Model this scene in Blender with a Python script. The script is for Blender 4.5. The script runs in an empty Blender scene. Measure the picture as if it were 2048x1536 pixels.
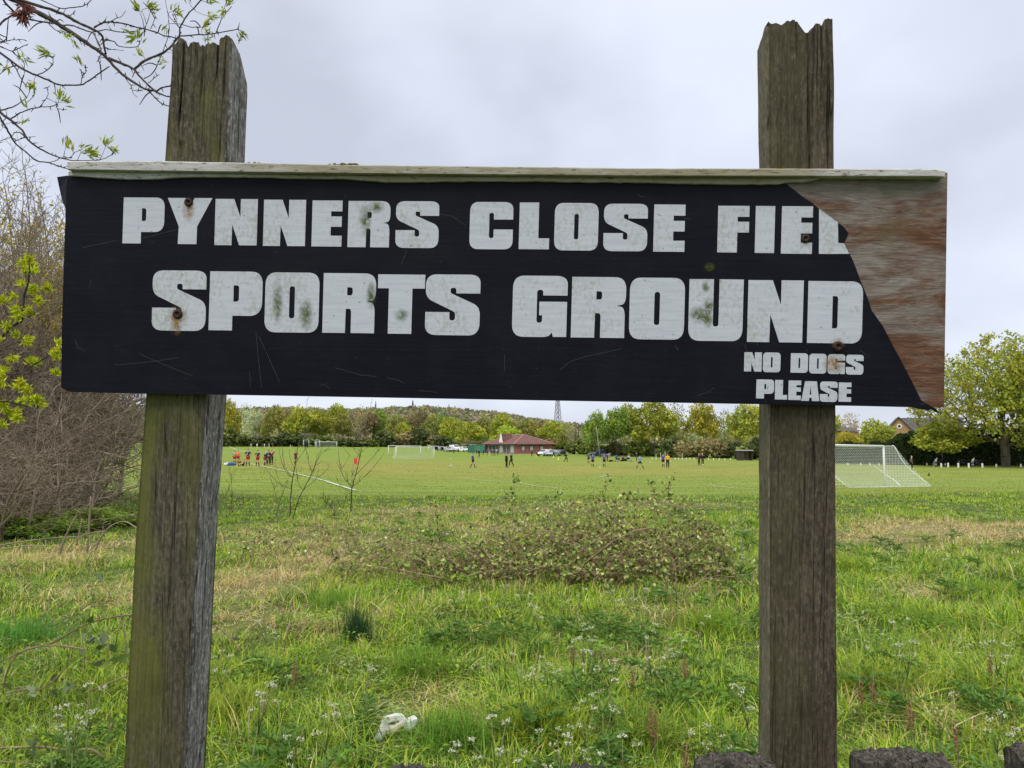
import bpy, bmesh, math, random
import numpy as np
from mathutils import Vector, Matrix
SC = bpy.context.scene
COL = SC.collection
PI = math.pi

# ------------------------------------------------------------ camera
CAM_Z = 1.70
F_PX = 1539.0                      # focal length in pixels of the 2048 px wide photograph
PITCH = math.atan((890.0 - 768.0) / F_PX)
cam_data = bpy.data.cameras.new('camera')
cam_data.sensor_width = 36.0
cam_data.lens = 36.0 * F_PX / 2048.0
cam_data.clip_start = 0.05
cam_data.clip_end = 6000.0
cam = bpy.data.objects.new('camera', cam_data)
COL.objects.link(cam)
cam.location = (0, 0, CAM_Z)
cam.rotation_euler = (PI / 2 + PITCH, 0, 0)
SC.camera = cam
SC.view_settings.view_transform = 'Standard'
SC.view_settings.look = 'None'
SC.view_settings.gamma = 1.0
SC.view_settings.exposure = 0.33
SC.cycles.max_bounces = 6
SC.cycles.diffuse_bounces = 3
SC.cycles.transparent_max_bounces = 6

# ------------------------------------------------------------ sun and sky (overcast)
SUN_EL, SUN_AZ = math.radians(52), math.radians(205)   # azimuth from +Y clockwise: behind the camera, a little left
sun_data = bpy.data.lights.new('sun', 'SUN')
sun_data.energy = 1.5
sun_data.angle = math.radians(28)
sun_data.color = (1.0, 0.93, 0.82)
sun = bpy.data.objects.new('sun', sun_data)
COL.objects.link(sun)
_sd = Vector((math.sin(SUN_AZ) * math.cos(SUN_EL), math.cos(SUN_AZ) * math.cos(SUN_EL), math.sin(SUN_EL)))
sun.rotation_euler = _sd.to_track_quat('Z', 'Y').to_euler()
sun.location = (-8, -20, 40)


class NT:
    """small helper for building node trees"""
    def __init__(self, tree):
        self.t = tree

    def n(self, kind, **kw):
        nd = self.t.nodes.new(kind)
        for k, v in kw.items():
            setattr(nd, k, v)
        return nd

    def put(self, sock, v):
        if hasattr(v, 'links') or isinstance(v, bpy.types.NodeSocket):
            self.t.links.new(v, sock)
        elif isinstance(v, (tuple, list)) and len(v) == 3 and sock.type == 'RGBA':
            sock.default_value = (*v, 1)
        else:
            sock.default_value = v

    def math(self, op, a, b=0.0, clamp=False):
        nd = self.n('ShaderNodeMath', operation=op, use_clamp=clamp)
        self.put(nd.inputs[0], a)
        self.put(nd.inputs[1], b)
        return nd.outputs[0]

    def mix(self, f, a, b, mode='MIX'):
        nd = self.n('ShaderNodeMix', data_type='RGBA', blend_type=mode)
        self.put(nd.inputs[0], f)
        self.put(nd.inputs[6], a)
        self.put(nd.inputs[7], b)
        return nd.outputs[2]

    def ramp(self, f, stops, mode='LINEAR'):
        nd = self.n('ShaderNodeValToRGB')
        nd.color_ramp.interpolation = mode
        els = nd.color_ramp.elements
        while len(els) < len(stops):
            els.new(0.5)
        for e, (p, c) in zip(els, stops):
            e.position = p
            e.color = (c, c, c, 1) if isinstance(c, (int, float)) else (*c, 1)
        self.put(nd.inputs[0], f)
        return nd.outputs[0]

    def coord(self, which='Object'):
        return self.n('ShaderNodeTexCoord').outputs[which]

    def vmap(self, v, scale=(1, 1, 1), loc=(0, 0, 0), rot=(0, 0, 0)):
        nd = self.n('ShaderNodeMapping')
        self.put(nd.inputs[0], v)
        nd.inputs[1].default_value = loc
        nd.inputs[2].default_value = rot
        nd.inputs[3].default_value = scale
        return nd.outputs[0]

    def noise(self, v, scale, detail=4.0, rough=0.55, dist=0.0, color=False):
        nd = self.n('ShaderNodeTexNoise')
        self.put(nd.inputs['Vector'], v)
        nd.inputs['Scale'].default_value = scale
        nd.inputs['Detail'].default_value = detail
        nd.inputs['Roughness'].default_value = rough
        nd.inputs['Distortion'].default_value = dist
        return nd.outputs['Color' if color else 'Fac']

    def bump(self, h, strength=0.5, dist=0.01):
        nd = self.n('ShaderNodeBump')
        nd.inputs['Strength'].default_value = strength
        nd.inputs['Distance'].default_value = dist
        self.put(nd.inputs['Height'], h)
        return nd.outputs[0]


def material(name, build=None, color=(0.5, 0.5, 0.5), rough=0.7, metal=0.0, spec=0.3):
    m = bpy.data.materials.new(name)
    m.use_nodes = True
    t = NT(m.node_tree)
    b = m.node_tree.nodes['Principled BSDF']
    b.inputs['Base Color'].default_value = (*color, 1)
    b.inputs['Roughness'].default_value = rough
    b.inputs['Metallic'].default_value = metal
    b.inputs['Specular IOR Level'].default_value = spec
    if build:
        build(t, b)
    return m


world = bpy.data.worlds.new('World')
SC.world = world
world.use_nodes = True
_t = NT(world.node_tree)
_bg = world.node_tree.nodes['Background']
_bg.inputs[1].default_value = 0.1
_sky = _t.n('ShaderNodeTexSky', sky_type='NISHITA')
_sky.sun_disc = False
_sky.sun_elevation = SUN_EL
_sky.sun_rotation = SUN_AZ
_v = _t.coord('Generated')
_sep = _t.n('ShaderNodeSeparateXYZ')
_t.put(_sep.inputs[0], _v)
_z = _t.math('MAXIMUM', _sep.outputs[2], 0.0)
_den = _t.math('ADD', _z, 0.45)
_cx = _t.math('DIVIDE', _sep.outputs[0], _den)
_cy = _t.math('DIVIDE', _sep.outputs[1], _den)
_comb = _t.n('ShaderNodeCombineXYZ')
_t.put(_comb.inputs[0], _cx)
_t.put(_comb.inputs[1], _cy)
_n1 = _t.noise(_t.vmap(_comb.outputs[0], (1.7, 1.7, 1), (3.1, 1.7, 0)), 1.0, 4, 0.5, 0.15)
_cloud = _t.ramp(_n1, [(0.34, (5.0, 5.3, 6.2)), (0.46, (6.1, 6.5, 7.55)), (0.60, (7.1, 7.5, 8.65))])
# the overhead part of an overcast sky is brighter than the part near the horizon
_zen = _t.ramp(_z, [(0.45, (1.0, 1.0, 1.0)), (1.0, (2.6, 2.45, 2.05))], 'EASE')
_cl = _t.mix(1.0, _cloud, _zen, 'MULTIPLY')
_t.put(_bg.inputs[0], _t.mix(0.9, _sky.outputs[0], _cl))

# ------------------------------------------------------------ tags and mesh helpers


def tag(o, label=None, cat=None, group=None, kind=None):
    if label:
        o['label'] = label
    if cat:
        o['category'] = cat
    if group:
        o['group'] = group
    if kind:
        o['kind'] = kind
    return o


def empty(name, loc=(0, 0, 0), rz=0.0, label=None, cat=None, group=None):
    o = bpy.data.objects.new(name, None)
    COL.objects.link(o)
    o.empty_display_size = 0.2
    o.location = loc
    o.rotation_euler = (0, 0, rz)
    return tag(o, label, cat, group)


def link(name, me, parent=None, mats=None):
    o = bpy.data.objects.new(name, me)
    COL.objects.link(o)
    if mats:
        for m in (mats if isinstance(mats, (list, tuple)) else [mats]):
            me.materials.append(m)
    if parent:
        o.parent = parent
    return o


def np_mesh(name, V, faces, cols=None, smooth=False, matidx=None):
    """V (n,3); faces: list of int arrays (m,k)"""
    me = bpy.data.meshes.new(name)
    V = np.asarray(V, dtype=np.float32)
    faces = [np.asarray(f, dtype=np.int32) for f in faces if len(f)]
    me.vertices.add(len(V))
    me.vertices.foreach_set('co', V.ravel())
    nl = sum(f.size for f in faces)
    npoly = sum(len(f) for f in faces)
    me.loops.add(nl)
    me.polygons.add(npoly)
    me.loops.foreach_set('vertex_index', np.concatenate([f.ravel() for f in faces]))
    sizes = np.concatenate([np.full(len(f), f.shape[1], dtype=np.int32) for f in faces])
    starts = np.zeros(npoly, dtype=np.int32)
    starts[1:] = np.cumsum(sizes)[:-1]
    me.polygons.foreach_set('loop_start', starts)
    me.polygons.foreach_set('loop_total', sizes)
    if matidx is not None:
        me.polygons.foreach_set('material_index', np.asarray(matidx, dtype=np.int32))
    if smooth:
        me.polygons.foreach_set('use_smooth', np.ones(npoly, dtype=bool))
    me.update(calc_edges=True)
    if cols is not None:
        a = me.color_attributes.new('Col', 'FLOAT_COLOR', 'POINT')
        c = np.ones((len(V), 4), dtype=np.float32)
        c[:, :3] = cols
        a.data.foreach_set('color', c.ravel())
    return me


def norm(a):
    return a / np.maximum(np.linalg.norm(a, axis=-1, keepdims=True), 1e-9)


def tubes_np(P0, P1, R0, R1, k=4):
    """independent tapered prisms"""
    P0, P1 = np.asarray(P0, float), np.asarray(P1, float)
    R0, R1 = np.asarray(R0, float), np.asarray(R1, float)
    n = len(P0)
    d = norm(P1 - P0)
    ref = np.where(np.abs(d[:, 2:3]) > 0.9, np.array([[1.0, 0, 0]]), np.array([[0, 0, 1.0]]))
    a = norm(np.cross(d, ref))
    b = np.cross(d, a)
    V = np.zeros((n, 2 * k, 3))
    for i in range(k):
        t = 2 * PI * i / k
        off = a * math.cos(t) + b * math.sin(t)
        V[:, i] = P0 + off * R0[:, None]
        V[:, k + i] = P1 + off * R1[:, None]
    base = (np.arange(n) * 2 * k)[:, None]
    F = []
    for i in range(k):
        j = (i + 1) % k
        F.append(np.concatenate([base + i, base + j, base + k + j, base + k + i], 1))
    return V.reshape(-1, 3), np.stack(F, 1).reshape(-1, 4)


class MB:
    """collects boxes, tubes, loops into one mesh"""
    def __init__(self):
        self.v, self.f, self.mi = [], [], []

    def add(self, vs, fs, mi=0):
        o = len(self.v)
        self.v += [tuple(v) for v in vs]
        for f in fs:
            self.f.append(tuple(i + o for i in f))
            self.mi.append(mi)
        return self

    def box(self, x0, x1, y0, y1, z0, z1, mi=0, M=None):
        vs = [Vector(p) for p in ((x0, y0, z0), (x1, y0, z0), (x1, y1, z0), (x0, y1, z0), (x0, y0, z1), (x1, y0, z1), (x1, y1, z1), (x0, y1, z1))]
        if M is not None:
            vs = [M @ v for v in vs]
        return self.add(vs, [(0, 3, 2, 1), (4, 5, 6, 7), (0, 1, 5, 4), (1, 2, 6, 5), (2, 3, 7, 6), (3, 0, 4, 7)], mi)

    def tube(self, pts, radii, k=8, mi=0, caps=True):
        pts = [Vector(p) for p in pts]
        if isinstance(radii, (int, float)):
            radii = [radii] * len(pts)
        rings = []
        prev = None
        for i, p in enumerate(pts):
            d = (pts[min(i + 1, len(pts) - 1)] - pts[max(i - 1, 0)])
            d = d.normalized() if d.length > 1e-9 else Vector((0, 0, 1))
            if prev is None:
                ref = Vector((1, 0, 0)) if abs(d.z) > 0.9 else Vector((0, 0, 1))
                a = d.cross(ref).normalized()
            else:
                a = (prev - d * prev.dot(d))
                a = a.normalized() if a.length > 1e-6 else d.orthogonal().normalized()
            prev = a
            b = d.cross(a)
            rings.append([p + (a * math.cos(2 * PI * j / k) + b * math.sin(2 * PI * j / k)) * radii[i] for j in range(k)])
        vs = [v for r in rings for v in r]
        fs = []
        for i in range(len(rings) - 1):
            for j in range(k):
                j2 = (j + 1) % k
                fs.append((i * k + j, i * k + j2, (i + 1) * k + j2, (i + 1) * k + j))
        if caps:
            fs.append(tuple(range(k))[::-1])
            fs.append(tuple((len(rings) - 1) * k + j for j in range(k)))
        return self.add(vs, fs, mi)

    def prism(self, poly, y0, y1, mi=0, M=None):
        """polygon in x,z extruded along y"""
        n = len(poly)
        vs = [Vector((x, y0, z)) for x, z in poly] + [Vector((x, y1, z)) for x, z in poly]
        if M is not None:
            vs = [M @ v for v in vs]
        fs = [tuple(range(n)), tuple(range(2 * n - 1, n - 1, -1))]
        for i in range(n):
            j = (i + 1) % n
            fs.append((i, i + n, j + n, j))
        return self.add(vs, fs, mi)

    def sphere(self, c, r, nu=10, nv=6, mi=0):
        if isinstance(r, (int, float)):
            r = (r, r, r)
        vs = [(c[0], c[1], c[2] - r[2])]
        for i in range(1, nv):
            t = -PI / 2 + PI * i / nv
            for j in range(nu):
                a = 2 * PI * j / nu
                vs.append((c[0] + r[0] * math.cos(t) * math.cos(a), c[1] + r[1] * math.cos(t) * math.sin(a), c[2] + r[2] * math.sin(t)))
        vs.append((c[0], c[1], c[2] + r[2]))
        fs = []
        for j in range(nu):
            j2 = (j + 1) % nu
            fs.append((0, 1 + j2, 1 + j))
            for i in range(nv - 2):
                a = 1 + i * nu
                fs.append((a + j, a + j2, a + nu + j2, a + nu + j))
            e = 1 + (nv - 2) * nu
            fs.append((e + j, e + j2, len(vs) - 1))
        return self.add(vs, fs, mi)

    def mesh(self, name, smooth=False):
        me = bpy.data.meshes.new(name)
        me.from_pydata(self.v, [], self.f)
        me.polygons.foreach_set('material_index', self.mi)
        if smooth:
            me.polygons.foreach_set('use_smooth', [True] * len(self.f))
        me.update()
        return me

    def build(self, name, mats, parent=None, smooth=False):
        return link(name, self.mesh(name, smooth), parent, mats)


def children(o):
    return [c for c in bpy.data.objects if c.parent == o]


def copy_tree(o, parent=None, kids=None):
    c = o.copy()
    COL.objects.link(c)
    if parent:
        c.parent = parent
    for ch in list(o.children):
        copy_tree(ch, c)
    return c


def noise2(x, y, seed=0):
    """value noise on arrays, 0..1"""
    x = np.asarray(x, float)
    y = np.asarray(y, float)
    xi, yi = np.floor(x).astype(np.int64), np.floor(y).astype(np.int64)
    fx, fy = x - xi, y - yi
    fx, fy = fx * fx * (3 - 2 * fx), fy * fy * (3 - 2 * fy)

    def h(a, b):
        n = (a * 374761393 + b * 668265263 + seed * 974634757) & 0xFFFFFFFF
        n = ((n ^ (n >> 13)) * 1274126177) & 0xFFFFFFFF
        return ((n ^ (n >> 16)) & 0xFFFF) / 65535.0
    return (h(xi, yi) * (1 - fx) + h(xi + 1, yi) * fx) * (1 - fy) + (h(xi, yi + 1) * (1 - fx) + h(xi + 1, yi + 1) * fx) * fy


# ------------------------------------------------------------ terrain and pixel rays
_dl = [0, 5, 20, 34, 47, 70, 82, 120, 150, 200, 268, 320, 400, 6000]
_hl = [1.7, 1.70, 1.75, 2.0, 2.08, 2.15, 2.25, 2.45, 2.5, 2.15, 1.55, 0.35, -1.2, -1.2]
_dr = [0, 5, 20, 34, 47, 70, 93, 120, 150, 190, 230, 268, 320, 400, 6000]
_hr = [1.7, 1.70, 1.75, 2.03, 2.5, 2.85, 3.1, 3.12, 3.0, 2.6, 1.95, 1.5, 0.5, -0.5, -0.5]


def terrain(x, y):
    x = np.asarray(x, float)
    y = np.asarray(y, float)
    d = np.maximum(y, 0.0)
    u = x / np.maximum(y, 4.0)
    t = np.clip((u + 0.33) / 0.28, 0, 1)
    w = t * t * (3 - 2 * t)
    h = np.interp(d, _dl, _hl) * (1 - w) + np.interp(d, _dr, _hr) * w
    fade = np.clip(1 - d / 40.0, 0, 1)
    return CAM_Z - h + fade * (noise2(x * 0.45, y * 0.45, 5) - 0.5) * 0.10


def tz(x, y):
    return float(terrain(x, y))


_fwd = Vector((0, math.cos(PITCH), math.sin(PITCH)))
_up = Vector((0, -math.sin(PITCH), math.cos(PITCH)))
_rt = Vector((1, 0, 0))
EYE = Vector((0, 0, CAM_Z))


def ray(px, py):
    return _fwd + _rt * ((px - 1024.0) / F_PX) + _up * ((768.0 - py) / F_PX)


def at(px, py, depth):
    """point on a pixel's ray at a given distance along y"""
    d = ray(px, py)
    return EYE + d * (depth / d.y)


def ground_at(px, py, above=0.0, y0=2.0, y1=420.0):
    """first point where the pixel's ray meets the ground (raised by `above`)"""
    d = ray(px, py)
    d = d / d.y
    prev = y0
    y = y0
    while y < y1:
        p = EYE + d * y
        if p.z < tz(p.x, p.y) + above:
            lo, hi = prev, y
            for _ in range(25):
                m = (lo + hi) / 2
                q = EYE + d * m
                if q.z < tz(q.x, q.y) + above:
                    hi = m
                else:
                    lo = m
            q = EYE + d * hi
            return Vector((q.x, q.y, tz(q.x, q.y)))
        prev = y
        y *= 1.01
    p = EYE + d * y1
    return Vector((p.x, p.y, tz(p.x, p.y)))


def on_ground(px, depth):
    x = (px - 1024.0) / F_PX * depth / math.cos(PITCH) * 1.0
    return Vector((x, depth, tz(x, depth)))


def height_for(py, depth):
    """world z seen at image row py at distance depth"""
    return at(1024, py, depth).z
# ------------------------------------------------------------ materials


def _foliage(name, trans=0.3, rough=0.6, use_obj=True, spec=0.25):
    def b(t, p):
        at_ = t.n('ShaderNodeAttribute', attribute_name='Col').outputs['Color']
        c = at_
        if use_obj:
            oi = t.n('ShaderNodeObjectInfo').outputs['Color']
            c = t.mix(1.0, at_, oi, 'MULTIPLY')
        t.put(p.inputs['Base Color'], c)
        p.inputs['Roughness'].default_value = rough
        tr = t.n('ShaderNodeBsdfTranslucent')
        t.put(tr.inputs[0], c)
        mx = t.n('ShaderNodeMixShader')
        mx.inputs[0].default_value = trans
        t.put(mx.inputs[1], p.outputs[0])
        t.put(mx.inputs[2], tr.outputs[0])
        t.put(t.t.nodes['Material Output'].inputs[0], mx.outputs[0])
    return material(name, b, spec=spec)


M_LEAF = _foliage('leaf', 0.3, 0.8, True, 0.06)
M_GRASS = _foliage('grass_blade', 0.3, 0.7, False, 0.08)
M_PETAL = _foliage('petal', 0.25, 0.75, False, 0.08)


def _bark(name, c0, c1, scale=6.0):
    def b(t, p):
        v = t.coord()
        n = t.noise(t.vmap(v, (scale, scale, scale * 0.35)), 1.0, 5, 0.6)
        t.put(p.inputs['Base Color'], t.ramp(n, [(0.3, c0), (0.7, c1)]))
        p.inputs['Roughness'].default_value = 0.9
        t.put(p.inputs['Normal'], t.bump(n, 0.5, 0.02))
    return material(name, b)


M_BARK = _bark('bark_grey', (0.045, 0.038, 0.03), (0.13, 0.115, 0.09))
M_BARK_FAR = _bark('bark_far', (0.07, 0.055, 0.04), (0.16, 0.135, 0.10), 1.5)
M_TWIG = _bark('twig_dark', (0.035, 0.028, 0.026), (0.10, 0.08, 0.07), 30)
M_TWIG_MOSSY = _bark('twig_mossy', (0.05, 0.05, 0.025), (0.13, 0.125, 0.06), 30)
M_SCRUB = _bark('scrub_twig', (0.14, 0.105, 0.075), (0.33, 0.265, 0.195), 3)
M_CANE = _bark('bramble_cane', (0.13, 0.075, 0.045), (0.38, 0.28, 0.18), 9)


def _post_wood(name, dark, light, moss, moss_amt, crack=0.6, vs=1.0):
    """weathered upright timber; grain runs along local y"""
    def b(t, p):
        v = t.coord()
        g = t.noise(t.vmap(v, (100 * vs, 6.0, 100 * vs)), 1.0, 5, 0.65, 0.6)
        g2 = t.noise(t.vmap(v, (280, 45, 280)), 1.0, 3, 0.6)
        blot = t.noise(v, 9.0, 5, 0.6)
        c = t.ramp(g, [(0.28, dark), (0.55, tuple((a + q) / 2 for a, q in zip(dark, light))), (0.78, light)])
        c = t.mix(t.ramp(g2, [(0.38, 0.55), (0.6, 0.0)]), c, tuple(a * 0.45 for a in dark))
        fur = t.noise(t.vmap(v, (150, 75, 150), (5, 2, 1)), 1.0, 5, 0.7)
        c = t.mix(t.ramp(fur, [(0.52, 0.0), (0.70, 0.6)]), c, tuple(min(1, a * 1.35) for a in light))
        c = t.mix(t.ramp(fur, [(0.30, 0.75), (0.44, 0.0)]), c, tuple(a * 0.5 for a in dark))
        ck = t.noise(t.vmap(v, (42, 0.9, 42), (2, 7, 3)), 1.0, 2, 0.5, 0.3)
        c = t.mix(t.ramp(ck, [(0.485, 0.0), (0.497, 0.9), (0.503, 0.9), (0.515, 0.0)]), c, tuple(a * 0.2 for a in dark))
        # algae grows in broad patches with a ragged edge
        sx = t.n('ShaderNodeSeparateXYZ')
        t.put(sx.inputs[0], v)
        mm = t.noise(t.vmap(v, (7, 2.2, 7), (4.3, 1.2, 0)), 1.0, 6, 0.65)
        edge = t.math('MULTIPLY', sx.outputs[0], -1.3)
        mm = t.math('SUBTRACT', t.math('MULTIPLY', mm, 1.7), 0.35)
        fac = t.ramp(t.math('ADD', mm, edge), [(0.40, 0.0), (0.66, moss_amt)])
        c = t.mix(fac, c, moss)
        c = t.mix(t.ramp(blot, [(0.25, 0.45), (0.55, 0.0)]), c, tuple(a * 0.5 for a in dark))
        t.put(p.inputs['Base Color'], c)
        p.inputs['Roughness'].default_value = 0.88
        hgt = t.math('ADD', t.math('ADD', t.math('MULTIPLY', g, 0.7), t.math('MULTIPLY', g2, 0.3)), t.math('MULTIPLY', fur, 0.6))
        t.put(p.inputs['Normal'], t.bump(hgt, crack, 0.006))
    return material(name, b, spec=0.15)


M_POST_A = _post_wood('post_wood_mossy', (0.058, 0.050, 0.033), (0.190, 0.168, 0.118), (0.125, 0.135, 0.030), 0.78)
M_POST_A_SIDE = _post_wood('post_wood_silver', (0.055, 0.048, 0.042), (0.62, 0.59, 0.55), (0.30, 0.29, 0.27), 0.0, 1.0, 0.6)
M_POST_B = _post_wood('post_wood_dark', (0.050, 0.040, 0.028), (0.165, 0.135, 0.098), (0.085, 0.084, 0.034), 0.35)
M_POST_B_SIDE = _post_wood('post_wood_tan', (0.10, 0.085, 0.055), (0.30, 0.27, 0.19), (0.12, 0.12, 0.06), 0.2)
M_PICKET = _post_wood('picket_wood', (0.022, 0.019, 0.016), (0.19, 0.168, 0.142), (0.06, 0.06, 0.03), 0.1, 1.0, 0.6)


def _panel(t, p):
    v = t.coord()
    g = t.noise(t.vmap(v, (16, 80, 40)), 1.0, 6, 0.74, 1.2)
    g2 = t.noise(t.vmap(v, (22, 330, 60)), 1.0, 4, 0.65, 1.2)
    big = t.noise(t.vmap(v, (3.4, 10.0, 5), (0.6, 3.5, 0)), 1.0, 6, 0.65, 1.2)
    grey = t.ramp(g, [(0.28, (0.15, 0.13, 0.112)), (0.52, (0.235, 0.205, 0.18)), (0.74, (0.33, 0.30, 0.275))])
    red = t.ramp(g, [(0.26, (0.055, 0.024, 0.014)), (0.52, (0.145, 0.066, 0.037)), (0.76, (0.27, 0.16, 0.11))])
    # the bared ply is redder low down and along the torn edge, silver and greenish at the top
    s = t.n('ShaderNodeSeparateXYZ')
    t.put(s.inputs[0], v)
    k = t.math('ADD', big, t.math('MULTIPLY', s.outputs[1], -0.45))
    c = t.mix(t.ramp(k, [(0.41, 0.0), (0.55, 0.95)]), grey, red)
    gm = t.math('ADD', t.noise(v, 7.0, 5, 0.6), t.math('MULTIPLY', s.outputs[1], 1.1))
    c = t.mix(t.ramp(gm, [(0.66, 0.0), (0.80, 0.55)]), c, (0.15, 0.145, 0.085))
    c = t.mix(t.ramp(g2, [(0.36, 0.35), (0.50, 0.0)]), c, (0.045, 0.03, 0.022))
    t.put(p.inputs['Base Color'], c)
    p.inputs['Roughness'].default_value = 0.85
    t.put(p.inputs['Normal'], t.bump(t.math('ADD', g, t.math('MULTIPLY', g2, 0.6)), 0.7, 0.004))


M_PANEL = material('bare_plywood', _panel, spec=0.15)


def _vinyl(t, p):
    v = t.coord()
    g = t.noise(t.vmap(v, (5, 230, 5)), 1.0, 3, 0.6, 0.3)
    w = t.noise(t.vmap(v, (11, 55, 5)), 1.0, 4, 0.6, 0.6)
    dust = t.noise(v, 6.0, 6, 0.7)
    c = t.ramp(g, [(0.30, (0.0052, 0.0054, 0.0098)), (0.70, (0.0084, 0.0086, 0.0140))])
    c = t.mix(t.ramp(dust, [(0.45, 0.0), (0.80, 0.22)]), c, (0.032, 0.032, 0.039))
    spk = t.noise(v, 190.0, 2, 0.5)
    c = t.mix(t.ramp(spk, [(0.73, 0.0), (0.80, 0.35)]), c, (0.14, 0.14, 0.13))
    t.put(p.inputs['Base Color'], c)
    p.inputs['Roughness'].default_value = 0.5
    t.put(p.inputs['Normal'], t.bump(t.math('ADD', t.math('MULTIPLY', g, 0.35), w), 0.16, 0.004))


M_VINYL = material('black_vinyl', _vinyl, spec=0.09)
M_SCRATCH = material('scratch', color=(0.085, 0.085, 0.092), rough=0.7)


def _letter(t, p):
    v = t.coord()
    fine = t.noise(t.vmap(v, (14, 160, 10)), 1.0, 4, 0.6)
    c = t.ramp(fine, [(0.25, (0.445, 0.47, 0.53)), (0.7, (0.55, 0.575, 0.64))])
    # algae speckle: more of it right of the post in the second word and in the middle of the board
    patch = t.noise(t.vmap(v, (7, 3.5, 7), (2.2, 0.4, 0)), 1.0, 4, 0.6)
    speck = t.noise(t.vmap(v, (150, 95, 90)), 1.0, 4, 0.7)
    f = t.math('ADD', t.math('MULTIPLY', patch, 0.55), t.math('MULTIPLY', speck, 0.62))
    c = t.mix(t.ramp(f, [(0.60, 0.0), (0.70, 0.38), (0.80, 0.72)]), c, (0.25, 0.26, 0.15))
    dots = t.noise(v, 120.0, 2, 0.5)
    c = t.mix(t.ramp(dots, [(0.70, 0.0), (0.76, 0.7)]), c, (0.13, 0.13, 0.11))
    t.put(p.inputs['Base Color'], c)
    p.inputs['Roughness'].default_value = 0.55
    t.put(p.inputs['Normal'], t.bump(fine, 0.15, 0.002))


M_LETTER = material('white_vinyl_letter', _letter, spec=0.3)
M_RUST_HALO = material('rust_stain', lambda t, p: (
    t.put(p.inputs['Base Color'], t.ramp(t.noise(t.coord(), 120.0, 4, 0.6), [(0.3, (0.10, 0.035, 0.012)), (0.7, (0.36, 0.20, 0.07))]))), rough=0.9)


def _stain(name, col, density):
    """thin stain film on the letters, its rim broken up by noise"""
    def b(t, p):
        v = t.coord()
        t.put(p.inputs['Base Color'], t.mix(t.noise(v, 70.0, 4, 0.6), tuple(a * 0.6 for a in col), tuple(min(1, a * 1.35) for a in col)))
        s = t.n('ShaderNodeAttribute', attribute_name='Col').outputs['Fac']
        f = t.math('MULTIPLY', s, t.ramp(t.noise(v, 160.0, 4, 0.65), [(0.33, 0.1), (0.62, 1.0)]))
        t.put(p.inputs['Alpha'], t.math('MULTIPLY', f, density, True))
        p.inputs['Roughness'].default_value = 0.85
    return material(name, b, spec=0.1)


M_STAIN_RUST = _stain('rust_run', (0.33, 0.19, 0.06), 1.1)
M_STAIN_ALGAE = _stain('algae_patch', (0.10, 0.13, 0.025), 1.1)
M_SCREW = material('rusty_screw', lambda t, p: (
    t.put(p.inputs['Base Color'], t.ramp(t.noise(t.coord(), 260.0, 4, 0.6), [(0.3, (0.012, 0.009, 0.009)), (0.75, (0.07, 0.035, 0.025))]))), rough=0.6, metal=0.3)


def _cap(t, p):
    v = t.coord()
    s = t.n('ShaderNodeSeparateXYZ')
    t.put(s.inputs[0], v)
    x = s.outputs[0]
    n = t.noise(t.vmap(v, (10, 55, 30)), 1.0, 6, 0.65)
    fine = t.noise(t.vmap(v, (60, 220, 120)), 1.0, 4, 0.7)
    c = t.ramp(n, [(0.3, (0.34, 0.33, 0.315)), (0.65, (0.56, 0.55, 0.54))])
    # algae on the middle run of the moulding only
    mid = t.ramp(t.math('ADD', t.math('MULTIPLY', x, 0.5), 0.5), [(0.22, 0.0), (0.30, 1.0), (0.76, 1.0), (0.86, 0.0)])
    a = t.math('MULTIPLY', mid, t.ramp(n, [(0.30, 1.0), (0.80, 0.45)]))
    c = t.mix(a, c, (0.255, 0.225, 0.130))
    c = t.mix(t.ramp(fine, [(0.34, 0.9), (0.44, 0.0)]), c, (0.09, 0.075, 0.05))
    lich = t.noise(t.vmap(v, (45, 130, 90), (7, 0, 0)), 1.0, 3, 0.5)
    c = t.mix(t.ramp(lich, [(0.66, 0.0), (0.72, 0.7)]), c, (0.30, 0.26, 0.07))
    t.put(p.inputs['Base Color'], c)
    p.inputs['Roughness'].default_value = 0.75
    t.put(p.inputs['Normal'], t.bump(t.math('ADD', n, t.math('MULTIPLY', fine, 0.7)), 0.6, 0.003))


M_CAP = material('flaking_white_paint', _cap, spec=0.2)
M_MOSS = material('moss', lambda t, p: (
    t.put(p.inputs['Base Color'], t.ramp(t.noise(t.coord(), 300.0, 3, 0.6), [(0.3, (0.05, 0.055, 0.012)), (0.7, (0.26, 0.21, 0.035))]))), rough=0.95)


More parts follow.
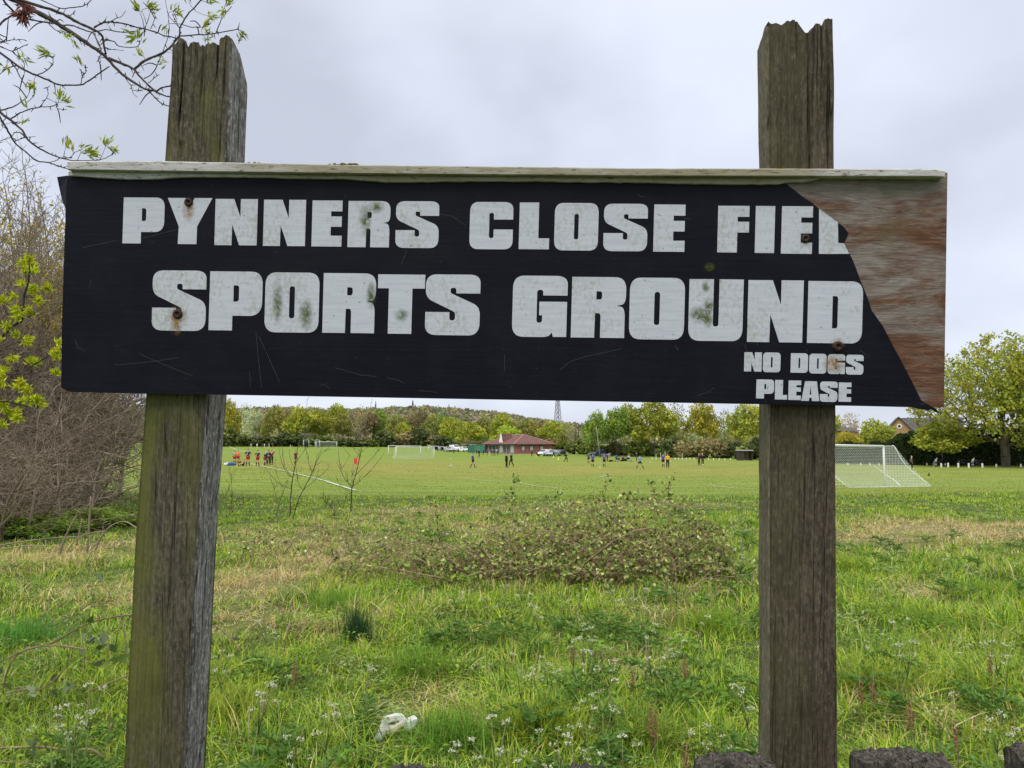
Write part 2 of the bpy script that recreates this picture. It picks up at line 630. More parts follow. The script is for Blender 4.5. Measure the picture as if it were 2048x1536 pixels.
def _ground(t, p):
    v = t.coord()
    at_ = t.n('ShaderNodeAttribute', attribute_name='Col')
    sep = t.n('ShaderNodeSeparateColor')
    t.put(sep.inputs[0], at_.outputs['Color'])
    straw, lawn, ochre = sep.outputs[0], sep.outputs[1], sep.outputs[2]
    n1 = t.noise(v, 1.3, 6, 0.65)
    n2 = t.noise(v, 9.0, 5, 0.7)
    soil = t.ramp(n2, [(0.3, (0.035, 0.055, 0.012)), (0.7, (0.10, 0.145, 0.03))])
    soil = t.mix(t.math('MULTIPLY', straw, t.ramp(n2, [(0.25, 0.4), (0.6, 1.0)])), soil, (0.22, 0.19, 0.08))
    fine = t.noise(t.vmap(v, (1.2, 2.2, 0)), 2.2, 6, 0.75)
    mid = t.noise(t.vmap(v, (0.16, 0.6, 0)), 1.0, 6, 0.68)
    big = t.noise(t.vmap(v, (0.05, 0.09, 0), (3, 9, 0)), 1.0, 4, 0.6)
    k = t.math('ADD', t.math('MULTIPLY', fine, 0.4), t.math('MULTIPLY', mid, 0.6))
    grass = t.ramp(k, [(0.36, (0.110, 0.175, 0.028)), (0.5, (0.165, 0.235, 0.038)), (0.62, (0.235, 0.295, 0.058))])
    worn = t.ramp(k, [(0.36, (0.19, 0.175, 0.042)), (0.62, (0.33, 0.275, 0.08))])
    o = t.math('MULTIPLY', ochre, t.ramp(t.math('ADD', big, t.math('MULTIPLY', mid, 0.4)), [(0.46, 0.0), (0.88, 0.95)]))
    grass = t.mix(o, grass, worn)
    t.put(p.inputs['Base Color'], t.mix(lawn, soil, grass))
    p.inputs['Roughness'].default_value = 0.95
    t.put(p.inputs['Normal'], t.bump(t.math('ADD', fine, n2), 0.6, 0.05))


M_GROUND = material('ground', _ground, spec=0.1)


def plain(name, c, rough=0.7, var=0.15, scale=8.0, metal=0.0, spec=0.3):
    def b(t, p):
        n = t.noise(t.coord(), scale, 4, 0.6)
        lo = tuple(max(0, a * (1 - var)) for a in c)
        hi = tuple(min(1, a * (1 + var)) for a in c)
        t.put(p.inputs['Base Color'], t.ramp(n, [(0.3, lo), (0.7, hi)]))
        p.inputs['Roughness'].default_value = rough
    return material(name, b, metal=metal, spec=spec)


M_LINE = plain('pitch_paint', (0.52, 0.56, 0.46), 0.9, 0.3, 3.0)
M_WHITE = plain('white_paint', (0.78, 0.78, 0.78), 0.45, 0.04)
M_NET = plain('net_cord', (0.72, 0.76, 0.70), 0.8, 0.05)
M_DARKNET = plain('dark_net', (0.02, 0.02, 0.035), 0.8)
M_BLACK = plain('black_cloth', (0.012, 0.012, 0.015), 0.85, 0.2)
M_RUBBER = plain('rubber', (0.015, 0.015, 0.016), 0.7)
M_CHROME = material('metal', color=(0.55, 0.55, 0.57), rough=0.3, metal=0.9)
M_SKIN = plain('skin', (0.52, 0.30, 0.21), 0.6, 0.05)
M_EYE = plain('eye', (0.02, 0.015, 0.012), 0.3)
M_GLASS = material('dark_glass', color=(0.03, 0.035, 0.045), rough=0.12, spec=0.6)
# ------------------------------------------------------------ the sign, its posts and the fence in front
_rs = random.Random(3)


def at_cam(px, py, dc):
    return EYE + ray(px, py) * dc


_dL, _dR = 1.54, 1.465
_TL, _BL, _TR, _BR = at_cam(133, 352, _dL), at_cam(120, 783, _dL), at_cam(1895, 357, _dR), at_cam(1888, 815, _dR)
_U = ((_TR + _BR) - (_TL + _BL)).normalized()
_Vv = ((_TL + _TR) - (_BL + _BR))
_Vv = (_Vv - _U * _Vv.dot(_U)).normalized()
_N = _U.cross(_Vv)
_O = (_TL + _BL + _TR + _BR) / 4
SIGN_M = Matrix(((_U.x, _Vv.x, _N.x, _O.x), (_U.y, _Vv.y, _N.y, _O.y), (_U.z, _Vv.z, _N.z, _O.z), (0, 0, 0, 1)))


def L(px, py, z=0.0):
    """pixel -> (u, v) metres on the board's plane raised by z"""
    d = ray(px, py)
    p0 = _O + _N * z
    s = (p0 - EYE).dot(_N) / d.dot(_N)
    q = EYE + d * s - _O
    return q.dot(_U), q.dot(_Vv)


def flat_shape(name, loops, z0, thick, mat, parent, px=True):
    """filled outline with holes, as a mesh of real thickness"""
    cu = bpy.data.curves.new(name, 'CURVE')
    cu.dimensions = '2D'
    cu.fill_mode = 'BOTH'
    cu.extrude = thick / 2
    for lp in loops:
        pts = [L(x, y, z0 + thick) for x, y in lp] if px else lp
        sp = cu.splines.new('POLY')
        sp.points.add(len(pts) - 1)
        for q, p in zip(sp.points, pts):
            q.co = (p[0], p[1], 0, 1)
        sp.use_cyclic_u = True
    tmp = bpy.data.objects.new('tmp', cu)
    COL.objects.link(tmp)
    dg = bpy.context.evaluated_depsgraph_get()
    me = bpy.data.meshes.new_from_object(tmp.evaluated_get(dg))
    bpy.data.objects.remove(tmp)
    bpy.data.curves.remove(cu)
    me.name = name
    me.transform(Matrix.Translation((0, 0, z0 + thick / 2)))
    me.materials.clear()
    o = link(name, me, parent, mat)
    return o


sign = empty('sign_board')
sign.matrix_world = SIGN_M
tag(sign, 'weathered black sign board with torn right corner and white capital lettering, fixed to two posts', 'sign')

panel_px = [(137, 345), (125, 784), (1888, 815), (1895, 345)]
flat_shape('panel', [panel_px], -0.018, 0.018, M_PANEL, sign)

TEAR = [(1573, 368), (1590, 381), (1605, 393), (1622, 404), (1640, 419), (1655, 430), (1668, 438), (1676.5, 445.5), (1686, 452), (1697, 466), (1693, 476), (1686, 487),
        (1692, 491), (1699, 507), (1706, 521), (1712, 536), (1719, 556), (1728, 578), (1737, 600), (1743, 620), (1757, 640), (1766, 652), (1778, 676), (1790, 699), (1800, 717),
        (1812, 740), (1822, 759), (1833, 781), (1842, 800), (1852, 806)]
sheet_px = [(134, 352), (200, 354), (262, 358), (310, 357), (365, 352), (470, 353), (560, 356), (690, 357.5), (742, 361), (770, 366), (786, 361), (1000, 361.5), (1200, 364), (1400, 367)] + TEAR + \
           [(1863, 813), (1873, 818), (1878, 826), (1871, 824), (1862, 818), (1857, 821), (1842, 818.5), (1822, 814.5), (1700, 811.5), (1400, 806), (1000, 799), (700, 793.5), (300, 787.5), (160, 784.5), (134, 781), (122, 774), (124, 640), (129, 480)]
sheet = flat_shape('vinyl_sheet', [sheet_px], 0.0006, 0.0014, M_VINYL, sign)
_c = MB()
# corner of the sheet curling off the left end
_e = [(135, 351, 0.002), (133, 372, 0.002), (132, 395, 0.002), (132, 418, 0.001)]
_f = [(114, 354, -0.012), (119, 378, -0.014), (124, 400, -0.010), (131, 417, -0.002)]
_i, _j = [(*L(x, y, z), z) for x, y, z in _e], [(*L(x, y, z), z) for x, y, z in _f]
for k in range(3):
    q = [Vector(a) for a in (_i[k], _j[k], _j[k + 1], _i[k + 1])]
    _c.add(q, [(0, 1, 2, 3)])
    _c.add([a + Vector((0, 0, -0.0015)) for a in q], [(3, 2, 1, 0)])
_c.build('curled_corner', M_VINYL, sheet)

# hairline scratches lie in the sheet's own surface
SCR = [[(512, 664), (516, 710), (523, 775)], [(518, 673), (535, 710), (559, 764)], [(499, 743), (501, 772)], [(279, 708), (330, 730), (386, 752)], [(165, 495), (200, 488), (233, 481)],
       [(282, 477), (354, 459)], [(230, 730), (300, 724), (357, 715)], [(670, 735), (721, 750), (753, 753)], [(774, 755), (796, 760), (809, 767)], [(1008.7, 708), (1009.5, 742)],
       [(1120, 740), (1139, 724), (1167, 714), (1245, 697)], [(839, 781), (876, 785)], [(1394, 791), (1413, 786), (1430, 775)], [(803, 528), (813, 501)], [(640, 771), (646, 769), (660, 776)],
       [(1368, 437), (1381, 438)], [(880, 428), (905, 432), (932, 452)], [(1275, 388), (1281, 393), (1290, 393)], [(150, 680), (156, 695), (172, 704)], [(182, 560), (178, 578)],
       [(1350, 690), (1356, 701)], [(1490, 690), (1497, 712)], [(1720, 700), (1736, 712)], [(1840, 808), (1856, 806)]]
_sc = MB()
for s in SCR:
    pts = [Vector((*L(x, y, 0.0021), 0.0021)) for x, y in s]
    w = 0.00045
    for a, b in zip(pts[:-1], pts[1:]):
        d = (b - a).normalized()
        n = Vector((-d.y, d.x, 0)) * w
        _sc.add([a - n * 0.5, b - n * 0.4, b + n * 0.4, a + n * 0.5], [(0, 1, 2, 3)])
_bm = bmesh.new()
_bm.from_mesh(sheet.data)
for q in _sc.f:
    f = _bm.faces.new([_bm.verts.new(_sc.v[i]) for i in q])
    f.material_index = 1
_bm.to_mesh(sheet.data)
_bm.free()
sheet.data.materials.append(M_SCRATCH)


def rounded(poly):
    """polygon of (x, y[, r]) in unit letter space -> outline with arcs at the corners that have r"""
    out = []
    n = len(poly)
    for i, v in enumerate(poly):
        if len(v) == 2:
            out.append((v[0], v[1]))
            continue
        p = Vector((v[0], v[1]))
        a = Vector(poly[i - 1][:2]) - p
        b = Vector(poly[(i + 1) % n][:2]) - p
        ra = min(v[2], a.length * 0.5)
        rb = min(v[2], b.length * 0.5)
        s, e = p + a.normalized() * ra, p + b.normalized() * rb
        for k in range(9):
            t = k / 8
            # squarish quarter turn
            q = s * (1 - t) ** 2 + p * 2 * t * (1 - t) + e * t ** 2
            m = s * (1 - t) + e * t
            out.append(tuple(q + (q - m) * 0.10))
    return out


R_ = 0.23
GLYPH = {
    'P': [[(0, 0), (.445, 0), (.445, .25), (1, .25, .27), (1, 1, .24), (0.005, 1)], [(.455, .49), (.56, .49, .06), (.56, .765, .06), (.455, .765)]],
    'Y': [[(.25, 0), (.67, 0), (.675, .385), (1, 1), (.60, 1), (.497, .77), (.40, 1), (0, 1), (.262, .385)]],
    'N': [[(0, 0), (.405, 0), (.41, .45), (.585, 0), (1, 0), (1, 1), (.60, 1), (.60, .60), (.44, 1), (0, 1)]],
    'E': [[(0, 0), (1, 0), (1, .235), (.63, .235), (.63, .43), (.99, .43), (.99, .655), (.63, .655), (.63, .765), (1, .765), (1, 1), (0, 1)]],
    'R': [[(0, 0), (.432, 0), (.437, .405), (.54, .405, .07), (.54, 0), (.985, 0), (.985, .50, .20), (.83, .53), (1, .56, .18), (1, 1, .24), (0, 1)], [(.455, .63), (.56, .63, .06), (.56, .765, .06), (.455, .765)]],
    'S': [[(.56, .69), (1, .69), (1, 1, R_), (0, 1, R_), (0, .612, .15), (.50, .40, .06), (.548, .375, .05), (.548, .245, .055), (.443, .245, .055), (.443, .38), (0, .38), (0, 0, R_), (1, 0, R_), (1, .475, .15), (.49, .68, .05),
          (.455, .70, .03), (.455, .78, .055), (.56, .78, .055)]],
    'C': [[(.555, .63), (1, .63), (1, 1, R_), (0, 1, R_), (0, 0, R_), (1, 0, R_), (1, .42), (.555, .42), (.555, .235, .055), (.45, .235, .055), (.45, .77, .055), (.555, .77, .055)]],
    'L': [[(0, 0), (1, 0), (1, .235), (.64, .235), (.64, 1), (0, 1)]],
    'O': [[(0, 0, R_), (1, 0, R_), (1, 1, R_), (0, 1, R_)], [(.45, .235, .055), (.55, .235, .055), (.55, .77, .055), (.45, .77, .055)]],
    'F': [[(0, 0), (.63, 0), (.63, .43), (1, .43), (1, .66), (.63, .66), (.63, .765), (1, .765), (1, 1), (0, 1)]],
    'I': [[(0, 0), (1, 0), (1, 1), (0, 1)]],
    'T': [[(.235, 0), (.735, 0), (.735, .765), (1, .765), (1, 1), (0, 1), (0, .765), (.235, .765)]],
    'G': [[(.56, .68), (1, .68), (1, 1, R_), (.01, 1, R_), (.01, 0, R_), (.66, 0, .12), (.735, .075), (.755, .005), (.995, .005), (.995, .578), (.495, .578), (.495, .355), (.55, .355), (.55, .235, .05), (.45, .235, .05), (.45, .77, .055), (.56, .77, .055)]],
    'U': [[(0, 1), (0, 0, R_), (1, 0, R_), (1, 1), (.555, 1), (.555, .235, .055), (.45, .235, .055), (.45, 1)]],
    'D': [[(0, 0), (1, 0, R_), (1, 1, R_), (0, 1)], [(.45, .24), (.55, .24, .05), (.55, .76, .05), (.45, .76)]],
    'A': [[(0, 0), (.42, 0), (.45, .165), (.565, .165), (.59, 0), (1, 0), (.84, 1), (.19, 1)], [(.455, .33), (.55, .33), (.505, .74)]],
}
LINE1 = [('P', 246, 328.5, 395, 487), ('Y', 334.5, 423.5, 396, 488.2), ('N', 430, 514.5, 398, 490.5), ('N', 527, 611, 399.5, 492), ('E', 624, 684, 401, 493), ('R', 696, 780.3, 402, 494.5), ('S', 791.5, 877.7, 402.5, 496),
         ('C', 939.5, 1026, 404, 498.5), ('L', 1038.5, 1099, 405, 498.5), ('O', 1109, 1196.6, 406, 501), ('S', 1207.4, 1295, 407.5, 502.5), ('E', 1307.5, 1370, 409, 503.5), ('F', 1435.5, 1498, 411.7, 505), ('I', 1510.6, 1549.3, 412, 506), ('E', 1563, 1625, 412.5, 507.5)]
LINE2 = [('S', 304.6, 412, 541, 661.5), ('P', 418.5, 524.3, 543, 661), ('O', 530, 638, 545, 665), ('R', 646, 751.2, 546.5, 666), ('T', 755, 849, 549, 667.5), ('S', 851, 960, 549, 670.5), ('G', 1024, 1134.5, 551.5, 674),
         ('R', 1143, 1251.5, 554, 675.5), ('O', 1259, 1369, 555.5, 679), ('U', 1377.5, 1486, 558.5, 682), ('N', 1495.5, 1606, 560.5, 684.5), ('D', 1615.5, 1725, 562.5, 686.5)]
LINE3 = [('N', 1488.5, 1523.5, 704.5, 743), ('O', 1526, 1561, 705, 744.5), ('D', 1581.5, 1616, 706.5, 745.5), ('O', 1618.5, 1653, 707.5, 747), ('G', 1655, 1690, 708.5, 748), ('S', 1692, 1727, 709.5, 749.3),
         ('P', 1512.5, 1548, 759, 797), ('L', 1550, 1574.5, 760, 799), ('E', 1577, 1602, 761, 800), ('A', 1603, 1639, 762.5, 802), ('S', 1640, 1675, 763, 803.7), ('E', 1677.5, 1702.5, 765, 803.5)]
for ch, x0, x1, y0, y1 in LINE1 + LINE2 + LINE3:
    zt = 0.0026
    ym = (y0 + y1) / 2
    u0, u1 = L(x0, ym, zt)[0], L(x1, ym, zt)[0]
    v1 = L((x0 + x1) / 2, y0, zt)[1]
    v0 = L((x0 + x1) / 2, y1, zt)[1]
    sk = (v1 - v0) * 0.012
    loops = [[(u0 + (u1 - u0) * x + sk * (y - 0.5), v0 + (v1 - v0) * y) for x, y in rounded(g)] for g in GLYPH[ch]]
    flat_shape('letter', loops, 0.0020, 0.0007, M_LETTER, sheet, px=False)
lt = flat_shape('letter', [[(1638.4, 417.8), (1650, 426), (1662, 434.5), (1676, 445.2), (1676.4, 485.6), (1687.5, 486.8), (1690.5, 491), (1695, 500), (1698.5, 507.6), (1637.7, 507.8)]], 0.0020, 0.0007, M_LETTER, sheet)
tag(lt, 'last white letter of the top line, torn off along the ripped edge')


def blob_px(cx, cy, rx, ry, z, seed, ny=6):
    """disc with a soft rim weight in Col"""
    r = random.Random(seed)
    V, F, C = [], [], []
    na = 20
    V.append((*L(cx, cy, z), z))
    C.append(1.0)
    for i in range(1, ny + 1):
        for j in range(na):
            a = 2 * PI * j / na
            k = i / ny
            V.append((*L(cx + rx * k * math.cos(a), cy + ry * k * math.sin(a), z), z))
            C.append((1 - k) ** 1.1)
    for j in range(na):
        F.append((0, 1 + (j + 1) % na, 1 + j))
    Q = []
    for i in range(ny - 1):
        for j in range(na):
            a, b = 1 + i * na + j, 1 + i * na + (j + 1) % na
            Q.append((a, b, b + na, a + na))
    return V, F, Q, C


def stain(name, spots, mat, z=0.0031):
    VV, FF, QQ, CC = [], [], [], []
    for k, (cx, cy, rx, ry) in enumerate(spots):
        v, f, q, c = blob_px(cx, cy, rx, ry, z + 0.0001 * k, k)
        o = len(VV)
        VV += v
        FF += [tuple(i + o for i in t) for t in f]
        QQ += [tuple(i + o for i in t) for t in q]
        CC += c
    me = np_mesh(name, VV, [np.array(FF), np.array(QQ)], np.array(CC)[:, None].repeat(3, 1))
    return link(name, me, sheet, mat)


for _k, _q in enumerate([(377, 420, 15, 26), (356, 632, 22, 24), (353, 648, 14, 26), (1676, 686, 17, 13), (1668, 728, 26, 22)]):
    stain('rust_stain', [_q], M_STAIN_RUST, 0.0031 + 0.0001 * _k)
for _k, _q in enumerate([(1399, 629, 24, 22), (1418, 612, 14, 18), (1416, 638, 13, 20), (803, 630, 17, 15), (742, 590, 12, 32), (730, 440, 14, 34), (752, 414, 20, 14), (1419, 534, 13, 11), (1412, 573, 9, 14), (612, 628, 16, 40), (555, 605, 12, 50)]):
    stain('algae_patch', [_q], M_STAIN_ALGAE, 0.0031 + 0.0001 * _k)

for sx, sy, r in ((377, 404, 9.0), (355, 628, 10.0), (1611, 477, 9.0), (1676.5, 693, 10.5)):
    c = Vector((*L(sx, sy, 0.004), 0.0))
    rr = r * 1.5 / F_PX
    b = MB()
    prof = [(1.0, 0.0010), (1.0, 0.0042), (0.9, 0.0056), (0.62, 0.0066), (0.42, 0.0066), (0.36, 0.0040)]
    k = 20
    vs = [(c.x + rr * q * math.cos(2 * PI * j / k), c.y + rr * q * math.sin(2 * PI * j / k), z) for q, z in prof for j in range(k)]
    fs = [(i * k + j, i * k + (j + 1) % k, (i + 1) * k + (j + 1) % k, (i + 1) * k + j) for i in range(len(prof) - 1) for j in range(k)]
    fs.append(tuple((len(prof) - 1) * k + j for j in range(k)))
    b.add(vs, fs)
    s = b.build('screw', M_SCREW, sign, True)

# top moulding: a projecting strip over a thinner one that ends where the board is bare


def strip(top, bot, z0, z1, seed, rag=0.0, n=90, wob=0.0006):
    """top/bot: pixel polylines read at the strip's front face"""
    r = random.Random(seed)
    tx, ty = zip(*top)
    bx, by = zip(*bot)
    b = MB()
    rows = []
    for i in range(n + 1):
        x = tx[0] + (tx[-1] - tx[0]) * i / n
        u, vt = L(x, float(np.interp(x, tx, ty)), z1)
        _, vb = L(x, float(np.interp(x, bx, by)) + rag * (r.random() - 0.5), z1)
        vt += wob * (r.random() - 0.5)
        bev = 0.0022
        rows.append([(u, vt - bev, z1 + wob * (r.random() - 0.5)), (u, vt, z1 - bev), (u, vt, z0), (u, vb, z0), (u, vb, z1 - bev * 0.6), (u, vb + bev * 0.5, z1)])
    vs = [p for q in rows for p in q]
    fs = []
    for i in range(n):
        for j in range(6):
            j2 = (j + 1) % 6
            fs.append((i * 6 + j, (i + 1) * 6 + j, (i + 1) * 6 + j2, i * 6 + j2))
    fs.append(tuple(range(6)))
    fs.append(tuple(n * 6 + j for j in range(6))[::-1])
    return b.add(vs, fs)


cap = strip([(135, 322), (300, 321.5), (690, 329), (1270, 336), (1500, 336.5), (1880, 337.5), (1890, 340)], [(135, 339), (690, 346.5), (1270, 351.5), (1500, 352), (1880, 352.5), (1890, 354)], -0.022, 0.022, 5).build('top_moulding', M_CAP, sign)
strip([(138, 341.5), (690, 349), (1270, 354), (1560, 354.5), (1640, 355)], [(138, 351), (200, 355), (262, 358.5), (310, 358), (365, 353.5), (470, 354), (690, 358), (745, 362), (775, 364.5), (1000, 362), (1270, 365), (1400, 368), (1560, 369), (1585, 362), (1610, 366), (1640, 357)], -0.002, 0.009, 6, 1.5).build('lower_moulding', M_CAP, sign)
_m = MB()
for i in range(46):
    x = 690 + _rs.gauss(0, 13)
    u, v = L(x, 329.2, 0.018)
    s = _rs.uniform(0.0015, 0.004)
    _m.sphere((u, v + s * 0.2, 0.018 - _rs.random() * 0.02), (s * 1.3, s, s * 1.3), 6, 4)
for i in range(16):
    x = _rs.choice([508, 515, 500, 520]) + _rs.gauss(0, 4)
    u, v = L(x, 325.5, 0.018)
    s = _rs.uniform(0.001, 0.003)
    _m.sphere((u, v, 0.018 - _rs.random() * 0.02), (s * 1.3, s, s * 1.3), 6, 4)
_m.build('moss', M_MOSS, cap)


def timber(name, left_px, right_px, top_px, zf, depth, mats, label, back_top=None, seed=1, z_ground=-0.15, cracks=()):
    """post in the board's frame: front edges and broken top as seen, sides and back behind it"""
    r = random.Random(seed)
    nx, nz, nv = 48, 10, 64
    ly, lx = [p[1] for p in left_px], [L(p[0], p[1], zf) for p in left_px]
    ry_, rx = [p[1] for p in right_px], [L(p[0], p[1], zf) for p in right_px]
    vl, ul = [q[1] for q in lx][::-1], [q[0] for q in lx][::-1]
    vr, ur = [q[1] for q in rx][::-1], [q[0] for q in rx][::-1]
    tops = [L(x, y, zf) for x, y in top_px]
    tu, tv = [q[0] for q in tops], [q[1] for q in tops]
    # bottom: below the ground
    vb = -(_O.z - z_ground) / _Vv.z
    uc = (ul[0] + ur[0]) / 2

    def edge(vs, us, v):
        if v < vs[0]:
            return us[0] + (us[1] - us[0]) / (vs[1] - vs[0]) * (v - vs[0])
        return float(np.interp(v, vs, us))
    # perimeter samples: front left->right, right side, back, left side
    per = [(i / nx, 0.0, 0) for i in range(nx)] + [(1.0, i / nz, 1) for i in range(nz)] + [(1 - i / nx, 1.0, 2) for i in range(nx)] + [(0.0, 1 - i / nz, 3) for i in range(nz)]
    K = len(per)
    groove = [(noise2(i * 0.9, 3.0, seed) - 0.5) * 0.0022 for i in range(K)]
    vmaxs = []
    for s, t, side in per:
        tl = float(np.interp(edge(vl, ul, tv[0]) * (1 - s) + edge(vr, ur, tv[-1]) * s, tu, tv))
        if back_top:
            tl += back_top(s, t)
        tl += (float(noise2(s * 23 + 7, t * 9, seed)) - 0.5) * 0.006
        vmaxs.append(tl)
    V, F, MI = [], [], []
    for k in range(nv + 1):
        fr = (k / nv) ** 0.9
        for i, (s, t, side) in enumerate(per):
            v = vb + (vmaxs[i] - vb) * fr
            e0, e1 = edge(vl, ul, v), edge(vr, ur, v)
            w = (float(noise2(v * 9 + side * 7.3, side * 3.1, seed + 2)) - 0.5) * 0.004
            chip = 0.0
            if min(s, 1 - s) < 0.02 and min(t, 1 - t) < 0.02:
                chip = 0.003 + 0.003 * float(noise2(v * 22, s * 7 + t * 13, seed + 9))
            u = e0 + (e1 - e0) * s + (w if side in (1, 3) else 0) + chip * (1 if s < 0.5 else -1)
            if side == 0:
                for cs, reach, dp in cracks:
                    dd = abs(s - cs - 0.012 * math.sin(v * 14 + cs * 9))
                    if dd < 0.016 and v > vmaxs[i] - reach:
                        chip = max(chip, 0) if False else chip
                        w -= dp * (1 - dd / 0.016) * min(1, (v - vmaxs[i] + reach) / 0.08)
            z = zf - depth * t + (w + groove[i] if side in (0, 2) else 0) + chip * (-1 if t < 0.5 else 1)
            V.append((u - uc, v, z))
    for k in range(nv):
        for i in range(K):
            j = (i + 1) % K
            F.append((k * K + i, k * K + j, (k + 1) * K + j, (k + 1) * K + i))
            MI.append({0: 0, 1: 1, 2: 0, 3: 1}[per[i][2]])
    # broken top: strips from front to back
    top0 = nv * K
    prev = [top0 + i for i in range(nx)] + [top0 + nx]
    for q in range(1, nz + 1):
        cur = []
        if q == nz:
            cur = [top0 + nx + nz + nx - i for i in range(nx)] + [top0 + nx + nz]
        else:
            for i in range(nx + 1):
                if i == 0:
                    cur.append(top0 + (2 * nx + 2 * nz - q))
                    continue
                if i == nx:
                    cur.append(top0 + nx + q)
                    continue
                a, b = V[top0 + i], V[top0 + nx + nz + nx - i]
                f = q / nz
                V.append((a[0] * (1 - f) + b[0] * f, a[1] * (1 - f) + b[1] * f + (r.random() - 0.6) * 0.012, a[2] * (1 - f) + b[2] * f))
                cur.append(len(V) - 1)
        for i in range(nx):
            F.append((prev[i], prev[i + 1], cur[i + 1], cur[i]))
            MI.append(0)
        prev = cur
    me = bpy.data.meshes.new(name)
    me.from_pydata(V, [], F)
    me.polygons.foreach_set('material_index', MI)
    me.update()
    o = link(name, me, None, mats)
    o.matrix_world = SIGN_M @ Matrix.Translation((uc, 0, 0))
    tag(o, label, 'post')
    return o


_z5 = lambda x, y: (x / 3.84, y / 3.84)
timber('sign_post', [(343, 120), (341, 160), (329, 310), (290, 790), (274, 1000), (246, 1536)], [(461, 100), (452, 310), (415, 795), (399, 1000), (371, 1536)],
       [_z5(*p) for p in ((1350, 330), (1365, 300), (1385, 288), (1408, 296), (1422, 325), (1432, 372), (1448, 372), (1462, 326), (1490, 318), (1530, 322), (1540, 368), (1556, 346), (1580, 350), (1600, 328), (1640, 326), (1668, 335), (1684, 322), (1700, 290), (1735, 274), (1770, 278))],
       -0.021, 0.10, [M_POST_A, M_POST_A_SIDE], 'mossy wooden post with pale split right side, holding up the left half of the sign', lambda s, t: -0.055 * t * t - 0.045 * max(0, t - 0.5) * s, 3, cracks=((.20, .22, .012), (.44, .10, .009), (.56, .15, .008), (.78, .12, .010), (.33, .07, .008), (.90, .3, .006)))
_z7 = lambda x, y: (1400 + x / 3.071, 20 + y / 3.071)
timber('sign_post', [_z7(412, 90), _z7(420, 500), _z7(420, 960), (1537, 1000), (1537, 1536)], [_z7(822, 60), _z7(828, 500), _z7(832, 960), (1674, 1000), (1677, 1536)],
       [_z7(*p) for p in ((400, 82), (425, 66), (440, 76), (465, 69), (485, 82), (500, 97), (518, 78), (535, 66), (560, 60), (585, 63), (600, 66), (615, 92), (628, 112), (646, 134), (668, 128), (690, 112), (705, 86), (745, 74), (752, 96), (765, 64), (785, 55), (822, 54))],
       -0.021, 0.075, [M_POST_B, M_POST_B_SIDE], 'dark brown wooden post with broken square top, holding up the right half of the sign', lambda s, t: -0.03 * t * (1 - s), 8, cracks=((.17, .09, .012), (.62, .30, .009), (.80, .22, .006), (.45, .12, .006), (.90, .4, .005)))

# ------------------------------------------------------------ low fence of rough pickets in front of the posts
fence = empty('picket_fence', (0.3, 1.27, tz(0.3, 1.27)))
tag(fence, 'low fence of worn dark pickets, only their rough tops showing along the bottom', 'fence')


def picket(xa, xb, ytop, seed, depth=1.245, th=0.055):
    r = random.Random(seed)
    p0, p1 = at(xa, ytop, depth), at(xb, ytop, depth)
    x0, x1, zt = p0.x, p1.x, (p0.z + p1.z) / 2
    nx, ny, nz = 56, 14, 14
    V, F = [], []

    def top(s, t):
        e = (2 * s - 1)
        z = zt - 0.006 * abs(e) ** 4 + 0.012 * (float(noise2(s * 2.2 + seed, 0.5, seed)) - 0.5)
        z += 0.010 * (float(noise2(s * 15 + t * 1.2, t * 1.5 + seed, seed + 1)) - 0.7) + 0.006 * (float(noise2(s * 27, t * 4 + seed, seed + 2)) - 0.5)
        return z - 0.005 * abs(2 * t - 1) ** 4
    def pos(s, t):
        e = 2 * s - 1
        # rounded half-log section
        f = 1 - 0.12 * abs(e) ** 4
        return x0 + (x1 - x0) * s, depth + (t - 0.5) * th * f
    # top surface
    idx = {}
    for j in range(ny + 1):
        for i in range(nx + 1):
            s, t = i / nx, j / ny
            x, y = pos(s, t)
            idx[i, j] = len(V)
            V.append((x, y, top(s, t)))
    for j in range(ny):
        for i in range(nx):
            F.append((idx[i, j], idx[i + 1, j], idx[i + 1, j + 1], idx[i, j + 1]))
    per = [(i, 0) for i in range(nx)] + [(nx, j) for j in range(ny)] + [(nx - i, ny) for i in range(nx)] + [(0, ny - j) for j in range(ny)]
    prev = [idx[p] for p in per]
    zb = tz(x0, depth) - 0.1
    for k in range(1, nz + 1):
        f = (k / nz) ** 1.8
        cur = []
        for n_, p in enumerate(per):
            a = V[idx[p]]
            cx, cy = (x0 + x1) / 2, depth
            g = 1 + 0.03 * (float(noise2(n_ * 0.7, seed, 4)) - 0.5)
            cur.append(len(V))
            V.append((cx + (a[0] - cx) * g, cy + (a[1] - cy) * g, a[2] + (zb - a[2]) * f))
        for i in range(len(per)):
            j = (i + 1) % len(per)
            F.append((prev[i], cur[i], cur[j], prev[j]))
        prev = cur
    # texture grain runs along local y, so stand the mesh up through its own rotation
    me = bpy.data.meshes.new('picket')
    o = link('picket', me, fence, M_PICKET)
    o.location = Vector((x0, depth, zt)) - fence.location
    o.rotation_euler = (PI / 2, 0, 0)
    inv = o.matrix_basis.inverted()
    base = fence.location
    me.from_pydata([inv @ (Vector(v) - base) for v in V], [], F)
    me.update()


for k, (xa, xb, yt) in enumerate(((1395, 1546, 1509), (1711, 1892, 1501), (2024, 2200, 1491), (1120, 1226, 1535), (757, 885, 1540), (415, 560, 1560), (90, 240, 1566), (2350, 2510, 1490))):
    picket(xa, xb, yt, 20 + k)
for zr in (0.45, 0.86):
    b = MB()
    b.box(-1.5, 2.2, 1.285 - 1.27, 1.325 - 1.27, zr - 0.04 - fence.location.z, zr + 0.04 - fence.location.z, M=Matrix.Translation((-0.3, 0, 0)))
    b.build('rail', M_PICKET, fence)
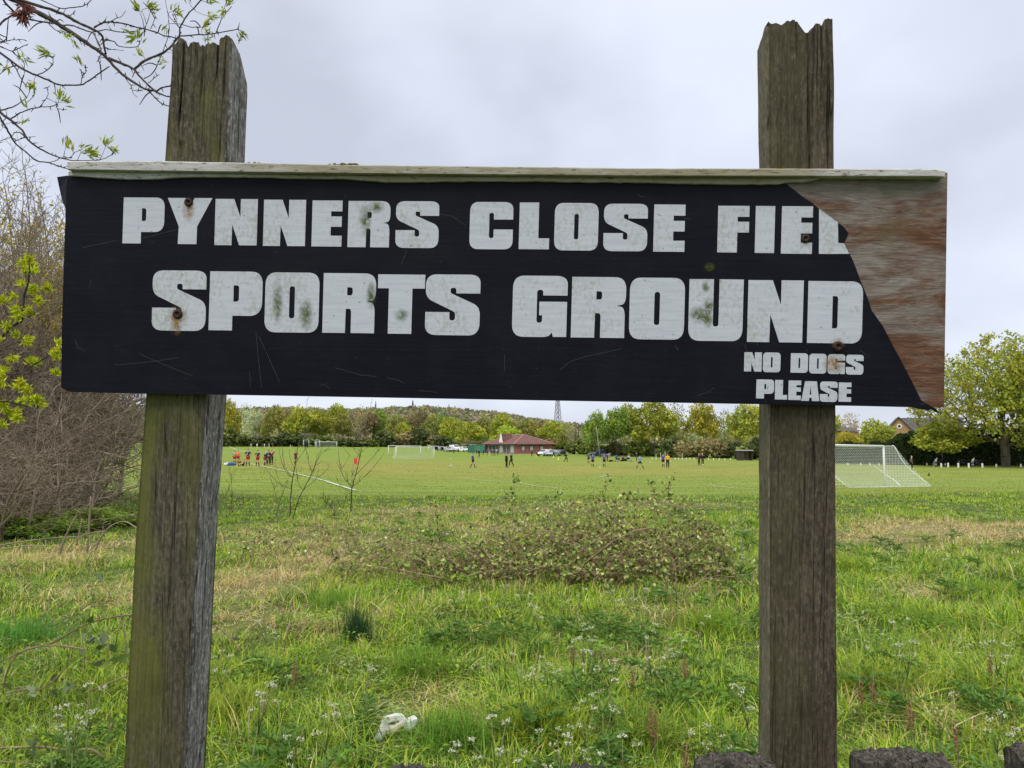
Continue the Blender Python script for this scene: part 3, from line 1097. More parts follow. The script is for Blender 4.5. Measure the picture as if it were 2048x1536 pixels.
# ------------------------------------------------------------ ground, pitch lines, hills
rng = np.random.default_rng(11)


def gblob(px, py, rx, ry, s=1.0):
    """soft patch of the ground named by where it lies: centre and half axes on the ground"""
    c = ground_at(px, py)
    a = ground_at(px + rx, py)
    n = ground_at(px, py + ry)
    return (c.x, c.y, abs(a.x - c.x), abs(c.y - n.y) * 1.1, s)


STRAW = [gblob(*a) for a in ((1860, 1058, 280, 27, 1.15), (1700, 1072, 130, 26, 1.0), (2000, 1062, 160, 22, 1.0), (520, 1165, 130, 40, 0.9), (500, 1235, 90, 30, 0.9), (640, 1120, 110, 30, 0.8), (140, 1105, 160, 36, 0.8), (760, 1040, 160, 16, 0.5), (560, 1060, 120, 20, 0.6),
                             (200, 1180, 110, 26, 0.6), (300, 1190, 90, 30, 0.7), (1010, 1150, 120, 30, 0.5), (880, 1400, 80, 40, 0.35), (800, 1430, 50, 20, 0.7), (1830, 1190, 60, 16, 0.7), (1850, 1420, 120, 40, 0.35), (1250, 1330, 90, 26, 0.5), (1330, 1230, 100, 26, 0.5), (690, 1245, 130, 26, 0.4), (1180, 1150, 200, 20, 0.6), (820, 1020, 260, 10, 0.7), (640, 1085, 200, 20, 0.7), (1300, 1010, 260, 8, 0.5), (1000, 1060, 160, 14, 0.5))]
GREEN = [gblob(*a) for a in ((1900, 1014, 250, 14, 1.0), (1560, 1040, 140, 24, 0.8), (640, 1010, 160, 18, 0.6))]


def patch(x, y, blobs):
    r = np.zeros_like(x)
    for cx, cy, ax, ay, s in blobs:
        d = ((x - cx) / ax) ** 2 + ((y - cy) / ay) ** 2
        r = np.maximum(r, s * np.exp(-d * 0.9))
    return r


TRAMPLED = [gblob(*a) for a in ((800, 1500, 90, 26), (790, 1440, 80, 30), (850, 1400, 70, 26), (760, 1360, 80, 26), (700, 1310, 80, 22), (620, 1270, 90, 22), (540, 1230, 90, 20), (500, 1190, 90, 18), (1180, 1330, 80, 24), (1850, 1430, 100, 30), (1150, 1030, 250, 10), (200, 1150, 160, 20))]
OCHRE = [(gblob(*a)) for a in ((1000, 940, 900, 14, 1.0), (780, 934, 300, 10, 0.8), (1350, 932, 300, 16, 0.8), (860, 925, 120, 8, 0.7), (1850, 985, 300, 12, 0.5))]


def lawn_edge(x):
    return np.interp(x, [-60, -14, -8, 0, 8, 16, 40], [40, 31, 29.5, 30, 30, 33, 36])


_ys = np.concatenate([np.linspace(-40, 1.0, 22), 1.2 + 26 * np.linspace(0, 1, 150) ** 1.6, 28 + np.linspace(0.02, 1, 150) ** 1.8 * 330, np.array([380, 450, 600, 900, 1500, 3000, 5000])])
_xs = np.linspace(-1, 1, 181)
_xs = np.sign(_xs) * (np.abs(_xs) ** 2.6 * 3000 + np.abs(_xs) * 9)
_X, _Y = np.meshgrid(_xs, _ys)
_Z = terrain(_X, _Y)
_nY, _nX = _X.shape
_V = np.stack([_X, _Y, _Z], -1).reshape(-1, 3)
_i = np.arange(_nY * _nX).reshape(_nY, _nX)
_F = np.stack([_i[:-1, :-1], _i[:-1, 1:], _i[1:, 1:], _i[1:, :-1]], -1).reshape(-1, 4)
_st = np.clip(patch(_V[:, 0], _V[:, 1], STRAW) - patch(_V[:, 0], _V[:, 1], GREEN), 0, 1)
_le = lawn_edge(_V[:, 0])
_lw = np.clip((_V[:, 1] - _le + 2) / 4, 0, 1)
_oc = np.clip(patch(_V[:, 0], _V[:, 1], OCHRE) + 0.12, 0, 1)
ground = link('ground', np_mesh('ground', _V, [_F], np.stack([_st, _lw, _oc], 1), True), None, M_GROUND)
tag(ground, kind='structure')


def pitch_line(pts_px, width=0.11):
    """painted line through ground points"""
    P = [ground_at(*p) for p in pts_px]
    V, F = [], []
    fine = []
    for a, b in zip(P[:-1], P[1:]):
        n = max(2, int((b - a).length / 0.8))
        fine += [a.lerp(b, i / n) for i in range(n)]
    fine.append(P[-1])
    for i, p in enumerate(fine):
        d = fine[min(i + 1, len(fine) - 1)] - fine[max(i - 1, 0)]
        n = Vector((-d.y, d.x, 0)).normalized() * (width / 2) * (0.8 + 0.4 * float(noise2(i * 0.7, 1.0, 3)))
        for q in (p - n, p + n):
            V.append((q.x, q.y, tz(q.x, q.y) + 0.03))
    for i in range(len(fine) - 1):
        F.append((2 * i, 2 * i + 2, 2 * i + 3, 2 * i + 1))
    o = link('pitch_line', np_mesh('pitch_line', V, [np.array(F)]), None, M_LINE)
    return tag(o, kind='structure')


pitch_line([(713, 982), (650, 962), (585, 946), (540, 936), (500, 927)], 0.16)
pitch_line([(713, 982.5), (840, 983.5), (960, 983), (1090, 982), (1240, 981), (1400, 980), (1512, 978)], 0.06)
pitch_line([(918, 956), (960, 961), (1040, 966), (1130, 978)], 0.08)
pitch_line([(1350, 969), (1420, 970), (1470, 977), (1512, 978.5)], 0.08)
pitch_line([(1198, 954), (1224, 950)], 0.22)
pitch_line([(1420, 968.5), (1512, 967.5)], 0.06)
pitch_line([(500, 906), (470, 898), (452, 891)], 0.3)
pitch_line([(1735, 920), (1760, 940), (1790, 962), (1800, 972)], 0.10)
pitch_line([(1870, 962), (1950, 959), (2060, 958)], 0.06)

# wooded hills on the horizon
_rx = np.array([-700, 200, 460, 560, 700, 760, 800, 850, 900, 950, 1000, 1050, 1090, 1150, 1250, 1500, 1700, 2100, 2900])
_ry = np.array([835, 818, 822, 819, 822, 821, 818, 816, 820, 824, 830, 838, 844, 851, 860, 868, 872, 876, 885])
HILL_D = 900.0


def hill_z(x, y):
    px = 1024 + x / np.maximum(y, 1) * F_PX
    top = (890 - np.interp(px, _rx, _ry)) * HILL_D / F_PX - 6.0
    t = np.clip((y - 420) / (HILL_D - 420), 0, 1)
    back = np.clip((y - HILL_D) / 500, 0, 1)
    return -2.0 + (top + 2.0) * (t * t * (3 - 2 * t)) * (1 - back * 0.5)


_ys = np.linspace(400, 1400, 40)
_xs = np.linspace(-1400, 1400, 90)
_X, _Y = np.meshgrid(_xs, _ys)
_Z = hill_z(_X, _Y)
_V = np.stack([_X, _Y, _Z], -1).reshape(-1, 3)
_nY, _nX = _X.shape
_i = np.arange(_nY * _nX).reshape(_nY, _nX)
_F = np.stack([_i[:-1, :-1], _i[:-1, 1:], _i[1:, 1:], _i[1:, :-1]], -1).reshape(-1, 4)
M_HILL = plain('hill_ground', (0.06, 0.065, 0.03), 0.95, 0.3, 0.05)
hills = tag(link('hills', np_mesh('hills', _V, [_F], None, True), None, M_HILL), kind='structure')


def leaf_quads(C, size, r, flat=0.0, aspect=0.7):
    """random leaf-sized quads at centres C; size array"""
    n = len(C)
    a = r.normal(size=(n, 3))
    a[:, 2] *= (1 - flat)
    a = norm(a)
    h = r.normal(size=(n, 3))
    b = norm(np.cross(a, h))
    s = np.asarray(size)[:, None] * np.ones((n, 1))
    A, B = a * s * 0.5, b * s * 0.5 * aspect
    V = np.stack([C - A, C - B * 1.0 + A * 0.1, C + A, C + B * 1.0 + A * 0.1], 1).reshape(-1, 3)
    F = (np.arange(n)[:, None] * 4 + np.arange(4)[None, :])
    return V, F


# distant woodland: one mass of tree crowns
_cx = rng.uniform(-620, 330, 5200)
_cy = rng.uniform(520, 960, 5200)
_k = np.abs(_cx / _cy) < 0.62
_cx, _cy = _cx[_k], _cy[_k]
_cz = hill_z(_cx, _cy)
_h = rng.uniform(6, 11, len(_cx))
_tone = np.array([(0.32, 0.285, 0.165), (0.27, 0.285, 0.14), (0.38, 0.365, 0.14), (0.30, 0.25, 0.18), (0.21, 0.25, 0.14)])  # crown tones lightened: the haze of distance is put into the leaf colour
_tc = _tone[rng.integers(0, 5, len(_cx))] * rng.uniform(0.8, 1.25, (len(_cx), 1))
_m = 26
_d = norm(rng.normal(size=(len(_cx), _m, 3)))
_d[..., 2] = np.abs(_d[..., 2]) * 1.0
_rad = (_h * 0.55)[:, None, None] * rng.uniform(0.65, 1.0, (len(_cx), _m, 1))
_P = np.stack([_cx, _cy, _cz + _h * 0.45], 1)[:, None, :] + _d * _rad
_C = _P.reshape(-1, 3)
_V, _F = leaf_quads(_C, rng.uniform(2.0, 3.4, len(_C)), rng, 0.0, 0.8)
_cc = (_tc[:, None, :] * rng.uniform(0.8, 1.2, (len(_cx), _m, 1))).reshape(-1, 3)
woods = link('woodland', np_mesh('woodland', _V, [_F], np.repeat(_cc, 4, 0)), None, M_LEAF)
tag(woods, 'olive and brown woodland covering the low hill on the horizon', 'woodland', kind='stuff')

# ------------------------------------------------------------ meadow grass


def blades(X, Y, Hh, W, colr, r, lean=0.5, name='meadow_grass', seg=3, Z0=None):
    n = len(X)
    Z = terrain(X, Y) - 0.02 if Z0 is None else Z0
    az = r.uniform(0, 2 * PI, n)
    ln = np.minimum(np.abs(r.normal(0, 1, n)) * lean, 2.2) + 0.08
    dirx, diry = np.cos(az), np.sin(az)
    fa = az + PI / 2 + r.normal(0, 0.5, n)
    wx, wy = np.cos(fa), np.sin(fa)
    rows = []
    for k in range(seg + 1):
        t = k / seg
        off = Hh * ln * t ** 1.9
        zz = Hh * t * (1 - 0.28 * ln * t)
        cx, cy, cz = X + dirx * off, Y + diry * off, Z + zz
        w = W * (1 - t ** 1.6) * 0.5
        if k == seg:
            rows.append(np.stack([cx, cy, cz], 1)[:, None, :])
        else:
            rows.append(np.stack([np.stack([cx - wx * w, cy - wy * w, cz], 1), np.stack([cx + wx * w, cy + wy * w, cz], 1)], 1))
    V = np.concatenate(rows, 1)
    m = V.shape[1]
    base = np.arange(n)[:, None] * m
    Q = []
    for k in range(seg - 1):
        Q.append(base + np.array([[2 * k, 2 * k + 1, 2 * k + 3, 2 * k + 2]]))
    T = base + np.array([[2 * (seg - 1), 2 * (seg - 1) + 1, 2 * seg]])
    cols = np.repeat(colr, m, 0)
    return V.reshape(-1, 3), np.concatenate(Q, 0), T, cols


PAL = np.array([(0.205, 0.375, 0.026), (0.290, 0.470, 0.032), (0.430, 0.560, 0.043), (0.125, 0.270, 0.026), (0.045, 0.110, 0.016), (0.540, 0.610, 0.090), (0.32, 0.47, 0.12)])
STR = np.array([(0.66, 0.52, 0.26), (0.56, 0.41, 0.19), (0.72, 0.60, 0.36), (0.48, 0.42, 0.15)])


LIT_P = ground_at(790, 1476)


def meadow(y0, y1, dens, hmin, hmax, wid, seed, u=0.74, lean=0.55, inner=0.0):
    r = np.random.default_rng(seed)
    # clumps first, blades gathered round them
    area = u * (y1 * y1 - y0 * y0)
    n = int(area * dens)
    y = np.sqrt(r.uniform(y0 * y0, y1 * y1, n))
    x = r.uniform(-u, u, n) * y
    nc = max(20, n // 26)
    cyy = np.sqrt(r.uniform(y0 * y0, y1 * y1, nc))
    cxx = r.uniform(-u, u, nc) * cyy
    pick = r.integers(0, nc, n)
    g = r.random(n) < 0.55
    sp = 0.045 + 0.05 * r.random(n)
    x = np.where(g, cxx[pick] + r.normal(0, 1, n) * sp, x)
    y = np.where(g, cyy[pick] + r.normal(0, 1, n) * sp, y)
    keep = (y > y0 * 0.98) & (np.abs(x) > inner * y)
    x, y, pick, g = x[keep], y[keep], pick[keep], g[keep]
    n = len(x)
    st = np.clip(patch(x, y, STRAW) - patch(x, y, GREEN), 0, 1)
    lush = noise2(x * 0.9, y * 0.9, 3) * 0.6 + noise2(x * 2.7, y * 2.7, 4) * 0.4
    edge = lawn_edge(x)
    lawn = np.clip((y - edge + 1.5) / 3, 0, 1)
    tus = noise2(x * 4.2, y * 4.2, 14)
    lush = 0.55 * lush + 0.45 * tus
    h = hmin + (hmax - hmin) * np.clip(lush * 2.2 - 0.55, 0, 1.25) ** 1.3
    tr = patch(x, y, TRAMPLED)
    h = np.maximum(h, 0.09 * np.maximum(st, tr))
    h = h * (1 - 0.15 * tr)
    h = h * (1 - 0.25 * st) * (1 - 0.85 * lawn) * r.uniform(0.55, 1.3, n)
    ci = r.integers(0, len(PAL), n)
    clump_tone = r.integers(0, len(PAL), nc)[pick]
    ci = np.where(g & (r.random(n) < 0.7), clump_tone, ci)
    col = PAL[ci] * r.uniform(0.8, 1.2, (n, 1))
    yel = np.clip(noise2(x * 0.5 + 9, y * 0.5, 8) * 1.6 - 0.5, 0, 1)[:, None]
    col = col * (1 - 0.35 * yel) + np.array([(0.42, 0.46, 0.05)]) * 0.35 * yel
    isS = r.random(n) < (0.05 + 0.10 * np.clip(noise2(x * 1.1 + 30, y * 1.1, 21) * 2 - 0.9, 0, 1) + 0.9 * np.clip(st * 1.2, 0, 1))
    col = np.where(isS[:, None], STR[r.integers(0, len(STR), n)] * r.uniform(0.8, 1.2, (n, 1)), col)
    keep = ~(((x - LIT_P.x) ** 2 + ((y - LIT_P.y + .05) * .8) ** 2 < 0.17 ** 2) & (r.random(n) < .85))
    w = wid * r.uniform(0.6, 1.4, n)
    return blades(x[keep], y[keep], h[keep], w[keep], col[keep], r, lean * (1 + 1.3 * np.maximum(tr, st)[keep]))


def merge(parts):
    V, Q, T, C = [], [], [], []
    o = 0
    for v, q, t, c in parts:
        V.append(v)
        Q.append(q + o)
        T.append(t + o)
        C.append(c)
        o += len(v)
    return np.concatenate(V), np.concatenate(Q), np.concatenate(T), np.concatenate(C)


_V, _Q, _T, _C = merge([meadow(2.2, 12, 330, 0.05, 0.24, 0.013, 7, 1.9, lean=1.0, inner=.72), meadow(12, 30, 60, 0.05, 0.20, 0.026, 8, 1.5, lean=1.0, inner=.72), meadow(1.9, 3.6, 500, 0.05, 0.24, 0.0095, 1, lean=1.0), meadow(3.6, 7.0, 1500, 0.05, 0.25, 0.0092, 2, lean=1.0), meadow(7.0, 12, 800, 0.05, 0.24, 0.0115, 3, lean=1.0), meadow(12, 20, 330, 0.05, 0.20, 0.016, 4, lean=1.0), meadow(20, 37, 150, 0.03, 0.13, 0.026, 5, 0.72, lean=1.0)])
def turf(y0, y1, dens, wid, seed):
    r = np.random.default_rng(seed)
    n = int(0.72 * (y1 * y1 - y0 * y0) * dens)
    y = np.sqrt(r.uniform(y0 * y0, y1 * y1, n))
    x = r.uniform(-.72, .72, n) * y
    k = (y > lawn_edge(x) - 1) & (r.random(n) < 0.35 + 0.65 * noise2(x * 0.35, y * 0.9, 6))
    x, y = x[k], y[k]
    n = len(x)
    oc = np.clip(patch(x, y, OCHRE), 0, 1)[:, None]
    c = np.array([(0.20, 0.245, 0.036)]) * (1 - oc) + np.array([(0.30, 0.265, 0.06)]) * oc
    c = c * r.uniform(0.65, 1.35, (n, 1)) * (0.75 + 0.5 * noise2(x * 0.5, y * 1.2, 16))[:, None]
    return blades(x, y, r.uniform(.03, .09, n), np.full(n, wid), c, r, 0.9, seg=2)


_V2, _Q2, _T2, _C2 = merge([turf(29, 45, 40, .03, 41), turf(45, 75, 14, .06, 42), turf(75, 125, 4, .11, 43)])
tag(link('pitch_grass', np_mesh('pitch_grass', _V2, [_Q2, _T2], _C2), None, M_GRASS), 'short yellowish mown grass of the football pitches', 'grass', kind='stuff')
grass = link('meadow_grass', np_mesh('meadow_grass', _V, [_Q, _T], _C), None, M_GRASS)
tag(grass, 'long tufted spring grass with straw patches covering the near meadow', 'grass', kind='stuff')
print('grass verts', len(_V))


def herbs(y0, y1, npatch, seed):
    """patches of low toothed and rounded leaves"""
    r = np.random.default_rng(seed)
    cy = np.sqrt(r.uniform(y0 * y0, y1 * y1, npatch))
    cx = r.uniform(-.72, .72, npatch) * cy
    st = patch(cx, cy, STRAW)
    k = r.random(npatch) > st * 0.8
    cx, cy = cx[k], cy[k]
    m = 80
    n = len(cx)
    sz = r.uniform(.06, .17, n)[:, None]
    X = (cx[:, None] + r.normal(0, 1, (n, m)) * sz).ravel()
    Y = (cy[:, None] + r.normal(0, 1, (n, m)) * sz).ravel()
    Z = terrain(X, Y) + (r.uniform(.03, .15, (n, 1)) + r.normal(0, .02, (n, m))).ravel()
    C = np.stack([X, Y, Z], 1)
    a = r.uniform(0, 2 * PI, n * m)
    ln = (r.uniform(.011, .026, (n, 1)) * r.uniform(.7, 1.3, (n, m))).ravel()[:, None] * np.sqrt(np.maximum(1, Y / 6))[:, None]
    A = np.stack([np.cos(a), np.sin(a), r.normal(.15, .3, n * m)], 1) * ln
    B = np.stack([-np.sin(a), np.cos(a), r.normal(0, .3, n * m)], 1) * ln * .38
    up = np.array([[0, 0, .12]]) * ln
    V = np.stack([C - A, C - B + up, C + A - up, C + B + up], 1).reshape(-1, 3)
    tone = np.array([(0.13, 0.25, 0.035), (0.18, 0.31, 0.04), (0.26, 0.37, 0.05), (0.09, 0.17, 0.035), (0.26, 0.34, 0.12)])
    c = np.repeat(tone[r.integers(0, 5, n)], m, 0) * r.uniform(.7, 1.3, (n * m, 1))
    return V, np.arange(len(V)).reshape(-1, 4), np.repeat(c, 4, 0)


_h = [herbs(3.4, 8, 230, 51), herbs(8, 18, 260, 52)]
_V = np.concatenate([q[0] for q in _h])
_F = np.concatenate([_h[0][1], _h[1][1] + len(_h[0][0])])
tag(link('meadow_herbs', np_mesh('meadow_herbs', _V, [_F], np.concatenate([q[2] for q in _h])), None, M_GRASS), 'low broad-leaved weeds and clover growing among the meadow grass', 'weeds', kind='stuff')
# ------------------------------------------------------------ trees


class Grower:
    def __init__(self, seed):
        self.r = random.Random(seed)
        self.segs = []      # p0, p1, r0, r1
        self.tips = []

    def limb(self, p, d, length, rad, depth, cfg):
        r = self.r
        n = cfg['nseg'][min(depth, len(cfg['nseg']) - 1)]
        step = length / n
        wob = cfg['wob'][min(depth, len(cfg['wob']) - 1)]
        trop = cfg['trop'][min(depth, len(cfg['trop']) - 1)]
        pts = [(p.copy(), d.copy())]
        rr = rad
        for i in range(n):
            d = (d + Vector((r.gauss(0, wob), r.gauss(0, wob), r.gauss(0, wob))) + Vector((0, 0, trop))).normalized()
            q = p + d * step
            r1 = rad * (1 - (1 - cfg['taper']) * (i + 1) / n)
            self.segs.append((tuple(p), tuple(q), rr, r1))
            p, rr = q, r1
            pts.append((p.copy(), d.copy()))
        if depth + 1 >= cfg['depth']:
            self.tips.append((tuple(p), tuple(d)))
            return
        nb = cfg['kids'][min(depth, len(cfg['kids']) - 1)]
        nb = int(nb) + (1 if r.random() < nb - int(nb) else 0)
        lo = cfg['start'][min(depth, len(cfg['start']) - 1)]
        az0 = r.uniform(0, 2 * PI)
        for b in range(nb):
            f = lo + (1 - lo) * ((b + r.random()) / nb)
            x = f * n
            i = min(int(x), n - 1)
            bp = pts[i][0].lerp(pts[i + 1][0], x - i)
            bd = pts[i + 1][1]
            ang = cfg['ang'][min(depth, len(cfg['ang']) - 1)] * r.uniform(0.75, 1.25)
            az = az0 + b * 2.4 + r.gauss(0, 0.3)
            o = bd.orthogonal().normalized()
            o = Matrix.Rotation(az, 3, bd) @ o
            nd = (bd * math.cos(ang) + o * math.sin(ang)).normalized()
            sc = cfg['ratio'][min(depth, len(cfg['ratio']) - 1)] * r.uniform(0.75, 1.2) * (1.0 - cfg.get('apical', 0.35) * (f - lo) / max(1e-3, 1 - lo))
            cr = max(rad * (1 - (1 - cfg['taper']) * f) * cfg['rr'], cfg.get('rmin', 0.0))
            self.limb(bp, nd, length * sc, cr, depth + 1, cfg)
        if cfg.get('lead', True):
            self.limb(p, d, length * cfg['ratio'][min(depth, len(cfg['ratio']) - 1)] * 0.8, rr, depth + 1, cfg)

    def wood(self, name, k=4):
        S = self.segs
        V, F = tubes_np([s[0] for s in S], [s[1] for s in S], [s[2] for s in S], [s[3] for s in S], k)
        return np_mesh(name, V, [F], None, True)


def crown_mesh(name, T, r, per, size, spread, flat, tone):
    n = len(T)
    # light and dark clumps: neighbouring sprays share a tone
    cell = np.floor(T / 1.5).astype(int)
    key = (cell[:, 0] * 73856093 ^ cell[:, 1] * 19349663 ^ cell[:, 2] * 83492791) & 1023
    lut = r.random(1024)
    ct = (1 + tone * (lut[key] - 0.5) * 2)[:, None]
    hue = r.random(1024)[key][:, None]
    C = np.repeat(T, per, 0) + r.normal(0, 1, (n * per, 3)) * np.array([[spread, spread, spread * flat]])
    V, F = leaf_quads(C, size * r.uniform(0.6, 1.3, len(C)), r, 0.0, 0.75)
    base = np.repeat(ct, per, 0) * r.uniform(0.8, 1.2, (n * per, 1)) * np.ones((1, 3))
    base = base * (1 + (np.repeat(hue, per, 0) - 0.5) * np.array([[0.30, 0.05, -0.3]]))
    return np_mesh(name, V, [F], np.repeat(base, 4, 0))


def colonise(seed, att, trunk_h, step, kill, iters=90, infl=None):
    """branches grown towards a cloud of points; returns node positions and parents"""
    r = np.random.default_rng(seed)
    P = [np.array([0, 0, -0.3])]
    par = [-1]
    z = 0.0
    while z < trunk_h:
        z += step
        P.append(np.array([P[-1][0] + r.normal(0, 0.05) * step, P[-1][1] + r.normal(0, 0.05) * step, z]))
        par.append(len(P) - 2)
    A = att.copy()
    P = np.array(P)
    near = np.zeros(len(A), dtype=int)
    nd = np.full(len(A), 1e9)
    done = 0
    for it in range(iters):
        d = np.linalg.norm(A[:, None, :] - P[None, done:, :], axis=2)
        k = d.argmin(1)
        dm = d[np.arange(len(A)), k]
        upd = dm < nd
        near[upd] = k[upd] + done
        nd[upd] = dm[upd]
        done = len(P)
        alive = nd > kill
        A, near, nd = A[alive], near[alive], nd[alive]
        if not len(A):
            break
        dirs = norm(A - P[near])
        acc = np.zeros((len(P), 3))
        np.add.at(acc, near, dirs)
        act = np.unique(near)
        nv = norm(norm(acc[act]) + r.normal(0, 0.22, (len(act), 3)))
        P = np.concatenate([P, P[act] + nv * step])
        par += list(act)
    return P, np.array(par)


def oak_variant(i, height=10.0, per=9, size=0.5, spread=0.34, n_att=260, base=0.22, width=0.56, k=4, tone=0.3, step=0.42, trunk=0.2, r0=0.006, lobes=7, top=0.8, maxr=0.06):
    r = np.random.default_rng(500 + i)
    # uneven dome built from a few overlapping lobes
    W, H = height * width, height
    zc = H * (base + 1) / 2
    lob = []
    for q in range(lobes):
        a = 2 * PI * q / lobes + r.uniform(-.4, .4)
        rad = W * r.uniform(0.32, 0.62)
        z = H * r.uniform(base + 0.12, 0.74)
        lob.append((rad * math.cos(a), rad * math.sin(a), z, W * r.uniform(0.34, 0.5), H * r.uniform(.14, .22)))
    lob.append((r.normal(0, .4), r.normal(0, .4), H * top, W * 0.52, H * (1 - top)))
    lob.append((r.normal(0, .8), r.normal(0, .8), H * 0.6, W * 0.6, H * 0.26))
    att = []
    for (x, y, z, rw, rh) in lob:
        m = int(n_att * rw * rw * rh / (W * W * H) * 9) + 12
        v = norm(r.normal(size=(m, 3))) * (r.uniform(0.25, 1, (m, 1)) ** 0.45)
        att.append(np.array([[x, y, z]]) + v * np.array([[rw, rw, rh]]))
    att = np.concatenate(att)
    att = att[att[:, 2] > H * base * 0.8]
    P, par = colonise(i, att, H * trunk, step, step * 1.5)
    n = len(P)
    load = np.zeros(n)
    kids = np.zeros(n, dtype=int)
    for q in range(n - 1, 0, -1):
        if load[q] == 0:
            load[q] = 1
        load[par[q]] += load[q]
        kids[par[q]] += 1
    R = r0 * height / 10 * load ** 0.52
    R = np.minimum(R, maxr * height / 10 * 5)
    idx = np.arange(1, n)
    V, F = tubes_np(P[par[idx]], P[idx], np.minimum(R[par[idx]], R[idx] * 1.35), R[idx], k)
    wood = np_mesh('trunk', V, [F], None, True)
    small = load <= 3
    T = P[small]
    return wood, crown_mesh('crown', T, r, per, size, spread, 0.75, tone)


VAR = [oak_variant(i) for i in range(6)]
SPARSE = [oak_variant(20 + i, per=3, size=0.42, spread=0.36, base=0.16, width=0.42) for i in range(3)]
print('tips', [len(v[1].vertices) // 4 for v in VAR])


def bush_mesh(seed, n=900, size=0.34, tone=0.3):
    """rounded shrub 2 m wide and high, leafy to the ground"""
    r = np.random.default_rng(seed)
    nc = 26
    cc = norm(r.normal(size=(nc, 3))) * np.array([[0.62, 0.62, 0.6]]) + np.array([[0, 0, 0.85]])
    cc[:, 2] = np.clip(cc[:, 2], 0.2, 2)
    cr = r.uniform(0.25, 0.5, nc)
    pick = r.integers(0, nc, n)
    C = cc[pick] + norm(r.normal(size=(n, 3))) * (cr[pick] * r.uniform(0.6, 1.05, n))[:, None]
    C[:, 2] = np.clip(C[:, 2], 0.02, None)
    V, F = leaf_quads(C, size * r.uniform(0.6, 1.3, n), r, 0, 0.8)
    ct = (1 + tone * (r.random(nc) - 0.5) * 2)[pick][:, None] * r.uniform(0.8, 1.2, (n, 1)) * np.ones((1, 3))
    return np_mesh('foliage', V, [F], np.repeat(ct, 4, 0))


BUSH = [bush_mesh(40 + i) for i in range(4)]
LOWPLANT = [bush_mesh(50 + i, 5200, 0.075, 0.35) for i in range(2)]


def conifer_meshes():
    g = MB().tube([(0, 0, -0.3), (0, 0, 9.5)], [0.22, 0.03], 6).mesh('trunk', True)
    r = np.random.default_rng(5)
    C = []
    for i in range(1500):
        z = 10 * r.random() ** 1.3
        a = r.uniform(0, 2 * PI)
        w = (10 - z) * 0.24 * (0.55 + 0.45 * math.sin(z * 5) ** 2) * math.sqrt(r.uniform(0.3, 1))
        C.append((w * math.cos(a), w * math.sin(a), z + 0.2))
    V, F = leaf_quads(np.array(C), r.uniform(0.3, 0.6, 1500), r, 0, 0.6)
    return g, np_mesh('crown', V, [F], np.repeat(r.uniform(0.75, 1.25, (1500, 1)) * np.ones((1, 3)), 4, 0))


CONIFER = conifer_meshes()

LEAFC = {'yg': (0.36, 0.39, 0.060), 'bright': (0.37, 0.45, 0.055), 'green': (0.23, 0.33, 0.062), 'olive': (0.30, 0.31, 0.085), 'brown': (0.30, 0.245, 0.12), 'bare': (0.34, 0.30, 0.18), 'pale': (0.46, 0.50, 0.28), 'dark': (0.035, 0.055, 0.022), 'pink': (0.44, 0.36, 0.21), 'gold': (0.42, 0.39, 0.055)}
WORD = {'yg': 'yellow-green', 'bright': 'bright lime green', 'green': 'mid green', 'olive': 'olive', 'brown': 'brownish budding', 'bare': 'half-bare tan', 'pale': 'pale silvery', 'dark': 'dark evergreen', 'pink': 'pinkish-brown', 'gold': 'golden yellow'}
_tr = random.Random(77)


def tree(px, depth, top_py, width_px, tone, label, group=None, var=None, name='tree', kind='oak', base=None):
    """a tree standing at a column of the photograph and a distance, its top at a row"""
    p = on_ground(px, depth)
    if base is not None:
        p.z = base
    h = height_for(top_py, depth) - p.z
    w = width_px * depth / F_PX
    i = _tr.randrange(len(VAR)) if var is None else var
    tm, cm = {'oak': VAR, 'sparse': SPARSE, 'conifer': [CONIFER]}[kind][i % len({'oak': VAR, 'sparse': SPARSE, 'conifer': [CONIFER]}[kind])]
    t = empty(name, p, _tr.uniform(0, 6.28), label, 'tree', group)
    t.scale = (w / {'oak': 9.6, 'sparse': 7.4, 'conifer': 4.4}[kind],) * 2 + (h / 10.0,)
    link('trunk', tm, t)
    if not tm.materials:
        tm.materials.append(M_BARK_FAR)
    c = link('crown', cm, t)
    if not cm.materials:
        cm.materials.append(M_LEAF)
    k = _tr.uniform(0.88, 1.14)
    c.color = tuple(a * k for a in LEAFC[tone]) + (1,)
    return t


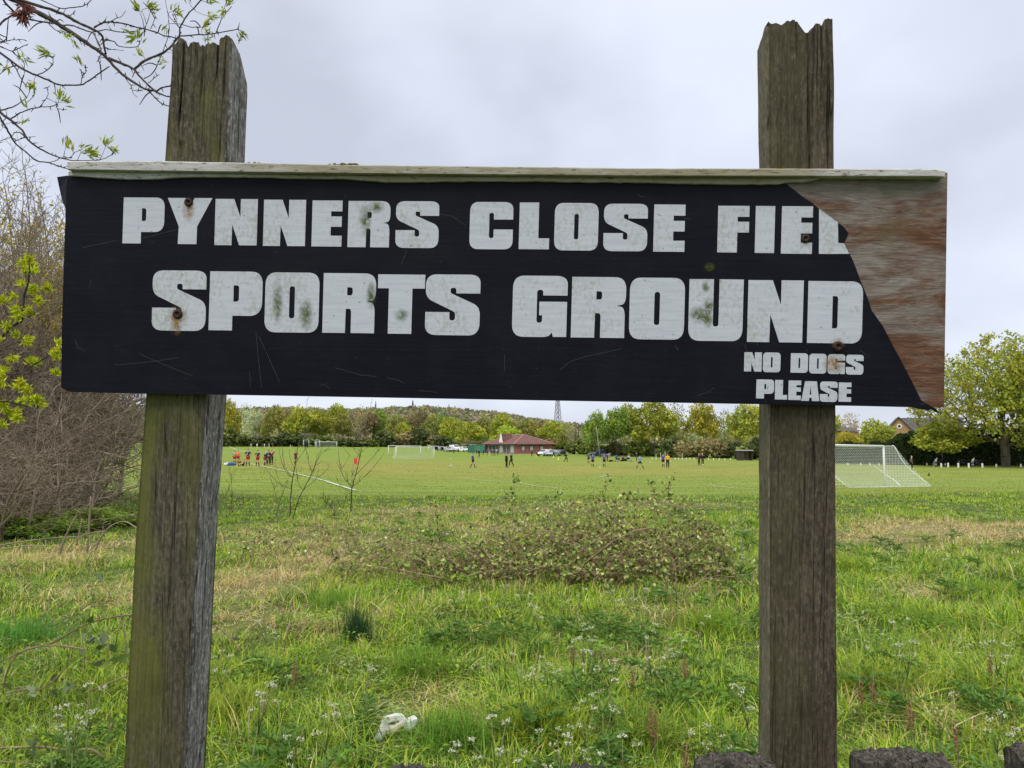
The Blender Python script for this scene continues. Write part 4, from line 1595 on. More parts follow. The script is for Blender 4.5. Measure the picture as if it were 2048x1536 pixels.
FARL = [(458, 316, 797, 54, 'gold', 'oak'), (492, 345, 806, 50, 'pale', 'sparse'), (522, 330, 822, 44, 'pale', 'oak'), (548, 322, 808, 46, 'olive', 'oak'), (574, 334, 816, 36, 'brown', 'oak'), (600, 318, 812, 66, 'yg', 'oak'), (640, 326, 818, 54, 'yg', 'oak'), (672, 333, 806, 48, 'yg', 'oak'), (688, 318, 824, 46, 'olive', 'oak'),
        (722, 324, 810, 58, 'brown', 'sparse'), (742, 330, 822, 40, 'brown', 'oak'), (762, 334, 816, 44, 'green', 'oak'), (795, 320, 828, 56, 'olive', 'oak'), (806, 316, 842, 40, 'yg', 'oak'), (824, 330, 824, 36, 'brown', 'oak'), (842, 322, 818, 46, 'brown', 'oak'), (866, 318, 828, 46, 'olive', 'oak'), (884, 330, 826, 44, 'green', 'oak')]
for k, (px, d, top, w, tone, kind) in enumerate(FARL):
    where = ['distant tree line, against the right side of the mossy post', 'distant tree line, just right of the golden tree', 'far tree line above the small far players', 'far tree line above the red and navy players', 'far tree line left of the bushy yellow-green tree', 'far tree line above the small dark-netted goals',
             'far tree line directly above the distant white goal', 'far tree line behind the distant white goal', 'far tree line just right of the distant white goal', 'far tree line above the red corner flag', 'far tree line right of the corner flag', 'far tree line behind the small dark conifer', 'far tree line above the left post of the netted goal',
             'low front row of the far tree line above the netted goal', 'far tree line above the middle of the netted goal', 'far tree line above the right post of the netted goal', 'far tree line above the small training goals', 'far tree line above the white van'][k]
    tree(px, d, top, w, tone, '%s tree in the %s' % (WORD[tone], where), 'trees of the far tree line', kind=kind)
tree(749, 312, 846, 13, 'dark', 'small pointed dark conifer in front of the far tree line, right of the corner flag', None, name='conifer', kind='conifer')
MIDL = [(905, 262, 832, 52, 'yg', 'above the parked white cars'), (940, 255, 842, 62, 'yg', 'above the green container'), (968, 268, 832, 50, 'olive', 'left of the clubhouse roof'), (1004, 262, 826, 62, 'yg', 'behind the white gable of the clubhouse'), (1012, 244, 850, 64, 'bright', 'low behind the clubhouse ridge'),
        (1050, 262, 836, 56, 'olive', 'behind the clubhouse apex'), (1086, 268, 840, 48, 'brown', 'behind the right roof slope of the clubhouse'), (1106, 256, 840, 66, 'yg', 'under the lattice pylon'), (1134, 240, 848, 44, 'olive', 'right of the clubhouse'), (1148, 222, 850, 44, 'bare', 'behind the two slim timber poles')]
for px, d, top, w, tone, where in MIDL:
    tree(px, d, top, w, tone, '%s tree standing %s' % (WORD[tone], where), 'trees around the clubhouse', kind='sparse' if tone == 'bare' else 'oak')
RGT = [(1190, 186, 822, 58, 'green', 'right of the timber poles, behind the pale leaning pole', 'oak'), (1232, 182, 812, 70, 'green', 'behind the blue players near the buggy', 'oak'), (1262, 186, 806, 62, 'yg', 'above the white-shirted seated person', 'oak'), (1306, 180, 799, 96, 'yg', 'large, above the striding player', 'oak'),
       (1352, 192, 803, 66, 'olive', 'above the player in yellow', 'sparse'), (1404, 184, 800, 74, 'gold', 'tall, above the two grey-haired men', 'oak'), (1446, 196, 818, 50, 'olive', 'thin-crowned, right of the tall golden tree', 'sparse'), (1488, 178, 806, 84, 'yg', 'spreading over the small shed', 'oak'), (1560, 172, 806, 90, 'yg', 'hidden behind the dark right post, left side', 'oak'), (1630, 160, 815, 80, 'yg', 'hidden behind the dark right post, right side', 'oak')]
for k, (px, d, top, w, tone, where, kind) in enumerate(RGT):
    if k in (8,):
        continue
    tree(px, d, top, w, tone, '%s tree %s' % (WORD[tone], where), 'trees along the right of the field', kind=kind)
tree(1700, 210, 824, 60, 'pink', 'pinkish-brown budding tree behind the grey house roof, just right of the dark post', kind='sparse')
tree(1742, 138, 838, 84, 'yg', 'yellow-green bushy tree left of the brick house, above the big goal', var=2)
tree(1688, 134, 862, 60, 'gold', 'low golden tree beside the dark post, above the big goal crossbar', var=1)
tree(1850, 176, 823, 70, 'pale', 'pale feathery tree behind the slate roof of the brick house', kind='sparse')

# understorey: dark shrubs along the far edges, each its own bush
_br = random.Random(8)


def bush(px, depth, hgt, width, tone, label, group):
    p = on_ground(px, depth)
    t = link('bush', BUSH[_br.randrange(4)], None)
    if not t.data.materials:
        t.data.materials.append(M_LEAF)
    t.location = p
    t.rotation_euler = (0, 0, _br.uniform(0, 6.28))
    t.scale = (width / 2, width / 2, hgt / 1.75)
    k = _br.uniform(0.8, 1.25)
    t.color = tuple(a * k for a in tone) + (1,)
    return tag(t, label, 'bush', group)


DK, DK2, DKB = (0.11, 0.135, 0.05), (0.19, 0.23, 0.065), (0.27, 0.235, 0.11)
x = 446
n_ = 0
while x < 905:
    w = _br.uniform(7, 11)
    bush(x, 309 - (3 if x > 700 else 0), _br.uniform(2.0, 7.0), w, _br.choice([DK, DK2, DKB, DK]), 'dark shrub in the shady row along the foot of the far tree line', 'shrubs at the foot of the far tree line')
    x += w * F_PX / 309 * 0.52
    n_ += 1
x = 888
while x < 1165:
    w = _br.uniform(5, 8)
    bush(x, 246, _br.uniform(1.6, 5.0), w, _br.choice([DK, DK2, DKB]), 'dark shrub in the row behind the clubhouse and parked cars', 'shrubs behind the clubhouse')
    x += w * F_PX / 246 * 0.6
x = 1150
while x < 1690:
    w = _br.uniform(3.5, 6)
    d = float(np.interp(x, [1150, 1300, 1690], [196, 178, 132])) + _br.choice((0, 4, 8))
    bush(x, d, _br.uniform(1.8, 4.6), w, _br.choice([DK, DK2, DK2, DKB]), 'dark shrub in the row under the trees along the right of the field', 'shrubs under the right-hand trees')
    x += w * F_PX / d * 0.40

# clipped tall hedge at the right edge of the field


def hedge(name, pxs, depths, tops, thick, n, size, tone, label, seed):
    r = np.random.default_rng(seed)
    s = r.random(n)
    px = np.interp(s, np.linspace(0, 1, len(pxs)), pxs)
    dp = np.interp(s, np.linspace(0, 1, len(pxs)), depths)
    x = (px - 1024) / F_PX * dp
    zt = np.array([height_for(t_, d_) for t_, d_ in zip(np.interp(s, np.linspace(0, 1, len(pxs)), tops), dp)])
    zb = terrain(x, dp)
    bump = (noise2(px * 0.09, px * 0.013, seed) - 0.5) * 0.9
    h = r.random(n) ** 0.8
    face = r.random(n)
    y = dp + np.where(face < 0.6, 0.25 * noise2(px * 0.2, h * 9, seed + 1) * 2, thick * r.random(n))
    h = np.where(face < 0.6, h, 0.93 + 0.1 * r.random(n))
    z = zb + (zt + bump - zb) * h
    C = np.stack([x, y, z], 1)
    V, F = leaf_quads(C, size * r.uniform(0.6, 1.4, n), r, 0, 0.7)
    cl = (0.75 + 0.5 * noise2(px * 0.22, z * 1.6, seed + 3))[:, None] * np.array([tone]) * r.uniform(0.8, 1.2, (n, 1))
    o = link(name, np_mesh(name, V, [F], np.repeat(cl, 4, 0)), None, M_LEAF)
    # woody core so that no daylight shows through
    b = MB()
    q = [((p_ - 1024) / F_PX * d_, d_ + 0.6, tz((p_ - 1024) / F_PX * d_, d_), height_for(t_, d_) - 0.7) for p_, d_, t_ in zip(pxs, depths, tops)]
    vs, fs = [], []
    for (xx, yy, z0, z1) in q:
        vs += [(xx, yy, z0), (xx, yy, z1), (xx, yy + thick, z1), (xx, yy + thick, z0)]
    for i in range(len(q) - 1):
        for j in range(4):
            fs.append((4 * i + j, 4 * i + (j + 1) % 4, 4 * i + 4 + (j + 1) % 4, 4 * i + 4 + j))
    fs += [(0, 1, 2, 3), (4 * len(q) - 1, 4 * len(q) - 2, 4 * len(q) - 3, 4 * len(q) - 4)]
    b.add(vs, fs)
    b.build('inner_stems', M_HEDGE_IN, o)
    return tag(o, label, 'hedge')


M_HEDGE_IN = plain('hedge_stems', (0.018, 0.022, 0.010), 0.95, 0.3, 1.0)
hedge('hedge', [1655, 1750, 1790, 1810, 1860, 1960, 2060, 2160], [128, 125, 122, 120, 119, 117, 115, 113], [888, 889, 884, 868, 862, 860, 858, 856], 2.5, 15000, 0.36, (0.05, 0.075, 0.028), 'tall dark green hedge along the right edge of the field, behind the motorbikes', 6)

# the big oak on the right
_tm, _cm = oak_variant(61, 19.6, 6, 0.40, 0.32, 780, 0.17, 0.62, 6, 0.3, 0.50, 0.16, 0.0085, 13, 0.80)
_p = on_ground(2003, 110)
oak = empty('oak_tree', _p, 0.9, 'big spreading oak with thin spring leaves, in front of the hedge at right', 'tree')
link('trunk', _tm, oak, M_BARK_FAR)
_c = link('crown', _cm, oak, M_LEAF)
_c.color = (0.36, 0.38, 0.055, 1)
_s = np.array([v.co[:] for v in _cm.vertices])
print('oak spread', _s.min(0), _s.max(0))
tree(2078, 104, 690, 150, 'yg', 'yellow-green tree cut off by the right edge of the photo, beside the big oak', var=3)
tree(1878, 113, 842, 120, 'yg', 'low yellow-green tree leaning over the dark hedge, left of the big oak', var=0)

# ridge-top conifers
for px, top, w in ((826, 800, 12), (752, 803, 9), (898, 808, 7)):
    pz = hill_z(np.array([(px - 1024) / F_PX * 880]), np.array([880.0]))[0]
    tree(px, 880, top, w, 'dark', {826: 'tallest dark conifer on the skyline of the wooded hill, above the netted goal', 752: 'small dark conifer on the hill skyline, left of the tallest one', 898: 'low dark conifer on the hill skyline, right of the tallest one'}[px], 'conifers on the skyline', name='conifer', kind='conifer', base=float(pz))

# ------------------------------------------------------------ bare scrub thicket on the left
SCRUBC = dict(depth=5, nseg=[5, 5, 4, 3, 2], wob=[.07, .10, .14, .18, .2], trop=[.03, .08, .07, .05, .03], taper=.55, kids=[7, 5.5, 4.5, 3.2], start=[.12, .12, .15, .2], ang=[.55, .6, .65, .7], ratio=[.62, .58, .55, .5], rr=.55, rmin=.0045, apical=.45)
TANGLE = dict(depth=4, nseg=[6, 5, 4, 3], wob=[.16, .2, .24, .25], trop=[-.01, .0, .0, .0], taper=.5, kids=[7, 5, 3.5], start=[.1, .1, .15], ang=[.8, .9, .9], ratio=[.55, .55, .5], rr=.6, rmin=.004, apical=.3)


def scrub_variant(seed, stems, cfg, h, spread, lean=0.25):
    g = Grower(seed)
    for s in range(stems):
        a = g.r.uniform(0, 6.28)
        q = Vector((math.cos(a), math.sin(a), 0)) * g.r.uniform(0, spread)
        d = Vector((g.r.gauss(0, lean), g.r.gauss(0, lean), 1)).normalized()
        g.limb(q + Vector((0, 0, -0.1)), d, h * g.r.uniform(0.5, 0.85), 0.028 * g.r.uniform(.6, 1.2), 0, cfg)
    return g


_sg = [scrub_variant(300 + i, 3, SCRUBC, 4.2, 0.5) for i in range(3)]
SCRUB = [g.wood('branches', 3) for g in _sg]
_tg = [scrub_variant(330 + i, 9, TANGLE, 2.2, 0.9, 0.7) for i in range(3)]
TANG = [g.wood('branches', 3) for g in _tg]
for m in SCRUB + TANG:
    m.materials.append(M_SCRUB)
print('scrub segs', [len(g.segs) for g in _sg + _tg], 'tops', [max(s[1][2] for s in g.segs) for g in _sg + _tg])
BUDS = []
for i, g in enumerate(_sg):
    r = np.random.default_rng(i)
    T = np.array([t[0] for t in g.tips])
    T = T[r.random(len(T)) < 0.8]
    V, F = leaf_quads(np.repeat(T, 2, 0) + r.normal(0, .04, (len(T) * 2, 3)), 0.06 * r.uniform(.6, 1.3, len(T) * 2), r)
    m = np_mesh('buds', V, [F], np.repeat(r.uniform(.8, 1.2, (len(T) * 2, 1)) * np.ones((1, 3)), 4, 0))
    m.materials.append(M_LEAF)
    BUDS.append(m)


def scrub_tree(px, depth, top, var, label, group, buds=None, meshes=SCRUB, ref=None, name='bare_tree', wide=1.0):
    m = meshes[var % 3]
    zt = max(v.co.z for v in m.vertices)
    rm = max(math.hypot(v.co.x, v.co.y) for v in m.vertices)
    h = height_for(top, depth) - on_ground(px, depth).z
    px = min(px, 425 - rm * h / zt * wide * F_PX / depth)     # keep the thicket's edge clear of the pitch
    p = on_ground(px, depth)
    o = link(name, m, None) if buds is None else empty(name, p)
    o.location = p
    o.rotation_euler = (0, 0, random.Random(int(px * 7 + depth)).uniform(0, 6.28))
    o.scale = (h / zt * wide, h / zt * wide, h / zt)
    if buds is not None:
        link('branches', m, o)
        c = link('buds', BUDS[var % 3], o)
        c.color = (*buds, 1)
    return tag(o, label, 'tree' if meshes is SCRUB else 'bush', group)


YB = (0.50, 0.42, 0.07)
SG = 'bare trees of the left thicket'
for px, d, top, v, buds, label in ((-60, 17.5, 250, 0, None, 'tall bare twiggy tree cut by the left edge of the photo'), (20, 19, 262, 1, None, 'tall bare grey tree at the left edge, under the overhanging branches'), (78, 21, 300, 2, None, 'tall bare grey tree rising left of the sign'), (105, 25, 330, 0, YB, 'tree with yellow catkins just left of the sign top corner'), (150, 23, 360, 1, YB, 'yellow-budded tree half hidden by the left end of the sign'), (210, 22, 420, 2, None, 'bare tree mostly hidden behind the left end of the sign'), (240, 28, 560, 0, None, 'bare tree hidden behind the sign, above the mossy post'),
                                   (0, 24.5, 285, 2, None, 'tall hazy bare tree deep in the thicket at the left edge'), (62, 26, 310, 0, None, 'fine-twigged bare tree behind the tall grey one left of the sign'), (112, 27, 345, 2, YB, 'yellow-budded tree behind the one with catkins, left of the sign'), (-45, 21, 300, 2, None, 'bare grey tree at the very left edge, behind the leafy sapling'), (40, 24, 340, 2, YB, 'yellow-tinged tree behind the bare trees at the left edge'), (-20, 23, 330, 1, None, 'bare brown tree behind the others at the left edge'), (180, 27, 450, 0, None, 'bare brown tree at the back of the thicket behind the sign')):
    scrub_tree(px, d, top, v, label, SG, buds)
for k, (px, d, top, v) in enumerate(((-90, 15.5, 730, 0), (10, 16, 700, 1), (80, 16.5, 720, 2), (150, 17, 740, 0), (205, 17.5, 730, 1), (215, 20.5, 760, 2), (-30, 18, 620, 2), (50, 19, 600, 0), (120, 19.5, 590, 1), (190, 20, 620, 2), (200, 23, 650, 0), (20, 22, 520, 1), (95, 22.5, 500, 2), (165, 24, 540, 0), (225, 26.5, 640, 1), (240, 29, 720, 2), (-60, 14.2, 800, 1), (60, 14.8, 830, 0), (170, 15.5, 830, 1))):
    scrub_tree(px, d, top, v, 'tangled leafless brown shrub in the thicket below the left end of the sign', 'tangled shrubs of the left thicket', None, TANG, name='bare_shrub', wide=1.15)
for k, (px, d) in enumerate(((-40, 14.5), (30, 15.2), (85, 15), (120, 15.8), (165, 16.2), (200, 16.8), (235, 17.2), (258, 18), (60, 17), (150, 18))):
    p = on_ground(px, d)
    t = link('bush', LOWPLANT[k % 2], None)
    if not t.data.materials:
        t.data.materials.append(M_LEAF)
    t.location = p
    t.rotation_euler = (0, 0, k * 1.3)
    t.scale = (_br.uniform(.8, 1.2), _br.uniform(.8, 1.2), _br.uniform(.16, .34))
    t.color = (*_br.choice(((0.24, 0.33, 0.06), (0.28, 0.36, 0.08), (0.20, 0.28, 0.06))), 1)
    tag(t, 'low leafy green plant at the foot of the bare thicket on the left', 'bush', 'green plants at the foot of the thicket')
# ------------------------------------------------------------ near plants


def leaf_blades(P, D, length, width, r, droop=0.3):
    """pointed leaves, each folded along its midrib: P base points, D directions"""
    n = len(P)
    D = norm(D)
    side = norm(np.cross(D, r.normal(size=(n, 3))))
    up = np.cross(side, D)
    ln = length * r.uniform(0.6, 1.25, n)[:, None]
    wd = width * r.uniform(0.7, 1.2, n)[:, None]
    mid = P + D * ln * 0.45
    tip = P + D * ln - up * ln * droop * 0.4
    a = mid + side * wd * 0.5 + up * wd * 0.22
    b = mid - side * wd * 0.5 + up * wd * 0.22
    V = np.stack([P, a, tip, b, mid], 1).reshape(-1, 3)
    base = np.arange(n)[:, None] * 5
    T = np.concatenate([base + np.array([[0, 1, 4]]), base + np.array([[1, 2, 4]]), base + np.array([[2, 3, 4]]), base + np.array([[3, 0, 4]])], 0)
    return V, T


def smooth_poly(pts, k=3):
    """Catmull-Rom through the points"""
    pts = [Vector(p) for p in pts]
    out = []
    for i in range(len(pts) - 1):
        p0, p1, p2, p3 = pts[max(i - 1, 0)], pts[i], pts[i + 1], pts[min(i + 2, len(pts) - 1)]
        for j in range(k):
            t = j / k
            out.append(0.5 * ((2 * p1) + (-p0 + p2) * t + (2 * p0 - 5 * p1 + 4 * p2 - p3) * t * t + (-p0 + 3 * p1 - 3 * p2 + p3) * t ** 3))
    out.append(pts[-1])
    return out


def mat_for(col, name, trans=0.35):
    return col


class Branchy:
    """branches given as lines of points seen in the photo, put at a real distance"""
    def __init__(self, seed, depth, scale, ox, oy):
        self.r = random.Random(seed)
        self.depth, self.scale, self.ox, self.oy = depth, scale, ox, oy
        self.mb = MB()
        self.nodes = []

    def px(self, x, y):
        return self.ox + x / self.scale, self.oy + y / self.scale

    def p3(self, x, y, dd=0.0):
        a, b = self.px(x, y)
        return at(a, b, self.depth + dd)

    def line(self, pts, r0, r1, k=7, wander=0.10, full=False):
        n = len(pts)
        dd0 = self.r.uniform(-wander, wander)
        dd1 = self.r.uniform(-wander, wander)
        P = []
        for i, q in enumerate(pts):
            f = i / max(1, n - 1)
            d = dd0 + (dd1 - dd0) * f
            P.append(at(q[0], q[1], self.depth + d) if full else self.p3(q[0], q[1], d))
        P = smooth_poly(P, 4)
        m = len(P)
        s = self.depth / F_PX / (1 if full else self.scale)
        for i in range(1, m - 1):
            P[i] = P[i] + Vector((self.r.gauss(0, 1), self.r.gauss(0, 1), self.r.gauss(0, 1))) * s * (1.6 if not full else 0.5)
        R = [s * (r0 + (r1 - r0) * i / (m - 1)) * (1 + 0.28 * (self.r.random() - 0.4)) for i in range(m)]
        self.mb.tube(P, R, k)
        self.nodes += [(p, R[i]) for i, p in enumerate(P)]
        return P

    def twig_to(self, x, y, rr=2.0, full=False):
        t = at(x, y, self.depth + self.r.uniform(-0.1, 0.1)) if full else self.p3(x, y, self.r.uniform(-0.1, 0.1))
        b, _ = min(self.nodes, key=lambda q: (q[0] - t).length)
        s = self.depth / F_PX / (1 if full else self.scale)
        m = b.lerp(t, 0.55) + Vector((self.r.gauss(0, 1), self.r.gauss(0, 1), self.r.gauss(0, 1))) * (t - b).length * 0.14
        P = smooth_poly([b, m, t], 4)
        self.mb.tube(P, [s * rr * (1.3 - 0.6 * i / (len(P) - 1)) * self.r.uniform(0.8, 1.25) for i in range(len(P))], 5)
        self.nodes += [(p, s * rr) for p in P]
        return t, (t - m).normalized()


def leaf_cluster(centres, r, per, length, width, colr, spread=1.0, name='leaves', up=0.4):
    P, D = [], []
    for c, d, k in centres:
        n = max(3, int(per * k))
        dd = r.normal(size=(n, 3)) * spread + np.array(d) + np.array([0, 0, up])
        P.append(np.array(c) + r.normal(size=(n, 3)) * length * 0.18)
        D.append(dd)
    P, D = np.concatenate(P), np.concatenate(D)
    V, T = leaf_blades(P, D, length, width, r)
    c = np.array(colr)[None, :] * r.uniform(0.7, 1.3, (len(P), 1)) * (1 + r.normal(0, 0.08, (len(P), 3)))
    return np_mesh(name, V, [T], np.repeat(c, 5, 0))


# --- overhanging tree, top left
OB = Branchy(5, 3.25, 4.517, 0, 0)
tree_ov = empty('overhanging_tree', (-4.3, 3.3, tz(-4.3, 3.3)))
tag(tree_ov, 'budding tree reaching over the top left corner, dark knobbly branches with few leaves', 'tree')
for pts, a, b in (([(-120, -90), (80, -20), (200, 30), (330, 108), (450, 168), (560, 240), (700, 330), (800, 400), (920, 480), (980, 540), (1060, 630), (1130, 690), (1250, 770), (1330, 812), (1420, 822)], 26, 8),
                  ([(150, -10), (330, 48), (470, 88), (600, 145), (730, 215), (830, 260), (900, 300), (930, 345), (945, 440), (960, 490)], 14, 9),
                  ([(985, 525), (1100, 575), (1200, 620), (1260, 690), (1330, 760), (1400, 820), (1480, 860), (1600, 890), (1700, 960)], 13, 5),
                  ([(1330, 812), (1400, 880), (1460, 935), (1560, 970), (1640, 1040)], 7, 4), ([(1410, 825), (1460, 795), (1560, 770), (1680, 700)], 9, 4),
                  ([(1220, 620), (1290, 560), (1370, 520), (1470, 480), (1540, 420), (1600, 350), (1625, 310), (1630, 240), (1690, 140), (1810, 5), (1850, -60)], 12, 5),
                  ([(850, 250), (920, 210), (980, 200), (1060, 205), (1150, 220), (1220, 245), (1300, 260), (1400, 290), (1500, 325), (1600, 345)], 8, 5),
                  ([(230, 165), (340, 190), (450, 205), (560, 225), (650, 230), (730, 260), (830, 290), (950, 270), (1060, 285), (1160, 290), (1280, 265)], 8, 3.5),
                  ([(-160, 360), (0, 475), (100, 550), (200, 620), (330, 680), (430, 720), (530, 765), (630, 770), (730, 768), (800, 730), (900, 660), (990, 600)], 11, 5),
                  ([(330, -20), (440, 30), (550, 75), (700, 65), (780, 40), (840, -20)], 5, 4), ([(-20, -90), (30, 0), (80, 60), (140, 120), (230, 165)], 11, 8), ([(-100, 330), (0, 220), (70, 160), (140, 120)], 9, 7),
                  ([(-140, 900), (10, 1020), (100, 1090), (200, 1180), (250, 1260), (340, 1330), (450, 1390), (560, 1430), (650, 1450)], 12, 4.5), ([(-60, 960), (0, 1060), (60, 1160), (130, 1280), (230, 1370), (330, 1450), (440, 1470), (530, 1500), (610, 1525)], 9, 4.5),
                  ([(0, 1000), (100, 970), (180, 930), (240, 885)], 7, 3), ([(90, 1080), (180, 1020), (260, 990), (350, 970), (450, 965), (520, 940)], 6, 3.5), ([(100, 560), (150, 630), (180, 690), (230, 770), (300, 800), (310, 860), (240, 930)], 5, 2.5),
                  ([(0, 310), (60, 345), (0, 390), (60, 370), (150, 358), (220, 360)], 5, 3), ([(0, 420), (110, 460), (180, 430), (250, 400)], 5, 3), ([(110, 460), (170, 520), (215, 560), (215, 680)], 3.5, 2.5), ([(330, 680), (430, 630), (475, 580), (480, 520)], 5, 3), ([(350, 970), (410, 900), (435, 840), (420, 790)], 3.5, 2),
                  ([(520, 940), (510, 975), (560, 990), (605, 990)], 3.5, 2), ([(730, 768), (745, 690), (780, 640), (760, 600)], 4, 2.5), ([(840, 290), (880, 370), (915, 450)], 7, 5), ([(950, 355), (1030, 375), (1080, 420), (1230, 425), (1265, 370)], 5, 3), ([(950, 430), (1000, 445), (1120, 455)], 4, 2),
                  ([(1300, 260), (1290, 180), (1265, 120)], 3.5, 2.5), ([(1310, 250), (1340, 180), (1355, 110)], 3.5, 2.5), ([(1360, 260), (1400, 170), (1390, 120)], 3, 2), ([(1000, 195), (1050, 165), (1100, 150), (1135, 95)], 4, 2), ([(1300, 710), (1380, 660), (1420, 590), (1480, 440), (1530, 290), (1520, 150), (1495, 0)], 5, 2), ([(1340, 750), (1440, 670)], 4, 2),
                  ([(1130, 700), (1190, 790), (1200, 840), (1240, 880)], 4, 2), ([(1200, 815), (1290, 815)], 3, 2), ([(130, 1280), (210, 1250), (320, 1230)], 4, 2), ([(100, 1110), (180, 1110), (260, 1090)], 3.5, 2), ([(440, 1470), (500, 1450), (575, 1415)], 4, 2.5), ([(560, 1430), (640, 1420), (670, 1380)], 4, 2.5), ([(650, 1450), (900, 1445), (990, 1410), (1030, 1370)], 4, 2.5),
                  ([(920, 480), (890, 530), (905, 580)], 5, 4), ([(620, 150), (660, 120), (680, 90)], 3.5, 2), ([(440, 215), (500, 270), (580, 310), (620, 360)], 4, 2)):
    OB.line(pts, a, b)
for pts, a, b in (([(359, 72), (390, 70), (427, 67), (476, 58)], 1.5, 0.8), ([(432, 65), (443, 39), (463, 13)], 1.1, .7), ([(359, 56), (346, 31)], 1.0, .6), ([(361, 48), (385, 55), (401, 53)], 1.0, .6), ([(476, 58), (486, 68), (478, 80)], .8, .5)):
    OB.line(pts, a * 4.5, b * 4.5, full=False) if False else OB.line([(x * 4.517, y * 4.517) for x, y in pts], a * 4.5, b * 4.5)
# spur buds along the twigs
_r = random.Random(9)
for p, rad in _r.sample(OB.nodes, 240):
    q = p + Vector((_r.gauss(0, 1), _r.gauss(0, 1), _r.gauss(0, 1))).normalized() * (rad + 0.004)
    OB.mb.tube([p, q, q + (q - p) * _r.uniform(0.5, 3.0) + Vector((0, 0, _r.uniform(-.004, .006)))], [0.0025, 0.0022, 0.0008], 4)
for p, rad in _r.sample(OB.nodes, 34):
    e = p + Vector((_r.gauss(0, 1), _r.gauss(0, .6), _r.gauss(0, 1))) * 0.05
    OB.mb.tube(smooth_poly([p, p.lerp(e, .5) + Vector((0, 0, 0.012)), e], 3), [0.0026] * 4 + [0.0022, 0.0018, 0.0012], 4)
cl = []
for x, y, k in ((1255, 95, 1.0), (1340, 75, 1.4), (1375, 95, 1.0), (1225, 330, 1.2), (1260, 360, .7), (1275, 495, 1.2), (415, 470, 1.2), (440, 510, .8), (735, 570, .6), (270, 815, 1.2), (535, 870, 1.2), (575, 920, 1.2), (305, 740, .8), (65, 600, .7), (20, 610, .4), (640, 1335, 1), (600, 1320, .6), (785, 1370, 1.8), (820, 1400, 1.2), (960, 1310, 1.2), (1005, 1350, 1.2), (720, 1350, .7), (1440, 560, .8), (605, 320, .8), (650, 370, .5), (190, 540, .6), (230, 510, .4), (1500, 250, .5), (1555, 100, .6), (1590, 110, .5), (1550, 480, .5), (230, 960, .5), (170, 1110, .5),
                (2050, 30, 1.2), (2020, 85, .8), (1885, 150, 1), (1845, 235, 1.2), (1880, 305, 1.3), (1850, 340, .7), (1705, 10, .8), (1580, 105, .8), (2160, 290, .8), (2180, 330, .6), (1880, 20, .6)):
    t, d = OB.twig_to(x, y, 2.2)
    cl.append((t, d, k))
OB.mb.tube(smooth_poly([(-4.3, 3.3, -0.2), (-4.25, 3.32, 1.5), (-4.3, 3.36, 3.2), (-4.2, 3.5, 4.8), (-4.35, 3.6, 6.2)], 4), [.17] * 4 + [.15] * 4 + [.11] * 4 + [.07, .06, .05, .04, .02], 9)
OB.mb.tube(smooth_poly([(-4.28, 3.34, 2.7), (-3.7, 3.3, 3.5), at(-27, -20, 3.25)], 4), [.07] * 3 + [.06] * 3 + [.045, .035, .028], 8)
for _a in range(9):
    _h = 2.6 + .38 * _a
    OB.line([(-140 - 60 * _a, -300), (-100, -200)], 1, 1) if False else None
    _e = Vector((-4.25 + 1.6 * math.cos(_a * 2.4 + 1), 3.4 + 1.6 * math.sin(_a * 2.4 + 1) * (1 if math.sin(_a * 2.4 + 1) > 0 else .6), _h + 1.2))
    if abs(_e.x / _e.y) > .75:
        OB.mb.tube(smooth_poly([(-4.25, 3.36, _h), Vector((-4.25, 3.36, _h + .4)).lerp(_e, .5), _e], 4), [.045] * 3 + [.03] * 3 + [.02, .014, .008], 6)
for h, q in ((1.9, at(-35, 80, 3.25)), (1.2, at(-31, 199, 3.25)), (2.2, at(-22, 73, 3.25)), (1.4, at(-13, 212, 3.25)), (2.8, at(-4, -20, 3.25))):
    OB.mb.tube(smooth_poly([(-4.22, 3.31, h), Vector((-3.4, 3.28, h + 0.5)).lerp(q, 0.3) + Vector((0, 0, .2)), q], 4), [.05] * 3 + [.035] * 3 + [.015] * 3, 7)
ob = OB.mb.mesh('branches', True)
ob.transform(Matrix.Translation(-tree_ov.location))
link('branches', ob, tree_ov, M_TWIG)
_lm = leaf_cluster(cl, np.random.default_rng(2), 15, 0.042, 0.0085, (0.34, 0.40, 0.045), 0.34)
_lm.transform(Matrix.Translation(-tree_ov.location))
link('leaves', _lm, tree_ov, M_PETAL)
_d = leaf_cluster([(OB.p3(190, 100), (0, 0, -1), 2.6), (OB.p3(230, 70), (0.3, 0, -.5), 2.0), (OB.p3(215, 140), (0.1, 0, -1), 1.5)], np.random.default_rng(3), 26, 0.045, 0.008, (0.24, 0.10, 0.08), 1.0, 'dead_leaf_tuft', -0.5)
_d.transform(Matrix.Translation(-tree_ov.location))
link('dead_leaf_tuft', _d, tree_ov, M_PETAL)

